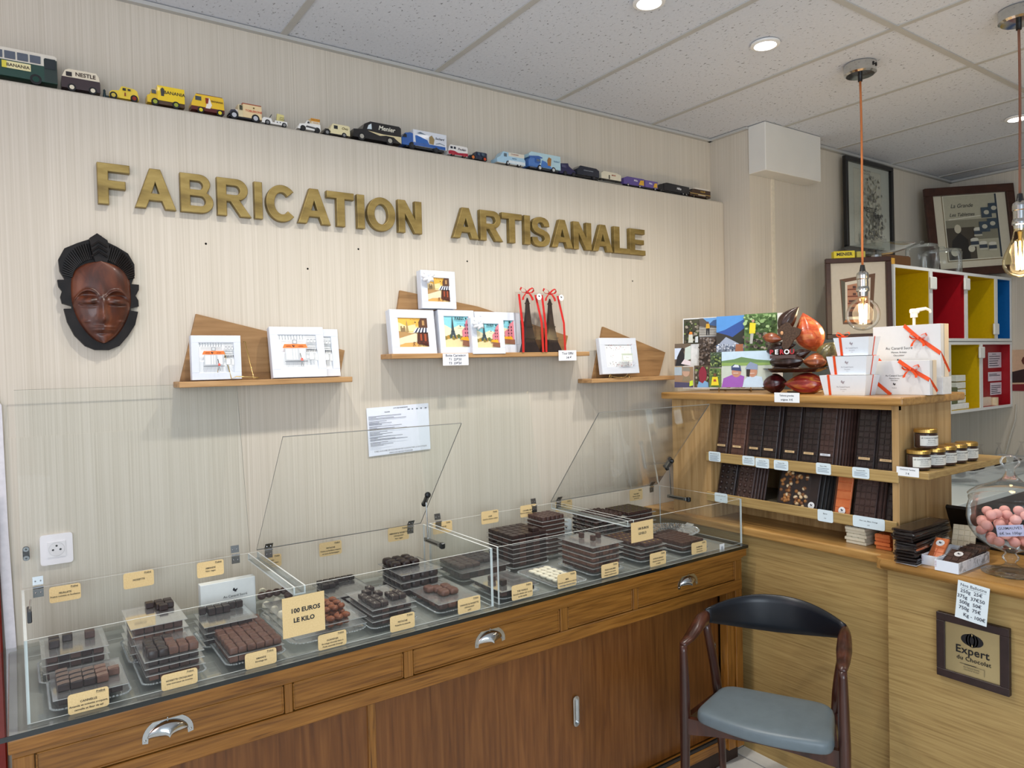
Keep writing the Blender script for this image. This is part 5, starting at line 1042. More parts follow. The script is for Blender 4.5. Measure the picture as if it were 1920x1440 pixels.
def tablet(y, z, w, h, mat, label, lean=.20, x=2.50, t=.009, cols=2, rows=9, sticker=None, group=None, wrap=True, roll=0, nuts=None, name='chocolate_tablet'):
    """tablet leaning back; y is its left edge as seen from the shop"""
    b = B(); g = .0018
    b.add(box(0, .0025, 0, w, t, h, .001), mat)
    for i in range(cols):
        for j in range(rows):
            x0 = w*i/cols+g*.5; x1 = w*(i+1)/cols-g*.5; z0 = h*j/rows+g*.5; z1 = h*(j+1)/rows-g*.5
            v = [(x0, .003, z0), (x1, .003, z0), (x1, .003, z1), (x0, .003, z1), (x0+.002, 0, z0+.002), (x1-.002, 0, z0+.002), (x1-.002, 0, z1-.002), (x0+.002, 0, z1-.002)]
            b.add((v, [(4, 5, 6, 7), (0, 1, 5, 4), (1, 2, 6, 5), (2, 3, 7, 6), (3, 0, 4, 7)]), mat)
    if nuts:
        rnd = random.Random(int(y*1000))
        for k in range(nuts[0]):
            c = rnd.choice(nuts[1]); b.add(ball(.008, .006, rnd.uniform(.007, .010), 8, 6), C(c, .5), T_(rnd.uniform(.008, w-.008), .001, rnd.uniform(.01, h-.01), ry=rnd.uniform(0, 3)), smooth=True)
    o = b.obj(name, None, (x, y, z), (0, 0, 0), fix=False)
    o.rotation_euler = (Matrix.Rotation(RZM, 4, 'Z') @ Matrix.Rotation(-lean, 4, 'X') @ Matrix.Rotation(roll, 4, 'Y')).to_euler()
    tag(o, label, 'chocolate tablet', group)
    if wrap: k = B(); k.add(box(-.002, -.0035, -.001, w+.002, t+.002, h+.012, .001), CELLO); k.obj('wrapper', o)
    if sticker:
        a = Art(-.0042)
        if sticker[0] == 'strip': a.rect(w*.5-.021, h*.20, w*.5+.021, h*.20+.0085, C(sticker[1], .5)); a.text(sticker[2], w*.5, h*.20+.004, .005)
        else: a.disc(w*.55, h*.14, .0135, 'F0F2F4', 20); duck(a, w*.55, h*.15, .010, HAND); a.text('Canard Sucré', w*.55, h*.11, .003)
        a.obj('sticker', o, fix=False)
    return o
ty = lambda u, v=850, x=2.50: onx(u, v, x).y
UP = [(1335, 1361, MDCH, 'MADAGASCAR', 4, 'first from the left'), (1369, 1396, MKCH, 'LAIT 40%', 4, 'second from the left, milk brown'), (1400, 1425, DKCH, 'EQUATEUR', 1, 'third from the left'), (1427, 1458, DKCH, 'TANZANIE 75%', 4, 'fourth from the left, under wrinkled film'),
      (1466, 1494, DKCH, 'PEROU 70%', 3, 'fifth from the left'), (1501, 1530, DKCH, 'GRENADE 72%', 3, 'sixth from the left'), (1533, 1560, MDCH, 'HAITI 70%', 9, 'seventh from the left'), (1603, 1636, DKCH, 'VENEZUELA 80%', 4, 'second from the right'), (1643, 1677, DKCH, 'REPUBLIQUE', 1, 'rightmost')]
for k, (u0, u1, m, s, nb, wh) in enumerate(UP):
    y0, y1 = min(ty(u0), 2.040), ty(u1); w = min(.066, y0-y1)
    tablet(y0, 1.206, w, .232, m, 'long dark wrapped chocolate tablet on the upper shelf, %s' % wh if m is not MKCH else 'long wrapped milk chocolate tablet on the upper shelf, second from the left', .19, 2.497, rows=11, cols=3, sticker=('strip', 'D9B98A' if k != 6 else 'D8DCE4', s))
    for q in range(1, nb+1):
        tablet(y0-.0058*q-.004, 1.206, w, .232, m, 'wrapped tablet edge fanned out behind the front tablet, %s' % wh.split(',')[0] if True else '', .19, 2.497+.011*q, rows=1, cols=1, group='tablets fanned behind number %s' % s.lower(), wrap=q < 3)
LO = [(1343, 1374, 923, DKCH, 3, 4, 7, ('1A1210',), 'studded dark tablet in film on the lower shelf, leftmost'), (1379, 1408, 928, MDCH, 4, 4, 7, ('5A3A2C',), 'studded brown tablet in film on the lower shelf, second from left')]
for u0, u1, v, m, nb, c, r, n_, lb in LO:
    y0, y1 = ty(u0, v), ty(u1, v); w = y0-y1
    o = tablet(y0, 1.036, w, .145, m, lb, .26, 2.50, rows=1, cols=1)
    k = B()
    for i in range(3):
        for j in range(6): k.add(ball(.009, .007, .009, 8, 6), m, T_(w*(i+.5)/3, .001, .145*(j+.5)/6), smooth=True)
    k.obj('nut_bumps', o)
    for q in range(1, nb+1): tablet(y0-.0085*q, 1.036, w, .140, m, 'crinkled film packet fanned beside the %s' % ('leftmost studded tablet' if m is DKCH else 'second studded tablet'), .26, 2.50+.010*q, rows=1, cols=1, group='film packets fanned on the lower shelf '+m.name, t=.007)
for u0, u1, wh in ((1458, 1484, 'left'), (1484, 1514, 'right')):
    y0, y1 = ty(u0, 950), ty(u1, 950); tablet(y0, 1.036, y0-y1, .150, DKCH, 'dark tablet covered with whole nuts on the lower shelf, %s one of the pair' % wh, .26, 2.495, rows=1, cols=1, nuts=(26, ['D9B98A', 'A8713A', '7A4A26', '8A5A30', 'E3CBA4']))
y0 = ty(1512, 955); tablet(y0, 1.036, .044, .152, DKCH, 'plain dark tablet with round white sticker on the lower shelf, beside the nut tablets', .28, 2.492, rows=1, cols=1, sticker=('disc',))
for q in range(5): tablet(y0-.012-.010*q, 1.036, .044, .146, BLACK, 'black wrapped tablet edge between the plain dark and the orange tablet', .28, 2.505+.010*q, rows=1, cols=1, group='black tablet edges on the lower shelf', t=.006)
y0 = ty(1556, 955); tablet(y0, 1.036, .040, .142, MDCH, 'brown tablet half hidden behind the orange tablet on the lower shelf', .24, 2.515, rows=5, cols=2)
y0 = ty(1567, 955); tablet(y0, 1.036, .058, .160, ORCH, 'orange tablet with round white sticker on the lower shelf', .24, 2.485, rows=5, cols=1, sticker=('disc',))
y0 = ty(1601, 960); tablet(y0, 1.036, .078, .150, MDCH, 'broad brown squared tablet on the lower shelf right of the orange one', .24, 2.492, rows=6, cols=4)
for q in range(4): tablet(y0-.030-.009*q, 1.036, .060, .146, MDCH, 'film wrapped tablet edge right of the broad brown tablet', .24, 2.508+.010*q, rows=1, cols=1, group='film tablet edges on the lower shelf', t=.007)
y0 = ty(1655, 968); tablet(y0, 1.036, .058, .150, DKCH, 'dark squared tablet at the right end of the lower shelf', .24, 2.520, rows=6, cols=3)

def side_card(u0, u1, v0, v1, x, lines, label, m=CARDW, size=.16, r=.006, mat=None, name='shelf_card', bold=.006):
    p = onx(u0, v1, x); w = p.y-onx(u1, v1, x).y; h = onx(u0, v0, x).z-p.z; pc = Vector((x, p.y-w/2, p.z-.002))
    a = card(w, h, .0008, m, r); a.y = -.0002
    for s, dz, k in lines:
        if s.startswith('#'): a.rect(-w*.38, h*dz, w*.38*(1-.3*(k != 1)), h*dz+h*.035, C('6A7C92', .6))
        else: a.text(s, 0, h*dz, h*size*k, mat or INK, bold=bold)
    return tag(a.obj(name, None, pc, (0, 0, RZM), fix=False), label, 'card')
FX = 2.4540
SL = [('#', .52, 1), ('#', .38, .8), ('#', .24, 1)]
side_card(1329, 1351, 845, 863, FX, [('MADAGASCAR 67%', .78, .8), ('#', .6, 1), ('#', .48, .8), ('#', .36, 1), ('#', .24, .8), ('#', .12, 1)], 'white rounded card at the left end of the upper rail')
for u0, u1, v0, v1, s, wh in ((1392, 1415, 853, 870, 'Madagascar 75%', 'second from the left, touching the third'), (1416.5, 1442, 857, 875, 'Equateur 70%', 'third from the left, touching the second'), (1451, 1478, 861, 879, 'Tanzanie 75%', 'fourth from the left'), (1530, 1558, 866, 887, 'Pérou 70%', 'fifth from the left'), (1598, 1630, 874, 894, 'Venezuela 80%', 'rightmost')):
    side_card(u0, u1, v0, v1, FX, [(s, .72, .9)]+SL, 'white rounded card on the upper rail, %s' % wh)
side_card(1340, 1364, 922, 939, FX, [('ROCHER NOIR LAIT', .72, .9), ('5 €', .3, .8)], 'white rounded card at the left end of the lower rail')
side_card(1533, 1562, 953, 975, FX, [('Barre', .68, 1), ('5 €', .3, .8)], 'white rounded card in the middle of the lower rail')
side_card(1599, 1659, 964, 985, FX, [('Noir, Lait, Blanc, Orange', .62, 1), ('6 €', .28, .9)], 'wide white rounded card near the right end of the lower rail')
side_card(1452, 1499, 735, 753, 2.4365, [('Tablette grandes', .70, 1.55), ('origines  8 €', .28, 1.7)], 'handwritten white price card on the top edge of the shelf unit', PAPER, .16, .001, HAND, 'price_card', .01)
side_card(1681, 1723, 873, 890, 2.4565, [('CHOCO Tartine', .72, 1.45), ('7 €', .28, 1.8)], 'handwritten white price card taped below the spread jars', PAPER, .16, .001, HAND, 'price_card', .01)

# ---- spread jars
SPR = C('4A2A1C', .5); GLD = C('C9A45C', .3, .9, .04)
def jar(x, y, z, label, s=1, rz=-.6):
    t = thing('spread_jar', label, 'jar', (x, y, z), (0, 0, rz), 'chocolate spread jars')
    b = B(); b.add(lathe([(.001, .003), (.031*s, .003), (.034*s, .007), (.034*s, .048), (.030*s, .052), (.001, .052)], 24), SPR, smooth=False); b.obj('spread', t)
    b = B(); b.add(shell([(.030*s, 0), (.036*s, .005), (.036*s, .050), (.034*s, .056)], 28), JARG, smooth=True); b.obj('glass', t)
    b = B(); b.add(lathe([(.0355*s, .055), (.0365*s, .056), (.0365*s, .066), (.034*s, .068), (.001, .067)], 32), GLD); b.obj('lid', t)
    # paper label curved round the front
    lb = Art(0); R = .0366*s; n = 14; vs = []; 
    for k in range(n+1): a = radians(-90-58+116*k/n); vs += [(R*cos(a), R*sin(a), .012), (R*cos(a), R*sin(a), .046)]
    lb.add((vs, [(2*k, 2*k+2, 2*k+3, 2*k+1) for k in range(n)]), C('E4E4DC', .6))
    for s_, zz, sz in (("LE CHOC'O'TARTINE", .038, .0072), ('pâte à tartiner', .031, .0045), ('sans huile de palme', .025, .0035), ('cacao noisettes lait sucre', .019, .0032)):
        v, f = txt(s_, sz, bold=.01); R2 = R+.0004
        v = [(R2*sin(x/R2), -R2*cos(x/R2), z+zz) for x, y_, z in v]; lb.add((v, f), INK)
    lb.obj('paper_label', t, fix=False); return t
jar(2.512, 1.198, 1.2350, 'spread jar at the front left end of the side shelf, below the top jar')
for k, x in enumerate((2.600, 2.682, 2.765, 2.850)): jar(x, 1.190, 1.2350, 'spread jar standing %s in the row on the side shelf' % ['second', 'third', 'fourth', 'last'][k])
jar(2.555, 1.194, 1.3040, 'spread jar stacked on top of two other jars on the side shelf')

# ---- things on the ledge and counter
for k in range(5):
    b = B(); x0, y0 = 2.497+random.uniform(-.006, .006), 1.376+random.uniform(-.004, .006)
    b.add(box(0, 0, 0, .135, .076, .0105, .001), WHCH)
    for i in range(6):
        for j in range(3): b.add(box(.003+i*.022, .003+j*.0245, .0105, .022+i*.022, .0245+j*.0245, .0125, .001), WHCH)
    tag(b.obj('chocolate_tablet', None, (x0, y0, .9405+k*.0127), (0, 0, random.uniform(-.03, .03))), 'white chocolate tablet in the low stack under the lower rail', 'chocolate tablet', 'stack of white tablets on the ledge')
for k in range(4):
    b = B(); b.add(box(0, 0, 0, .135, .054, .0115, .001), ORCH)
    for i in range(6):
        for j in range(2): b.add(box(.003+i*.022, .003+j*.0255, .0115, .022+i*.022, .0265+j*.0255, .0135, .001), ORCH)
    tag(b.obj('chocolate_tablet', None, (2.50-.006*(k % 2)-.004*(k == 3), 1.287+.002*(k % 3), .9405+k*.0137), (0, 0, random.uniform(-.03, .03))), 'orange chocolate tablet in the low stack left of the dark stack', 'chocolate tablet', 'stack of orange tablets on the ledge')
for k in range(11):
    t = link('chocolate_tablet', None, None, (2.508, 1.186, .9408+k*.0104), (0, 0, random.uniform(-.04, .04)+.03)); tag(t, 'black wrapped chocolate tablet in the tall stack beside the shelf unit', 'chocolate tablet', 'tall stack of black wrapped tablets')
    o_ = random.uniform(-.006, .006)-(.004 if k > 7 else 0)
    b = B(); b.add(jitterbox(.250, .062, .0085, .0012, k, .003), DKCH, T_(o_, 0, 0)); b.obj('bar', t)
    b = B(); v, f = jitterbox(.262, .070, .0095, .0022, k+50, .004); b.add((v, f), clear('film', (.66, .64, .64), .30, .10, .002) if k == 0 else bpy.data.materials['film'], T_(o_, 0, .0002)); b.obj('wrapper', t)
p = onz(1690, 1056, .941); b = Art(0); b.add(extz([(-.03, -.035), (.03, -.03), (.028, .03), (-.028, .032)], 0, .0006), PAPER); tag(b.obj('paper_slip', None, (2.405, 1.178, .9401)), 'white paper slip under the tall stack of black wrapped tablets', 'paper')
def carton_tray(x0, x1, y0, y1, h, label):
    t = thing('carton_tray', label, 'box', (x0, (y0+y1)/2, .9405)); w, d = x1-x0, (y1-y0)/2; m = C('E6ECF6', .6, var=.01)
    g = ramped('marbled_side', [(.35, '8E8E90'), (.5, 'D8D8DC'), (.7, 'E8E8EA')], (30, 30, 30), .6, 5, 0, distort=2.5) if 'marbled_side' not in bpy.data.materials else bpy.data.materials['marbled_side']
    b = B(); b.add(box(0, -d, 0, w, d, .002), m); b.add(box(0, -d, .002, .002, d, h), m); b.add(box(w-.002, -d, .002, w, d, h), m); b.add(box(.002, -d, .002, w-.002, -d+.002, h), g); b.add(box(.002, d-.002, .002, w-.002, d, h), m)
    b.obj('carton', t)
    a = Art(-.0004)
    for k in range(4): a.line(-d+.001, h*.35+k*h*.15, -d+.006, h*.40+k*h*.15, .0012, 'A85A6A') if d else None
    o = a.obj('print', t, (0, 0, 0), (0, 0, RZM), fix=False); return t
carton_tray(2.418, 2.62, 1.098, 1.147, .032, 'white carton tray beside the tall black stack, holding the orange tablet')
carton_tray(2.382, 2.60, 1.020, 1.090, .034, 'white carton tray in front, holding the brown sticker tablet')
def lying(x, y, z, w, l, mat, rot, label, cols, rows, sticker=None):
    b = B(); b.add(box(-w/2, -.004, 0, w/2, .004, l, .001), mat)
    for i in range(cols):
        for j in range(rows): b.add(box(-w/2+w*i/cols+.001, -.006, l*j/rows+.001, -w/2+w*(i+1)/cols-.001, -.004, l*(j+1)/rows-.001, .0008), mat)
    o = b.obj('chocolate_tablet', None, (x, y, z), rot); tag(o, label, 'chocolate tablet')
    if sticker:
        a = Art(-.0064); a.disc(0, l*.78, .013, 'F0F2F4', 20); duck(a, 0, l*.79, .010, HAND); a.text('Canard Sucré', 0, l*.75, .003); a.obj('sticker', o, fix=False)
    if mat is not WHCH: k = B(); k.add(box(-w/2-.002, -.0075, -.002, w/2+.002, .005, l+.008, .002), CELLO); k.obj('wrapper', o)
    return o
lying(2.438, 1.122, .945, .042, .105, ORCH, (radians(-52), 0, RZM+.05), 'orange tablet with round sticker leaning in the rear carton tray', 2, 5, True)
lying(2.400, 1.056, .945, .060, .100, MDCH, (radians(-66), 0, RZM), 'brown tablet with round sticker leaning in the front carton tray', 3, 5, True)
for k in range(4): lying(2.462+k*.024, 1.056, .945, .056, .095, MDCH if k % 2 else DKCH, (radians(-66), 0, RZM), 'wrapped dark tablet behind the sticker tablet in the front carton tray', 3, 5)['group'] = 'wrapped tablets filling the front carton tray'
lying(2.655, 1.125, .9405, .070, .105, WHCH, (radians(-38), 0, RZM+.25), 'white chocolate tablet standing upright behind the carton trays', 4, 5)

# ---- handwritten ballotin list and plaque on the counter front
nt = onx(1811, 1088, 2.384)
a = Art(0); w, h = .088, .118; a.add(box(-w/2, 0, -h, w/2, .0006, 0), C('E4EFF4', .6, var=.01))
a.text('Nos Ballotins', 0, -.012, .0135, HAND, bold=.006); a.rect(-.034, -.0205, .036, -.0198, HAND)
for i, s in enumerate(('250g  25€', '375g  37€50', '500g  50€', '750g  75€')): a.text(s, -.004, -.030-i*.0175, .0150, HAND, bold=.006)
a.text('Kg - 100€', .010, -.102, .0150, HAND, bold=.006)
o = a.obj('price_list', None, (2.3825, .972, .9245), (radians(6), 0, RZM), fix=False); o.rotation_euler = (Matrix.Rotation(RZM, 4, 'Z') @ Matrix.Rotation(radians(5), 4, 'Y')).to_euler(); o.location.x = 2.3685; tag(o, 'handwritten white ballotin price list taped to the counter edge', 'paper')
pq = thing('wall_plaque', 'square dark wood plaque with gold plate on the counter front', 'plaque', (2.425, .9965, .697), (0, 0, RZM))
b = B(); s = .1025
for q in ((-s, -s, s, -s+.025), (-s, s-.025, s, s), (-s, -s+.025, -s+.025, s-.025), (s-.025, -s+.025, s, s-.025)): b.add(box(q[0], -.018, q[1], q[2], 0, q[3], .0015), C('2E1F1E', .45, var=.2, scale=40))
b.obj('frame', pq)
a = Art(-.012); a.add(box(-s+.025, -.012, -s+.025, s-.025, -.004, s-.025), C('C9B88A', .28, .75, .08, scale=4)); K = C('16161A', .4)
cx, cz = 0, .036
for sgn in (-1, 1):
    L0 = [(cx+sgn*(.030*sin(pi*k/12)), cz+.019*cos(pi*k/12)) for k in range(13)]; L1 = [(cx+sgn*(.016*sin(pi*k/12)), cz+.021*cos(pi*k/12)) for k in range(12, -1, -1)]; a.poly([(x+sgn*.002, z) for x, z in L0]+[(x+sgn*.002, z) for x, z in L1], K)
    L0 = [(cx+sgn*(.0135*sin(pi*k/12)), cz+.022*cos(pi*k/12)) for k in range(13)]; L1 = [(cx+sgn*(.0095*sin(pi*k/12)), cz+.0205*cos(pi*k/12)) for k in range(12, -1, -1)]; a.poly(L0+L1, K)
a.poly([(cx+.006*sin(2*pi*k/16)*abs(sin(2*pi*k/16))**.3, cz+.014*cos(2*pi*k/16)) for k in range(16)], K)
a.text('Expert', 0, .000, .034, K, bold=.012, spacing=1.05); a.text('du Chocolat', .004, -.026, .0185, K, bold=.006, spacing=1.05)
a.rect(-.035, -.0435, .010, -.0425, K); a.rect(-.022, -.0445, .012, -.0428, K); a.rect(.010, -.0455, .034, -.0447, K); a.rect(.034, -.066, .0348, -.0447, K)
a.text('Au Canard Sucré', -.002, -.052, .0065, K); a.text('Chocolatier Artisan', -.002, -.0595, .0055, K)
a.obj('gold_plate', pq, fix=False)

# ---- footed glass jar with pink marshmallows
gj = thing('candy_jar', 'footed glass candy jar with domed lid full of pink balls', 'jar', (2.522, .930, .9405))
b = B(); b.add(shell([(.001, .006), (.03, .006), (.070, .003), (.078, .0), (.079, .003), (.060, .010), (.028, .018), (.016, .026), (.014, .034), (.022, .042), (.024, .050), (.016, .058), (.016, .064), (.030, .070), (.060, .082), (.090, .103), (.110, .135), (.118, .170), (.116, .200), (.110, .222), (.112, .232), (.108, .236)], 48), JARG, smooth=True); b.obj('bowl', gj)
b = B(); b.add(shell([(.112, .238), (.114, .243), (.108, .250), (.090, .262), (.060, .274), (.035, .285), (.020, .298), (.013, .312), (.012, .322), (.016, .328), (.024, .334), (.028, .346), (.024, .358), (.014, .366), (.001, .368)], 48), JARG, smooth=True); l = b.obj('lid', gj)
PINK = C('E9A9A0', .75, var=.04)
rnd = random.Random(3); pts = []
for lay in range(4):
    zz = .100+lay*.026; R = [.058, .080, .092, .085][lay]; m = [9, 13, 16, 11][lay]
    cnt = 0
    for k in range(m*2):
        rr, a_ = R*sqrt(rnd.random()) if k % 3 else R*.96, rnd.uniform(0, 2*pi); c = (rr*cos(a_), rr*sin(a_), zz+rnd.uniform(-.003, .006))
        if c[0]*-.94+c[1]*-.35 > .070 and abs(c[2]-.15) < .034 and abs(c[0]*.35-c[1]*.94) < .05: continue
        if all((c[0]-p[0])**2+(c[1]-p[1])**2+(c[2]-p[2])**2 > .0265**2 for p in pts): pts.append(c); cnt += 1
        if cnt >= m: break
bm_ = B(); bm_.add(ball(.0155, .0155, .0148, 14, 10), PINK, smooth=True); bm_ = bm_.mesh('marshmallow')
for c in pts: tag(link('marshmallow_ball', bm_, None, (2.522+c[0], .930+c[1], .9405+c[2])), 'pink marshmallow ball inside the footed glass jar', 'sweet', 'pink balls in the glass jar')
a = Art(0); a.add(box(-.034, 0, -.017, .034, .0006, .017), C('C9C6E4', .6)); a.text('GUIMAUVES', 0, .007, .011, HAND, bold=.006); a.text('6€ les 100gr', 0, -.008, .011, HAND, bold=.006)
o = a.obj('price_card', None, (2.4275, .896, 1.092), fix=False); o.rotation_euler = (Matrix.Rotation(radians(-69), 4, 'Z') @ Matrix.Rotation(radians(-8), 4, 'Y')).to_euler(); tag(o, 'small lilac handwritten card inside the footed glass jar', 'card')
# ---- till screen
tl = thing('till_screen', 'black till screen seen from behind next to the glass jar', 'screen', (2.86, 1.08, .9405))
b = B(); b.add(box(-.09, -.10, 0, .06, .10, .014, .004), BLACK); b.add(box(-.02, -.03, .01, .01, .03, .06), BLACK); b.obj('stand', tl)
b = B(); b.add(box(-.012, -.19, -.065, .004, .20, .075, .004), BLACK, T_(-.02, 0, .065, ry=radians(-28))); b.obj('screen', tl)
# ================================================================ on top of the shelf unit
TZ = 1.4832
# ---- photo board on a wire stand
pb = thing('photo_board', 'collage board of cocoa farm photos standing on the shelf unit', 'photo board', (2.545, 2.262, TZ+.012), (radians(-3), 0, radians(-69.8)))
w, h = .445, .325
a = Art(0); a.add(box(0, 0, 0, w, .004, h), C('F2F3F4', .5)); a.y = -.0002
def cell(x0, z0, x1, z1, col):
    x0 += .0008; x1 -= .0008; z0 += .0008; z1 -= .0008; a.rect(x0, z0, x1, z1, col)
    return lambda u, v: (x0+(x1-x0)*u, z0+(z1-z0)*v)
def blobs(X, n, cols, r, u0=0, u1=1, v0=0, v1=1, seed=1):
    rn = random.Random(seed)
    for k in range(n):
        p = X(u0+(u1-u0)*rn.random(), v0+(v1-v0)*rn.random()); a.disc(p[0], p[1], r*rn.uniform(.5, 1.2), rn.choice(cols), 6, r*rn.uniform(.4, 1.1))
PP = lambda X, L, c: a.poly([X(*q) for q in L], c)
G1 = ['3A4A2A', '55673A', '7A8A4A', '8FA060', '2A3420']; G2 = ['4A4238', '6A6052', '8A8070', 'A89E8C', '2E2822']
c0, c1, c2, c3 = .003, .082, .172, .302
X = cell(c0, .205, c1-.002, h-.004, '4A4A38'); blobs(X, 46, G1+G2, .007, .08, .92, .08, .95, 1); PP(X, [(.35, .05), (.65, .05), (.62, .38), (.38, .38)], 'D6D8CC'); PP(X, [(.78, .05), (.97, .05), (.97, .3), (.8, .28)], 'D6DCE0'); PP(X, [(.38, .38), (.62, .38), (.60, .48), (.45, .5)], 'E08A3A'); PP(X, [(.3, .4), (.5, .72), (.45, .78), (.2, .5)], '3A342E')
X = cell(c1, .238, c2-.002, h-.004, '5A5048'); PP(X, [(.2, 1), (1, 1), (1, .6), (.6, .62)], '6FA4DC'); PP(X, [(.5, .62), (.75, .85), (1, .9), (1, .5)], '3A5A8A'); PP(X, [(0, .0), (1, 0), (1, .4), (0, .55)], 'B8B4AC')
for k in range(5): a.line(*X(.02, .1+k*.1), *X(.98, .05+k*.1), .0022, '5A544C')
PP(X, [(.38, .05), (.44, .05), (.46, .4), (.5, .05), (.56, .05), (.56, .45), (.38, .45)], '26262A'); PP(X, [(.36, .42), (.58, .42), (.55, .68), (.38, .68)], 'D8A83A'); a.disc(*X(.47, .74), .005, '6A4A3A')
X = cell(c1, .105, c2-.002, .235, '4A3E36'); blobs(X, 110, ['7A6A5E', '9A8A7C', '5A4A3E', '3A2E26', '8E8480'], .006, .05, .95, .05, .95, 3)
X = cell(c2, .160, c3-.002, h-.004, '5A9AE0'); PP(X, [(0, .55), (.3, .62), (.55, .72), (.8, .82), (1, .9), (1, .4), (0, .4)], '3456A0'); PP(X, [(0, .56), (.35, .48), (.6, .40), (1, .58), (1, .2), (0, .2)], '3A342E'); PP(X, [(.55, .4), (1, .65), (1, .2), (.6, .2)], '2E3026'); PP(X, [(0, 0), (.72, 0), (.80, .22), (.34, .42), (0, .16)], 'A6B0C4')
blobs(X, 90, ['E4E8F0', '5A6478', 'C4CCDC', '78849A'], .0045, .03, .72, .03, .22, 5); PP(X, [(.72, 0), (1, 0), (1, .2), (.74, .2)], 'A86A4C')
X = cell(c3, .160, w-.003, h-.004, '5F8048'); blobs(X, 90, ['8FB070', '4A6A34', 'AECB8E', '3A5228'], .009, .04, .96, .5, .95, 6); blobs(X, 70, G2, .007, .04, .96, .04, .45, 7); PP(X, [(.26, .18), (.34, .18), (.38, .5), (.28, .5)], 'B4B4AC'); PP(X, [(.24, .45), (.42, .45), (.44, .72), (.26, .74)], 'E8D42A'); a.disc(*X(.36, .78), .006, 'C49A80')
X = cell(c0, .100, c1-.002, .202, '6A5A4A'); PP(X, [(0, .3), (.5, .35), (.5, .8), (0, .8)], 'D4DEF0'); PP(X, [(.05, 0), (.6, 0), (.65, .4), (.5, .75), (.35, .7), (.15, .4)], '1E1C20'); a.disc(*X(.5, .72), .009, '2A2220'); PP(X, [(.6, .2), (1, .3), (1, .9), (.65, .8)], 'C8D4CC'); PP(X, [(.4, .1), (1, .0), (1, .2), (.6, .3)], 'E4D4D8')
X = cell(c0, .004, .092, .097, '9A7A5C'); PP(X, [(0, 0), (1, 0), (1, .22), (0, .28)], '4A4460'); PP(X, [(0, .6), (.4, .6), (.4, 1), (0, 1)], 'A8B4BC'); PP(X, [(.4, .3), (.9, .3), (.8, .55), (.5, .6)], '8A7A60'); a.disc(*X(.62, .74), .017, 'C09A82', 12, .020); PP(X, [(.42, .8), (.85, .78), (.80, .98), (.48, .98)], '8A8478'); PP(X, [(.8, .05), (1, .1), (.98, .35), (.82, .3)], 'C8DC3A')
X = cell(.095, .004, c2-.004, .102, '5A4A38'); blobs(X, 40, G1+G2+['C8B49A'], .007, .08, .92, .08, .95, 9); p = X(.60, .55); a.poly([(p[0]+.018*sin(2*pi*k/16), p[1]+.040*cos(2*pi*k/16)*(1-.1*abs(sin(k)))) for k in range(16)], '8A1E34'); PP(X, [(.25, 0), (.98, 0), (.95, .22), (.72, .3), (.6, .18), (.35, .28)], '7AA4CC')
X = cell(c2, .090, .226, .157, '4A5A44'); blobs(X, 50, G1+['6A7A6A'], .005, .08, .92, .08, .92, 11)
X = cell(c2, .004, .226, .087, '5F7F3E'); blobs(X, 30, G1, .006, .1, .9, .55, .95, 12); PP(X, [(.2, .1), (.85, .1), (.75, .55), (.3, .55)], 'E8D02A'); a.disc(*X(.52, .66), .007, '6A4A34'); PP(X, [(.4, .3), (.65, .3), (.6, .42), (.42, .42)], 'A84A2A')
X = cell(.229, .004, w-.003, .157, 'C4CCC0'); PP(X, [(0, .62), (1, .62), (1, 1), (0, 1)], 'C6DCEC'); PP(X, [(0, .60), (1, .60), (1, .72), (.7, .76), (.4, .84), (.25, .78), (0, .74)], '6A8A58'); PP(X, [(0, .60), (1, .60), (1, .67), (0, .69)], '8AA85A')
PP(X, [(0, 0), (.42, 0), (.46, .3), (.34, .36), (.2, .34), (.04, .25)], '9A5AB4'); a.disc(*X(.30, .42), .020, 'C08A70', 14, .022); PP(X, [(.20, .48), (.40, .44), (.38, .60), (.26, .64), (.20, .58)], '3A4670'); PP(X, [(.22, .56), (.36, .55), (.34, .62), (.27, .63)], 'D4DCE8')
PP(X, [(.42, 0), (.85, 0), (.8, .28), (.56, .34), (.46, .2)], 'C4D8EC'); a.disc(*X(.62, .42), .020, 'C08A70', 14, .022); PP(X, [(.50, .30), (.56, .28), (.58, .5), (.5, .5)], '2A2220'); PP(X, [(.48, .50), (.72, .48), (.72, .62), (.58, .70), (.52, .62)], '8A98B4'); a.rect(*X(.24, .385), *X(.34, .40), 'E8DCD4'); a.rect(*X(.57, .375), *X(.66, .39), 'E8DCD4')
a.obj('collage', pb, fix=False)
e2 = lambda u, v, x: tuple(onx(u, v, x))
b = B(); M_ = Matrix.Translation((2.545, 2.262, TZ)) @ Matrix.Rotation(radians(-69.8), 4, 'Z')
LC = lambda x, y, z: tuple(M_ @ Vector((x, y, z)))
b.add(tube([LC(.175, -.018, .0), LC(.178, -.02, .03), LC(.195, -.018, .04), LC(.21, -.018, .02), LC(.225, -.018, .018), LC(.245, -.018, .038), LC(.26, -.018, .04), LC(.275, -.018, .018), LC(.29, -.018, .018), LC(.305, -.018, .036), LC(.315, -.018, .03), LC(.318, -.018, .0)], .0022, 8), C('C9B48A', .3, .8), smooth=True)
b.add(tube([LC(.13, -.006, .008), LC(.40, -.006, .008)], .003, 6), C('3A2A20', .4)); b.add(tube([LC(.19, .04, 0), LC(.19, -.006, .008)], .002, 6), BRASS); b.add(tube([LC(.30, .04, 0), LC(.30, -.006, .008)], .002, 6), BRASS)
tag(b.obj('wire_easel'), 'wavy wire stand holding the photo board on the shelf unit', 'stand')

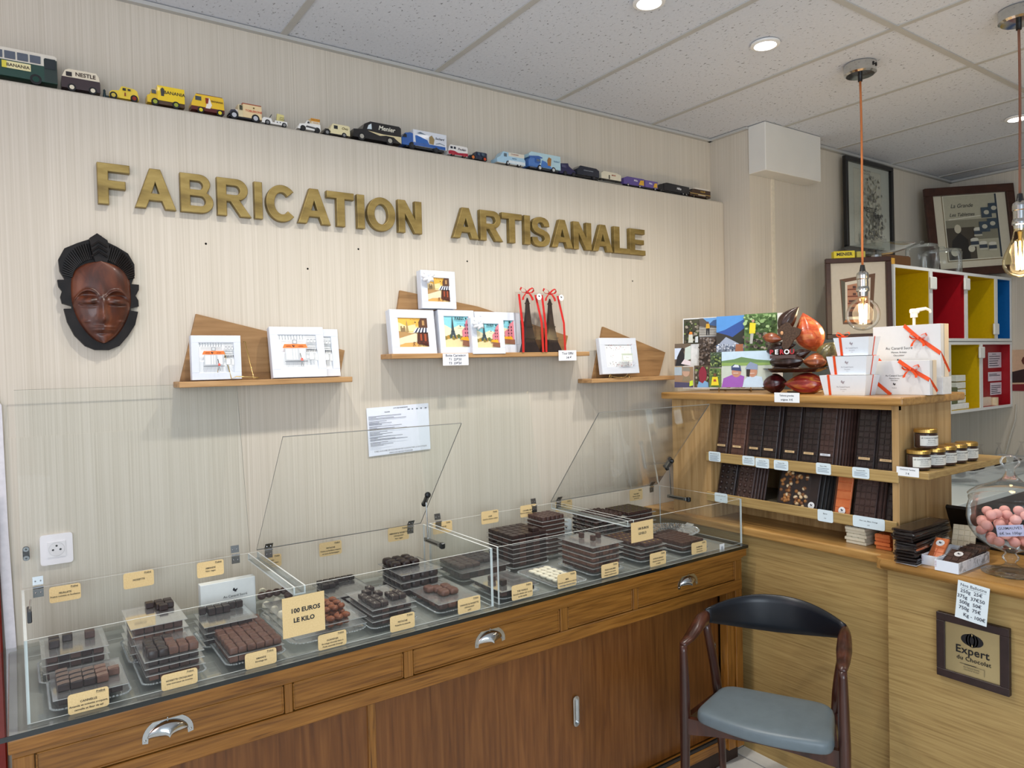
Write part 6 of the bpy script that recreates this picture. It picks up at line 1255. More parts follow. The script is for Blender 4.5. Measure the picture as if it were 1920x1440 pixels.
# ---- cocoa pods, stand and chocolate sculpture
def pod_mat(nm, cols): return ramped(nm, cols, (9, 60, 60), .30, 4, .25, .002, spec=.5, coat=.35, distort=.6)
PD = pod_mat('deep_red_pod', [(.3, '280A0C'), (.55, '4A1216'), (.75, '6A1C1E')]); PY = pod_mat('red_yellow_pod', [(.3, '7A1C1E'), (.5, 'A8342C'), (.68, 'D08A3A')]); PO = pod_mat('orange_pod', [(.3, 'A83E22'), (.5, 'CC5C34'), (.7, 'DE9450')])
PK = pod_mat('brown_pod', [(.3, '241410'), (.7, '3E241C')]); PG = pod_mat('green_brown_pod', [(.3, '3A3420'), (.5, '5C5534'), (.7, '80784A')]); PB = pod_mat('copper_pod', [(.3, '5A2A16'), (.5, '8E4A2A'), (.7, 'B46A42')])
def pod_prim(L, r, bend=0, n=40, ridges=10):
    prof = []; N = 22
    for i in range(N+1):
        q = i/N; rr = r*max(0, sin(pi*q**.85))**.92*(1-.12*q) if 0 < q < 1 else 0.0
        prof.append((max(rr, .0004), L*(q-.5)))
    v, f = lathe(prof, n, lambda a: 1+.045*cos(ridges*a))
    return [(z, y, x+bend*(z/L*2)**2) for x, y, z in v], f
def pod(u, v, x, L, r, mat, rz, ry, label, bend=0):
    c = onx(u, v, x); b = B(); b.add(pod_prim(L, r, bend), mat, smooth=True); o = b.obj('cocoa_pod', None, c); o.rotation_euler = (Matrix.Rotation(rz, 4, 'Z') @ Matrix.Rotation(ry, 4, 'Y')).to_euler(); return tag(o, label, 'cocoa pod')
pod(1450, 716, 2.575, .110, .042, PD, radians(105), radians(10), 'dark red cocoa pod lying under the cake stand, left one').location.z = TZ+.037
pod(1508, 716, 2.560, .170, .044, PY, radians(98), 0, 'red and yellow cocoa pod lying under the cake stand').location.z = TZ+.039
cs = thing('cake_stand', 'oval cake stand carrying cocoa pods and a chocolate sculpture', 'stand', (2.572, 1.700, TZ))
b = B(); b.add(lathe([(.001, .085), (.080, .085), (.104, .096), (.108, .100), (.106, .102), (.080, .094), (.001, .092)], 40), C('3A2A22', .2, .6), T_(s=(1, 1.2, 1))); b.obj('plate', cs)
b = B(); b.add(box(.05, -.025, 0, .08, .045, .086, .002), C('B9A88A', .4, .2)); b.add(box(.046, -.05, 0, .11, .07, .006, .002), C('B9A88A', .4, .2)); b.obj('foot', cs)
PZ = TZ+.095
o = pod(1472, 672, 2.58, .162, .037, PK, radians(95), radians(2), 'glossy dark brown pod at the left of the cake stand'); o.location.z = PZ+.033
b = B(); b.add(ball(.012, .004, .004, 8, 5), C('D8B87A', .5), T_(-.012, -.0, .029)); b.obj('gold_fleck', o)
o = pod(1527, 673, 2.59, .095, .034, PB, radians(100), 0, 'small copper coloured pod at the right of the cake stand'); o.location.z = PZ+.030
o = pod(1549, 656, 2.63, .120, .042, PG, radians(95), radians(58), 'olive green pod leaning upright at the right of the cake stand'); o.location.z = PZ+.052
sp = thing('chocolate_sculpture', 'chocolate sculpture of a country outline with cocoa pods', 'sculpture', tuple(onx(1490, 676, 2.595)[:2])+(PZ,), (0, 0, radians(-68)))
k_ = .00205
def L2(u, v): return ((u-1490)*k_, (679-v)*k_)
b = B(); b.add(ext([L2(*q) for q in [(1480, 586), (1485, 588), (1489, 595), (1497, 597), (1507, 602), (1503, 612), (1492, 622), (1487, 632), (1478, 642), (1474, 641), (1470, 632), (1472, 620), (1464, 612), (1462, 600), (1470, 592)]], -.040, -.026), ramped('rough_map_chocolate', [(.3, '3A281C'), (.7, '5A4230')], (150, 150, 150), .6, 4, .8, .002)); b.obj('map_plate', sp)
def spod(name, u, v, L, r, mat, ang, y, bend=0, lab=None):
    x, z = L2(u, v); b = B(); b.add(pod_prim(L, r, bend), mat, Matrix.Translation((x, y, z)) @ Matrix.Rotation(-ang, 4, 'Y'), smooth=True); o = b.obj(name, sp)
    if lab: o['label'] = lab
spod('pod', 1513, 607, .168, .058, PO, radians(108), .035, -.006, 'large orange ribbed pod')
spod('pod', 1478, 580, .130, .034, PK, radians(58), -.005, -.012, 'dark split pod pointing up')
spod('pod', 1453, 616, .085, .022, PB, radians(-8), -.034, 0, 'copper pod pointing left')
spod('pod', 1463, 636, .120, .030, PK, radians(12), .012, 0, 'dark pod at the base'); spod('pod', 1500, 650, .090, .022, PK, radians(18), .0, 0, 'dark pod under the orange one')
b = B(); x, z = L2(1471, 608); b.add(ball(.006, .004, .008, 10, 8), C('D8A070', .4), T_(x, -.042, z+.002)); b.add(box(L2(1452, 0)[0], -.03, 0, L2(1500, 0)[0], .03, .012, .003), PK); b.obj('base', sp)
for i, ch in enumerate('PEROU'):
    x = L2(1453+i*9.6, 0)[0]; v, f = txt(ch, .026, bold=.03); m = C('B4232E', .4) if i % 2 == 0 else C('F0F0F0', .5)
    v2 = [(p[0], -.004, p[2]) for p in v]; n0 = len(v); b = B(); b.add((v2+[(p[0], .0, p[2]) for p in v], list(f)+[tuple(k+n0 for k in q) for q in f]), m)
    o = b.obj('raised_letter', sp, (x, -.060, .071), fix=False); o['label'] = ('red' if i % 2 == 0 else 'white')+' letter '+ch
b = B(); b.add(box(L2(1450, 0)[0], -.064, .046, L2(1498, 0)[0], -.050, .059), PK); b.obj('letter_base', sp)

# ---- ballotins with orange ribbon
def ballotin(y0, y1, z, h, label, x=2.50, d=.085):
    w = y0-y1; t = thing('ballotin_box', label, 'box', (x, (y0+y1)/2, z), (0, 0, RZM), 'white ballotins in a pile of three')
    m = C('E9F0F8', .55, var=.01); k = .86
    b = B(); b.add(([(-w/2*k, .012, 0), (w/2*k, .012, 0), (w/2*k, d-.012, 0), (-w/2*k, d-.012, 0), (-w/2, 0, h), (w/2, 0, h), (w/2, d, h), (-w/2, d, h)], [(0, 3, 2, 1), (4, 5, 6, 7), (0, 1, 5, 4), (1, 2, 6, 5), (2, 3, 7, 6), (3, 0, 4, 7)]), m); b.obj('carton', t)
    a = Art(0); lean = .012/h
    def pl(q): return q
    duck(a, .0, h*.66, h*.20, C('A8A0A8', .6)); a.text('Au Canard Sucré', 0, h*.42, h*.10, C('8A8A94', .6)); a.text('Chocolatier', 0, h*.29, h*.07, C('8A8A94', .6)); a.text('Paris', 0, h*.19, h*.06, C('A8A0A8', .6))
    o = a.obj('print', t, (0, .0115, 0), (0, 0, 0), fix=False); o.rotation_euler = (math.atan(lean), 0, 0)
    b = B(); xr = -w*.30
    P = [(xr, .0115, .0), (xr, -.0008, h), (xr, .0, h+.0012), (xr, d, h+.0012), (xr, d+.0006, h), (xr, d-.0115, 0)]; b.add(strip(P, .010, (1, 0, 0)), ORR)
    s = w/2; P = [(s*k+.0006, d*.5, 0), (s+.0008, d*.5, h), (s, d*.5, h+.0016), (-s, d*.5, h+.0016)]; b.add(strip(P, .006, (0, 1, 0)), ORR); b.obj('ribbon', t)
    return t, xr, h, w, d
BX = 2.500
for i, (u0, u1, v0, v1, lb) in enumerate(((1536, 1624, 699, 735, 'white ballotin with orange ribbon at the bottom of the pile of three'), (1549, 1625, 667, 699, 'white ballotin with orange ribbon in the middle of the pile of three'), (1562, 1629, 634, 665, 'white ballotin with orange ribbon and bow topping the pile of three'))):
    y0, y1 = onx(u0, v0, BX).y, onx(u1, v0, BX).y; hh = (.073, .068, .066)[i]; z = TZ+(0, .075, .145)[i]
    t, xr, h_, w_, d_ = ballotin(y0, y1, z, hh, lb, BX, (.095, .088, .080)[i])
    if i == 2: bow(t, xr, .02, h_+.006, .026)
    else: k = B(); k.add(strip([(xr-.012, .004, h_+.002), (xr+.0, .002, h_+.004), (xr+.03, .006, h_+.0022)], .008, (0, 1, 0)), ORR); k.obj('ribbon_tail', t)
def giftbox(x, y0, y1, z, h, d, label):
    w = y0-y1; t = thing('gift_box', label, 'box', (x, (y0+y1)/2, z), (0, 0, RZM), 'large white gift boxes with orange bow')
    b = B(); b.add(box(-w/2, 0, 0, w/2, d*.40, h, .0008), C('DFE0E2', .5, var=.01)); b.obj('lid', t)
    b = B(); b.add(box(-w/2+.001, d*.40, .001, w/2-.001, d*.46, h-.001), C('2A1A16', .6)); b.obj('seam', t)
    b = B(); b.add(box(-w/2, d*.46, 0, w/2, d, h, .0008), C('E8D6BC', .55, var=.01)); b.obj('base', t)
    a = Art(-.0004); cx = -w*.10; a.text('Au Canard Sucré', cx, h*.56, h*.075); a.text('Maison Artisan', cx, h*.48, h*.05); a.text('Chocolatier', cx, h*.42, h*.045); duck(a, cx, h*.31, h*.08, INK); a.text('PARIS', cx, h*.20, h*.04, spacing=1.4); a.obj('print', t, fix=False)
    k = B(); k.add(strip([(-w/2-.001, -.001, h*.47), (-w*.18, -.0015, h*.02), (-w*.16, -.001, 0)], .013, (.45, 0, .9)), ORR)
    k.add(strip([(-w*.02, -.0015, h*1.0), (w*.18, -.004, h*.76), (w*.34, -.002, h*.60), (w/2-.002, -.0015, h*.45), (w/2+.001, d*.3, h*.32), (w/2+.001, d, h*.08)], .013, (.45, .2, .9)), ORR); k.obj('ribbon', t)
    bow(t, w*.20, -.008, h*.74, .030)
    return t
y0 = onx(1634, 700, 2.60).y; giftbox(2.605, y0, onx(1742, 700, 2.60).y, TZ, .122, .050, 'white gift box with orange bow, lower one, beside the ballotin pile')
sb = B(); sb.add(box(2.672, 1.19, TZ, 2.738, 1.425, TZ+.062, .001), C('E4E4E4', .6)); tag(sb.obj('white_carton'), 'plain white carton under the taller gift box, mostly hidden', 'box')
y0 = onx(1638, 650, 2.68).y; giftbox(2.676, y0, onx(1765, 650, 2.68).y, TZ+.0625, .187, .060, 'white gift box with orange bow, taller one standing behind the lower')
pbm = thing('pump_bottle', 'white pump bottle standing behind the taller gift box', 'bottle', tuple(onx(1714, 610, 2.835)[:2])+(TZ,), (0, 0, radians(-35)))
b = B(); b.add(lathe([(.030, 0), (.032, .01), (.032, .20), (.026, .225), (.012, .235), (.012, .25)], 20), C('E8ECF0', .35)); b.obj('body', pbm)
b = B(); WP = C('F4F4F2', .35, var=.01); b.add(cyl(.005, .25, .300, 10), WP); b.add(cyl(.0125, .285, .300, 14), WP); b.add(box(-.014, -.010, .300, .018, .010, .318, .004), WP); b.add(tube([(.01, 0, .312), (.045, 0, .318), (.060, 0, .311), (.064, 0, .302)], [.008, .006, .005, .004], 8), WP); b.obj('pump', pbm)
# ================================================================ behind the service counter
YQ = 1.90
def cube(x0, x1, z0, z1, col, label):
    t = thing('storage_cube', label, 'shelf cube', (x0, YQ, z0), group='open coloured storage cubes'); w, h, d = x1-x0, z1-z0, YP-.003-YQ; e = .016
    W2 = C('E2E5E4', .4, var=.01); K = C(col, .4, var=.04)
    b = B(); b.add(box(0, 0, 0, w, d, e), W2); b.add(box(0, 0, h-e, w, d, h), W2); b.add(box(0, 0, e, e, d, h-e), W2); b.add(box(w-e, 0, e, w, d, h-e), W2); b.obj('frame', t)
    b = B(); b.add(box(e, d-.012, e, w-e, d-.004, h-e), K); b.add(box(e, .006, e, e+.002, d-.012, h-e), K); b.add(box(w-e-.002, .006, e, w-e, d-.012, h-e), K); b.add(box(e+.002, .006, h-e-.002, w-e-.002, d-.012, h-e), K); b.add(box(e+.002, .006, e, w-e-.002, d-.012, e+.002), K); b.obj('lining', t); return t
YE, RE, BL = 'C9A800', '9E0E1C', '0A62A8'
cube(3.745, 4.142, 1.700, 2.098, YE, 'yellow lined white storage cube, leftmost of the upper row'); cube(4.144, 4.566, 1.700, 2.098, RE, 'red lined white storage cube in the upper row'); cube(4.568, 4.970, 1.700, 2.098, YE, 'yellow lined white storage cube, second from the right in the upper row'); cube(4.972, 5.196, 1.700, 2.098, BL, 'blue lined white storage cube at the right end of the upper row')
cube(3.95, 4.352, 1.286, 1.696, '1A1C1E', 'black lined white storage cube, leftmost of the lower row'); cube(4.354, 4.758, 1.286, 1.696, YE, 'yellow lined white storage cube in the lower row holding cartons'); rc = cube(4.760, 5.196, 1.286, 1.696, RE, 'red lined white storage cube in the lower row with paper notes')
b = B(); b.add(box(.017, .055, .017, .419, .063, .393), C(RE, .4)); b.obj('inner_panel', rc)
CL = C('E6E8E4', .5, var=.01)
for u, v, w in ((1748, 531, 'yellow and red upper cubes'), (1811, 533, 'red and yellow upper cubes'), (1866, 617, 'yellow and blue upper cubes'), (1839, 661, 'two lower cubes')):
    p = onr(u, v, YQ-.002); b = B(); b.add(box(-.034, -.012, -.034, .034, 0, .034, .004), CL); tag(b.obj('cube_clip', None, (p.x, YQ-.001, p.z)), 'square white clip joining the '+w, 'clip', 'white clips on the cubes')
# cartons in the lower yellow cube
for k in range(5): b = B(); b.add(box(0, 0, 0, .13, .12, .040, .002), C('D9DBBE', .6)); tag(b.obj('small_carton', None, (4.375+(k % 2)*.012, 1.98, 1.436+k*.0412)), 'small cream carton in the left pile of the lower yellow cube', 'box', 'left pile of cartons')
b = B(); b.add(box(4.372, 1.92, 1.338, 4.495, 2.12, 1.434, .003), C('5C6440', .5)); tag(b.obj('green_carton'), 'dark green carton in the lower yellow cube', 'box')
for k in range(4): b = B(); b.add(box(0, 0, 0, .115, .14, .036, .002), C('E2E4DA', .6)); tag(b.obj('small_carton', None, (4.505, 1.93, 1.340+k*.042)), 'small white carton in the right pile of the lower yellow cube', 'box', 'right pile of cartons')
b = B(); b.add(box(4.374, 1.915, 1.305, 4.625, 2.14, 1.337, .002), C('ECEEEC', .6)); tag(b.obj('flat_carton'), 'flat white carton lying under the piles in the lower yellow cube', 'box')
# notes on the red lining
for k, (u0, u1, v0, v1) in enumerate(((1853, 1888, 661, 690), (1853, 1887, 698, 715), (1857, 1888, 718, 741))):
    y = YQ+.052; p, q, r = onr(u0, v1, y), onr(u1, v1, y), onr(u0, v0, y); w, h = q.x-p.x, r.z-p.z
    w = min(w, 5.172-p.x); a = Art(0); a.add(box(0, 0, 0, w, .001, h), C('E9DFEA', .6)); a.y = -.0002
    rr = random.Random(k)
    if k == 0: a.text('RAMADAN', w*.45, h*.88, h*.12, HAND)
    for i in range(2 if k == 1 else 5): a.rect(w*.06, h*(.72-.15*i), w*rr.uniform(.6, .94), h*(.72-.15*i)+.004, HAND)
    tag(a.obj('paper_note', None, (p.x, y, p.z), fix=False), 'handwritten note pinned in the lower red cube, %s' % ['top', 'middle', 'bottom'][k], 'paper')
b = B(); b.add(lathe([(.012, 0), (.026, 0), (.026, .05), (.012, .05)], 24), C('D9C4A0', .3)); tag(b.obj('tape_roll', None, (4.985, 1.926, 1.303)), 'cream tape roll in the lower red cube', 'tape')
b = B(); b.add(box(-.085, 0, 0, .085, .02, .055, .002), C('E4D2BE', .5)); tag(b.obj('small_carton', None, (4.87, 1.926, 1.303)), 'small beige carton beside the tape roll in the red cube', 'box')
b = Art(0); b.poly([(0, 0), (.05, .02), (.045, .12), (.0, .17), (-.02, .16), (.005, .08)], 'E8E4EC'); tag(b.obj('leaning_card', None, (5.02, 2.20, 1.74), fix=False), 'small curled pink card in the blue upper cube', 'card')
# things on top of the cubes
def lidded(x, y, z, r, h, label):
    t = thing('glass_jar', label, 'jar', (x, y, z)); b = B(); b.add(shell([(.001, .002), (r*.9, .002), (r, .01), (r, h*.80), (r*.92, h*.86)], 32), JARG, smooth=True); b.obj('bowl', t)
    b = B(); b.add(shell([(r*.97, h*.865), (r*.95, h*.90), (r*.6, h*.95), (r*.12, h*.97), (r*.16, h*1.03), (.001, h*1.06)], 32), JARG, smooth=True); b.obj('lid', t)
lidded(4.30, 2.02, 2.099, .085, .17, 'lidded glass jar on the cubes, left one with pebbled glass'); lidded(4.56, 2.03, 2.099, .105, .16, 'wide lidded glass jar on the cubes, right one')
b = B(); b.add(box(-.14, -.05, 0, .14, .05, .09, .01), C('5A3A1C', .35)); b.add(box(-.13, -.052, .02, -.02, -.05, .07), C('C8973A', .4)); tag(b.obj('wooden_box', None, (4.08, 2.10, 2.099), (0, 0, -.10)), 'brown wooden box on the cubes left of the glass jars', 'box')
gb = thing('glass_bowl', 'wide shallow glass bowl on a steel cylinder above the yellow cube', 'bowl', (3.80, 2.02, 2.099))
b = B(); b.add(cyl(.026, 0, .065, 20), CHROME); b.add(cyl(.05, 0, .004, 20), CHROME); b.obj('foot', gb)
b = B(); b.add(shell([(.001, .066), (.08, .070), (.15, .088), (.185, .104), (.188, .106)], 40), clear('bowl_glass', (.62, .66, .64), .4, .05, .05), smooth=True); b.obj('bowl', gb)

# framed pictures
def frame(name, W_, H_, fw, mat, M, art, label, mw=.0, mcol='D8D2C0', glass=True, group=None):
    t = thing(name, label, 'picture'); t.matrix_world = M
    b = B()
    for q in ((-W_/2, 0, W_/2, fw), (-W_/2, H_-fw, W_/2, H_), (-W_/2, fw, -W_/2+fw, H_-fw), (W_/2-fw, fw, W_/2, H_-fw)): b.add(box(q[0], -.022, q[1], q[2], 0, q[3], .002), mat)
    b.obj('frame', t); a = Art(-.004); a.add(box(-W_/2+fw*.8, -.004, fw*.8, W_/2-fw*.8, -.001, H_-fw*.8), C(mcol, .7, var=.02)); art(a); a.obj('print', t, fix=False)
    if glass: g = B(); y = -.013; g.add(([(-W_/2+fw, y, fw), (W_/2-fw, y, fw), (W_/2-fw, y, H_-fw), (-W_/2+fw, y, H_-fw)], [(0, 1, 2, 3)]), clear('picture_glass', (.98, .98, .98), .2, .01) if 'picture_glass' not in bpy.data.materials else bpy.data.materials['picture_glass']); g.obj('glass', t)
    return t
def art_poster(a):
    w, h = .30, .43; x0, z0 = -.155, .045
    a.rect(x0, z0, x0+w, z0+h, 'B4B4A4'); a.rect(x0+.005, z0+.005, x0+w-.005, z0+h-.005, 'C6C5B4')
    rn = random.Random(5)
    for k in range(120): a.disc(x0+.10+rn.random()*.16, z0+.05+rn.random()*.34, rn.uniform(.004, .014), rn.choice(['8A8A80', '6A6A64', 'B0B0A2', '9C9C90']), 7)
    for k in range(60): a.disc(x0+.06+rn.random()*.20, z0+.03+rn.random()*.14, rn.uniform(.004, .014), rn.choice(['5A5A56', '6A6A64', '8A8A80']), 7)
    a.text('LES MEILLEURS\nDE LA SUISSE', x0+.05, z0+.395, .016); a.text('CHOCOLATS', x0+.07, z0+.27, .018); a.text('NESTLE', x0+.085, z0+.185, .040, bold=.02); a.text('PETER', x0+.165, z0+.155, .034, bold=.02)
    for k in range(3): a.rect(x0+.04, z0+.018+k*.008, x0+.26, z0+.021+k*.008, '7A7A72')
p0, p1 = onr(1584, 462, YP-.05), onr(1584, 297, YP-.02); xw = onr(1666, 400, YP-.03).x-p0.x
frame('framed_poster', xw, p1.z-p0.z+.02, .024, C('121214', .3), Matrix.Translation((p0.x+xw/2, YP-.045, p0.z-.02)) @ Matrix.Rotation(radians(-.5), 4, 'X'), art_poster, 'tall black framed poster leaning against the wall above the others', mcol='BFC2B6')
# tall cabinet carrying the pictures
cbn = B(); cbn.add(box(3.30, 1.93, .9015, 3.72, YP-.004, 1.712, .003), C('5A6468', .5)); cbn.add(box(3.30, 1.928, 1.60, 3.72, 1.931, 1.70), C('3A464C', .4)); tag(cbn.obj('tall_cabinet'), 'tall grey cabinet behind the service counter under the framed pictures', 'cabinet')
b = B(); b.add(box(3.80, 2.188, 2.099, 4.36, 2.236, p0.z-.022+.0), C('6A5A48', .5)); tag(b.obj('wooden_block'), 'dark wooden block on the cubes under the black frame', 'block')
def art_shelves(a):
    a.poly([(-.085, .30), (.085, .325), (.065, .07), (-.075, .075)], '6A4A34'); a.poly([(-.080, .297), (-.06, .288), (-.062, .09), (-.072, .082)], '5A584A'); a.poly([(-.07, .085), (.06, .08), (.05, .092), (-.06, .097)], 'D07A3A')
    a.poly([(-.060, .285), (.062, .305), (.052, .095), (-.062, .098)], 'E4DCCC'); a.poly([(-.050, .270), (.052, .288), (.045, .110), (-.052, .112)], 'C08A6C')
    for z in (.14, .175, .21, .245): a.rect(-.05, z, .047, z+.006, '7A3A26'); a.rect(-.045+.02*(z > .2), z+.008, -.01, z+.02, '5A3A34'); a.rect(.005, z+.008, .03, z+.022, 'A85A44')
    a.rect(-.048, .112, .04, .138, '4A2A22')
v1 = Vector((3.37, 2.05, 0)); v2 = Vector((3.60, 1.84, 0)); dd = (v2-v1); ang = atan2(dd.y, dd.x); ww = dd.length; mid = (v1+v2)/2
MM = Matrix.Translation((mid.x, mid.y, 1.714)) @ Matrix.Rotation(ang, 4, 'Z') @ Matrix.Rotation(radians(-2), 4, 'X')
frame('framed_print', ww, .405, .024, C('3A2018', .35, var=.15), MM, art_shelves, 'brown framed print with orange inner border behind the round bulb', mcol='D4CCBC')
b = B(); b.add(box(-.05, -.02, 0, .05, .02, .035, .001), C('D8C82A', .5)); a = Art(-.0204); a.text('MENIER', 0, .018, .022, INK, bold=.03); 
mb = thing('yellow_tin', 'small yellow tin with black lettering on top of the brown frame', 'tin', tuple(MM @ Vector((-.065, .0, .406))), (0, 0, ang)); b.obj('tin', mb); a.obj('lettering', mb, fix=False)
b = B(); b.add(box(-.02, -.018, 0, .02, .018, .03, .001), C('B8B050', .5)); tag(b.obj('yellow_tin', None, tuple(MM @ Vector((.015, .0, .406))), (0, 0, ang)), 'smaller dull yellow tin beside the lettered tin on the frame', 'tin')
def art_ad(a):
    x0, z0, w, h = -.165, .105, .33, .40
    a.rect(x0-.012, z0-.012, x0+w+.012, z0+h+.012, '8A7A58'); a.rect(x0-.006, z0-.006, x0+w+.016, z0+h+.004, 'E0DCC8'); a.rect(x0, z0, x0+w, z0+h, 'B9B49C'); a.rect(x0+w, z0, x0+w+.012, z0+h, '2A3440')
    a.rect(x0, z0+h*.30, x0+w, z0+h*.62, '8A8672'); a.rect(x0, z0, x0+w*.55, z0+h*.5, '4A4236')
    a.text('La Grande', x0+w*.34, z0+h*.84, .034, C('2A2A2A', .6), shear=.3, bold=.01); a.text('Les Tablettes', x0+w*.33, z0+h*.70, .030, C('2A2A2A', .6), shear=.3, bold=.01); a.line(x0+.02, z0+h*.63, x0+w*.7, z0+h*.67, .004, 'ECE8D8')
    a.disc(x0+w*.22, z0+h*.48, .022, 'D0C8B0', 12, .028); a.poly([(x0+.01, z0), (x0+w*.42, z0), (x0+w*.40, z0+h*.3), (x0+w*.25, z0+h*.42), (x0+.03, z0+h*.3)], '26221E'); a.disc(x0+w*.12, z0+h*.12, .026, 'D8D2BC', 12); a.disc(x0+w*.45, z0+h*.16, .022, 'D8D2BC', 12)
    for cx, cz in ((.52, .30), (.68, .24), (.86, .22), (.60, .46)): a.rect(x0+w*cx-.026, z0+h*cz-.045, x0+w*cx+.026, z0+h*cz, 'C8C4B0'); a.rect(x0+w*cx-.026, z0+h*cz-.034, x0+w*cx+.026, z0+h*cz-.012, '3A4450'); a.disc(x0+w*cx, z0+h*cz, .026, 'E0DCCC', 14, .010)
    for cx, cz in ((.74, .52), (.90, .56), (.80, .74), (.95, .80)): a.rect(x0+w*cx-.034, z0+h*cz-.045, x0+w*min(1, cx+.10), z0+h*cz+.02, '3E4C58'); a.disc(x0+w*cx, z0+h*cz-.012, .018, 'C8C4B0', 10, .014)
q1 = Vector((4.66, 2.20, 0)); q2 = Vector((5.14, 1.90, 0)); dd = q2-q1; ang3 = atan2(dd.y, dd.x); mid = (q1+q2)/2
frame('framed_advert', .575, .56, .050, C('3C2016', .3, var=.25, scale=25), Matrix.Translation((mid.x+.035, mid.y-.055, 2.112)) @ Matrix.Rotation(ang3, 4, 'Z') @ Matrix.Rotation(radians(-3), 4, 'Y') @ Matrix.Rotation(radians(-4), 4, 'X'), art_ad, 'large brown framed vintage advert leaning in the corner on the cubes', mcol='D8CFB8')
# poster on the right wall
pp = Art(0); pp.add(box(-.15, 0, 0, .15, .002, .26), C('C9A88C', .6)); pp.poly([(-.15, 0), (.15, 0), (.15, .05), (-.15, .04)], '7A1420'); pp.poly([(-.15, .05), (.15, .06), (.15, .12), (0, .15), (-.15, .11)], '2A1414'); pp.disc(0, .19, .06, '5A2A1C', 12, .04); pp.disc(.03, .12, .04, 'B4846C', 12, .03)
tag(pp.obj('wall_photo', None, (5.196, 1.79, 1.385), (0, 0, RZM), fix=False), 'brown and red photo on the right wall beside the red cube', 'picture')
# white worktop with boxes of bagged sweets
wt = thing('back_worktop', 'white worktop along the wall behind the service counter', 'worktop')
b = B(); b.add(box(3.10, 1.585, .872, 5.19, YP-.004, .90, .002), C('DDE6E6', .3, var=.01)); b.obj('top', wt); b = B(); b.add(box(3.14, 1.65, 0, 5.19, YP-.01, .872), C('3A3A38', .6)); b.obj('base', wt)
p = onz(1806, 903, .90); b = B(); b.add(box(-.075, -.036, 0, .075, .036, .010, .004, 2), BLACK); tag(b.obj('mobile_phone', None, (p.x, p.y+.01, .9005), (0, 0, radians(-48))), 'black mobile phone lying on the white worktop', 'phone')
TUB = clear('milky_plastic', (.86, .89, .90), .3, .1, .30)
def tub(x0, x1, y0, y1, h, n, label, gr):
    t = thing('plastic_tub', label, 'container', ((x0+x1)/2, (y0+y1)/2, .9005)); w, d = x1-x0, y1-y0
    b = B(); R = [[(x*s, y*s, z) for x, y in rrect(w, d, .03, 4)] for s, z in ((.86, .001), (.90, .01), (.97, h-.01), (1.0, h-.008), (1.0, h))]; b.add(loft(R, False), TUB); b.add((R[0], [tuple(range(len(R[0])))]), TUB); b.obj('tub', t)
    b = B(); b.add(tube([(x*1.005, y*1.005, h) for x, y in rrect(w, d, .03, 4)], .004, 6, True), TUB); b.obj('rim', t)
    rn = random.Random(n)
    for k in range(n):
        bx = x0+.05+(w-.10)*(k+.5)/n; by = y0+.05+rn.random()*(d-.10); s = thing('sweet_bag', 'small cone shaped clear bag of chocolates standing in the '+gr, 'bag', (bx, by, .925), (rn.uniform(-.12, .12), rn.uniform(-.12, .12), rn.uniform(0, 3)), 'cone bags in the '+gr)
        b = B(); b.add(lathe([(.001, 0), (.028, .01), (.034, .05), (.015, .115), (.004, .150), (.016, .165)], 7), CELLO); b.obj('cone', s)
        b = B(); b.add(lathe([(.001, .004), (.025, .014), (.028, .045), (.001, .06)], 7), DKCH); b.obj('chocolates', s)
        a = Art(-.034); a.disc(0, .06, .012, 'E8EAEC', 14); a.obj('sticker', s, fix=False)
yy = 1.74; xl = onr(1824, 880, yy).x; xr = onr(1945, 880, yy).x
tub(xl, xr, yy, yy+.20, .085, 5, 'milky plastic tub of cone bags on the worktop, right one', 'right tub')
xl2 = onr(1768, 880, yy+.08).x; tub(xl2, xl-.02, yy+.08, yy+.28, .085, 3, 'milky plastic tub of cone bags on the worktop, left one', 'left tub')
b = B(); b.add(tube([(5.185, 1.875, 1.30), (5.18, 1.88, 1.20), (5.17, 1.90, 1.12), (5.175, 1.93, 1.0), (5.18, 1.95, .905)], .003, 6), C('C9C6BC', .6), smooth=True); tag(b.obj('cable'), 'thin pale cable hanging below the red cube at the right wall', 'cable')
# ================================================================ chair
ch = thing('armchair', 'dark wooden armchair with grey seat and curved black backrest', 'chair', (0, 0, 0))
V3 = Vector
FL, FR, BL_, BR_ = V3((1.838, 1.617, 0)), V3((2.003, 1.208, 0)), V3((2.086, 1.689, 0)), V3((2.251, 1.356, 0))
ZS = .448
# seat cushion: rounded outline, bulging front
def q4(s, t_): return (FL*(1-s)+FR*s)*(1-t_)+(BL_*(1-s)+BR_*s)*t_
fdir = ((FL+FR)/2-(BL_+BR_)/2).normalized()
out = []
N = 12
for k in range(N+1): s = k/N; out.append(q4(.04+.92*s, 0)+fdir*(.034*sin(pi*s)))
for k in range(5): out.append(q4(1.0, .10+.8*k/4))
for k in range(7): out.append(q4(.93-.86*k/6, 1.0))
for k in range(5): out.append(q4(0, .9-.8*k/4))
cen = sum(out, V3((0, 0, 0)))/len(out)
rings = []
for s, z in ((.90, ZS-.042), (.985, ZS-.040), (1.0, ZS-.030), (1.0, ZS-.016), (.985, ZS-.006), (.95, ZS+.0), (.85, ZS+.004), (.5, ZS+.006), (.05, ZS+.006)):
    rings.append([tuple(cen+(p-cen)*s+V3((0, 0, z))) for p in out])
b = B(); b.add(loft(rings), C('68757C', .38, var=.05, scale=30, bump=.03), smooth=True); o = b.obj('seat', ch); m = o.modifiers.new('s', 'SUBSURF'); m.levels = m.render_levels = 1
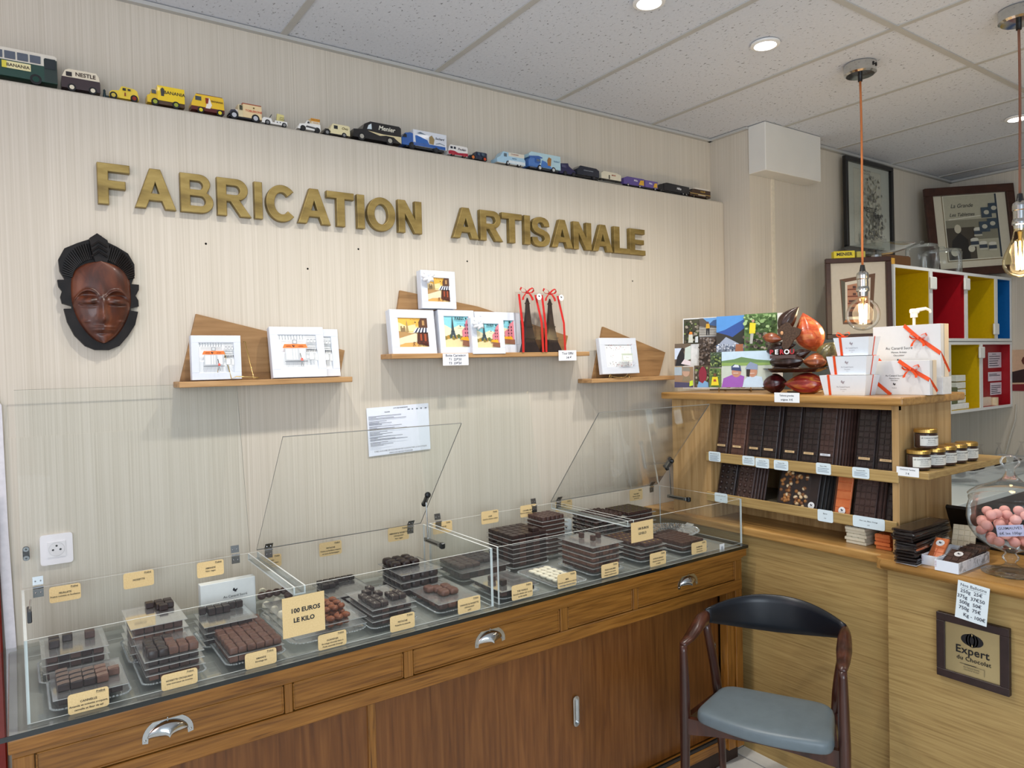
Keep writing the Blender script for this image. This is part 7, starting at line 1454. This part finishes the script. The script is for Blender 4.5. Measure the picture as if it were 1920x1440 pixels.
def limb(name, P, R, mat=WALNUT, n=14, flat=1, sub=True):
    """tapered, smoothly bent wooden member"""
    P = [V3(p) for p in P]; pts = []; rs = []
    for i in range(len(P)-1):
        for k in range(6 if len(P) > 2 else 8):
            t_ = k/(6 if len(P) > 2 else 8); p0 = P[max(i-1, 0)]; p1 = P[i]; p2 = P[i+1]; p3 = P[min(i+2, len(P)-1)]
            pts.append(.5*((2*p1)+(p2-p0)*t_+(2*p0-5*p1+4*p2-p3)*t_**2+(3*p1-p0-3*p2+p3)*t_**3)); rs.append(R[i]*(1-t_)+R[i+1]*t_)
    pts.append(P[-1]); rs.append(R[-1]); b = B(); b.add(tube(pts, rs, n), mat, smooth=True); return b.obj(name, ch)
TL, TR = V3((1.846, 1.660, .655)), V3((2.068, 1.218, .655))
limb('leg', [TL, (1.848, 1.660, .42), (1.842, 1.664, 0)], [.0125, .0185, .0115]); limb('leg', [TR, (2.066, 1.214, .42), (2.058, 1.204, 0)], [.0125, .0185, .0115])
EL, ER = V3((2.025, 1.712, .690)), V3((2.262, 1.322, .690))
limb('leg', [EL+V3((.0, .0, -.015)), (2.085, 1.715, .42), (2.175, 1.765, 0)], [.014, .0175, .011]); limb('leg', [ER+V3((0, 0, -.015)), (2.285, 1.370, .42), (2.375, 1.405, 0)], [.014, .0175, .011])
# arms: paddles rising from the front leg to the back rail
def arm(A, E, side):
    d = (E-A); d.z = 0; L = d.length; d.normalize(); n = V3((-d.y, d.x, 0)); rings = []
    for t_, w, h, dz in ((-.04, .008, .006, -.002), (0, .014, .010, 0), (.22, .020, .011, .004), (.5, .024, .016, .018), (.75, .022, .026, .036), (.92, .020, .030, .034), (1.05, .013, .026, .038)):
        c = A+d*(L*t_)+V3((0, 0, dz+.004)); R = []
        for k in range(12): a = 2*pi*k/12; R.append(tuple(c+n*(w*cos(a))+V3((0, 0, h*sin(a)))))
        rings.append(R)
    b = B(); b.add(loft(rings), WALNUT, smooth=True); b.obj('armrest', ch)
arm(TL, EL, 1); arm(TR, ER, -1)
# curved back
bk = (EL+ER)/2; chord = (ER-EL); cl = chord.length; cd = chord.normalized(); out_ = V3((.870, .493, 0)).normalized(); out_ = (out_-cd*out_.dot(cd)).normalized()
rings = []
NB = 28
for k in range(NB+1):
    s = k/NB; a = (s-.5)*2; off = .150*(1-abs(a)**2.3); p = EL+chord*s+out_*off
    tz = .757-.030*a*a; bz = .618+.060*abs(a)**2.2; tang = (cd*1.0-out_*(.150*2.3*abs(a)**1.3*(1 if a > 0 else -1)*2/cl)).normalized(); nn = V3((0, 0, 1)).cross(tang).normalized()
    th = .0085+.004*(1-abs(a)); R = []
    for m_ in range(12):
        b_ = 2*pi*m_/12; zz = (tz+bz)/2+(tz-bz)/2*max(-1, min(1, 1.12*sin(b_))); R.append(tuple(V3((p.x, p.y, 0))+nn*(th*cos(b_)+.012*((zz-.7)/.06)*-0)+V3((0, 0, zz))))
    rings.append(R)
b = B(); b.add(loft(rings), C('10161F', .34, var=.06, scale=25), smooth=True); b.obj('backrest', ch)
# frame under the seat
def rail(P0, P1, z0, z1, sag, name='seat_rail', bulge=0, th=.010):
    rings = []; d = (P1-P0); n = V3((-d.y, d.x, 0)).normalized()
    for k in range(11):
        s = k/10; p = P0+d*s+fdir*(bulge*sin(pi*s)); e = sag*sin(pi*s); rings.append([tuple(p+n*sx*th+V3((0, 0, z))) for sx, z in ((-1, z0+e), (1, z0+e), (1, z1), (-1, z1))])
    b = B(); b.add(loft(rings), WALNUT); b.obj(name, ch)
rail(V3((1.852, 1.648, 0)), V3((2.062, 1.224, 0)), .352, .408, .022, bulge=-.0)
rail(V3((2.098, 1.700, 0)), V3((2.285, 1.385, 0)), .36, .405, .01); rail(V3((1.855, 1.662, 0)), V3((2.09, 1.712, 0)), .36, .405, .008); rail(V3((2.07, 1.216, 0)), V3((2.285, 1.366, 0)), .36, .405, .008)
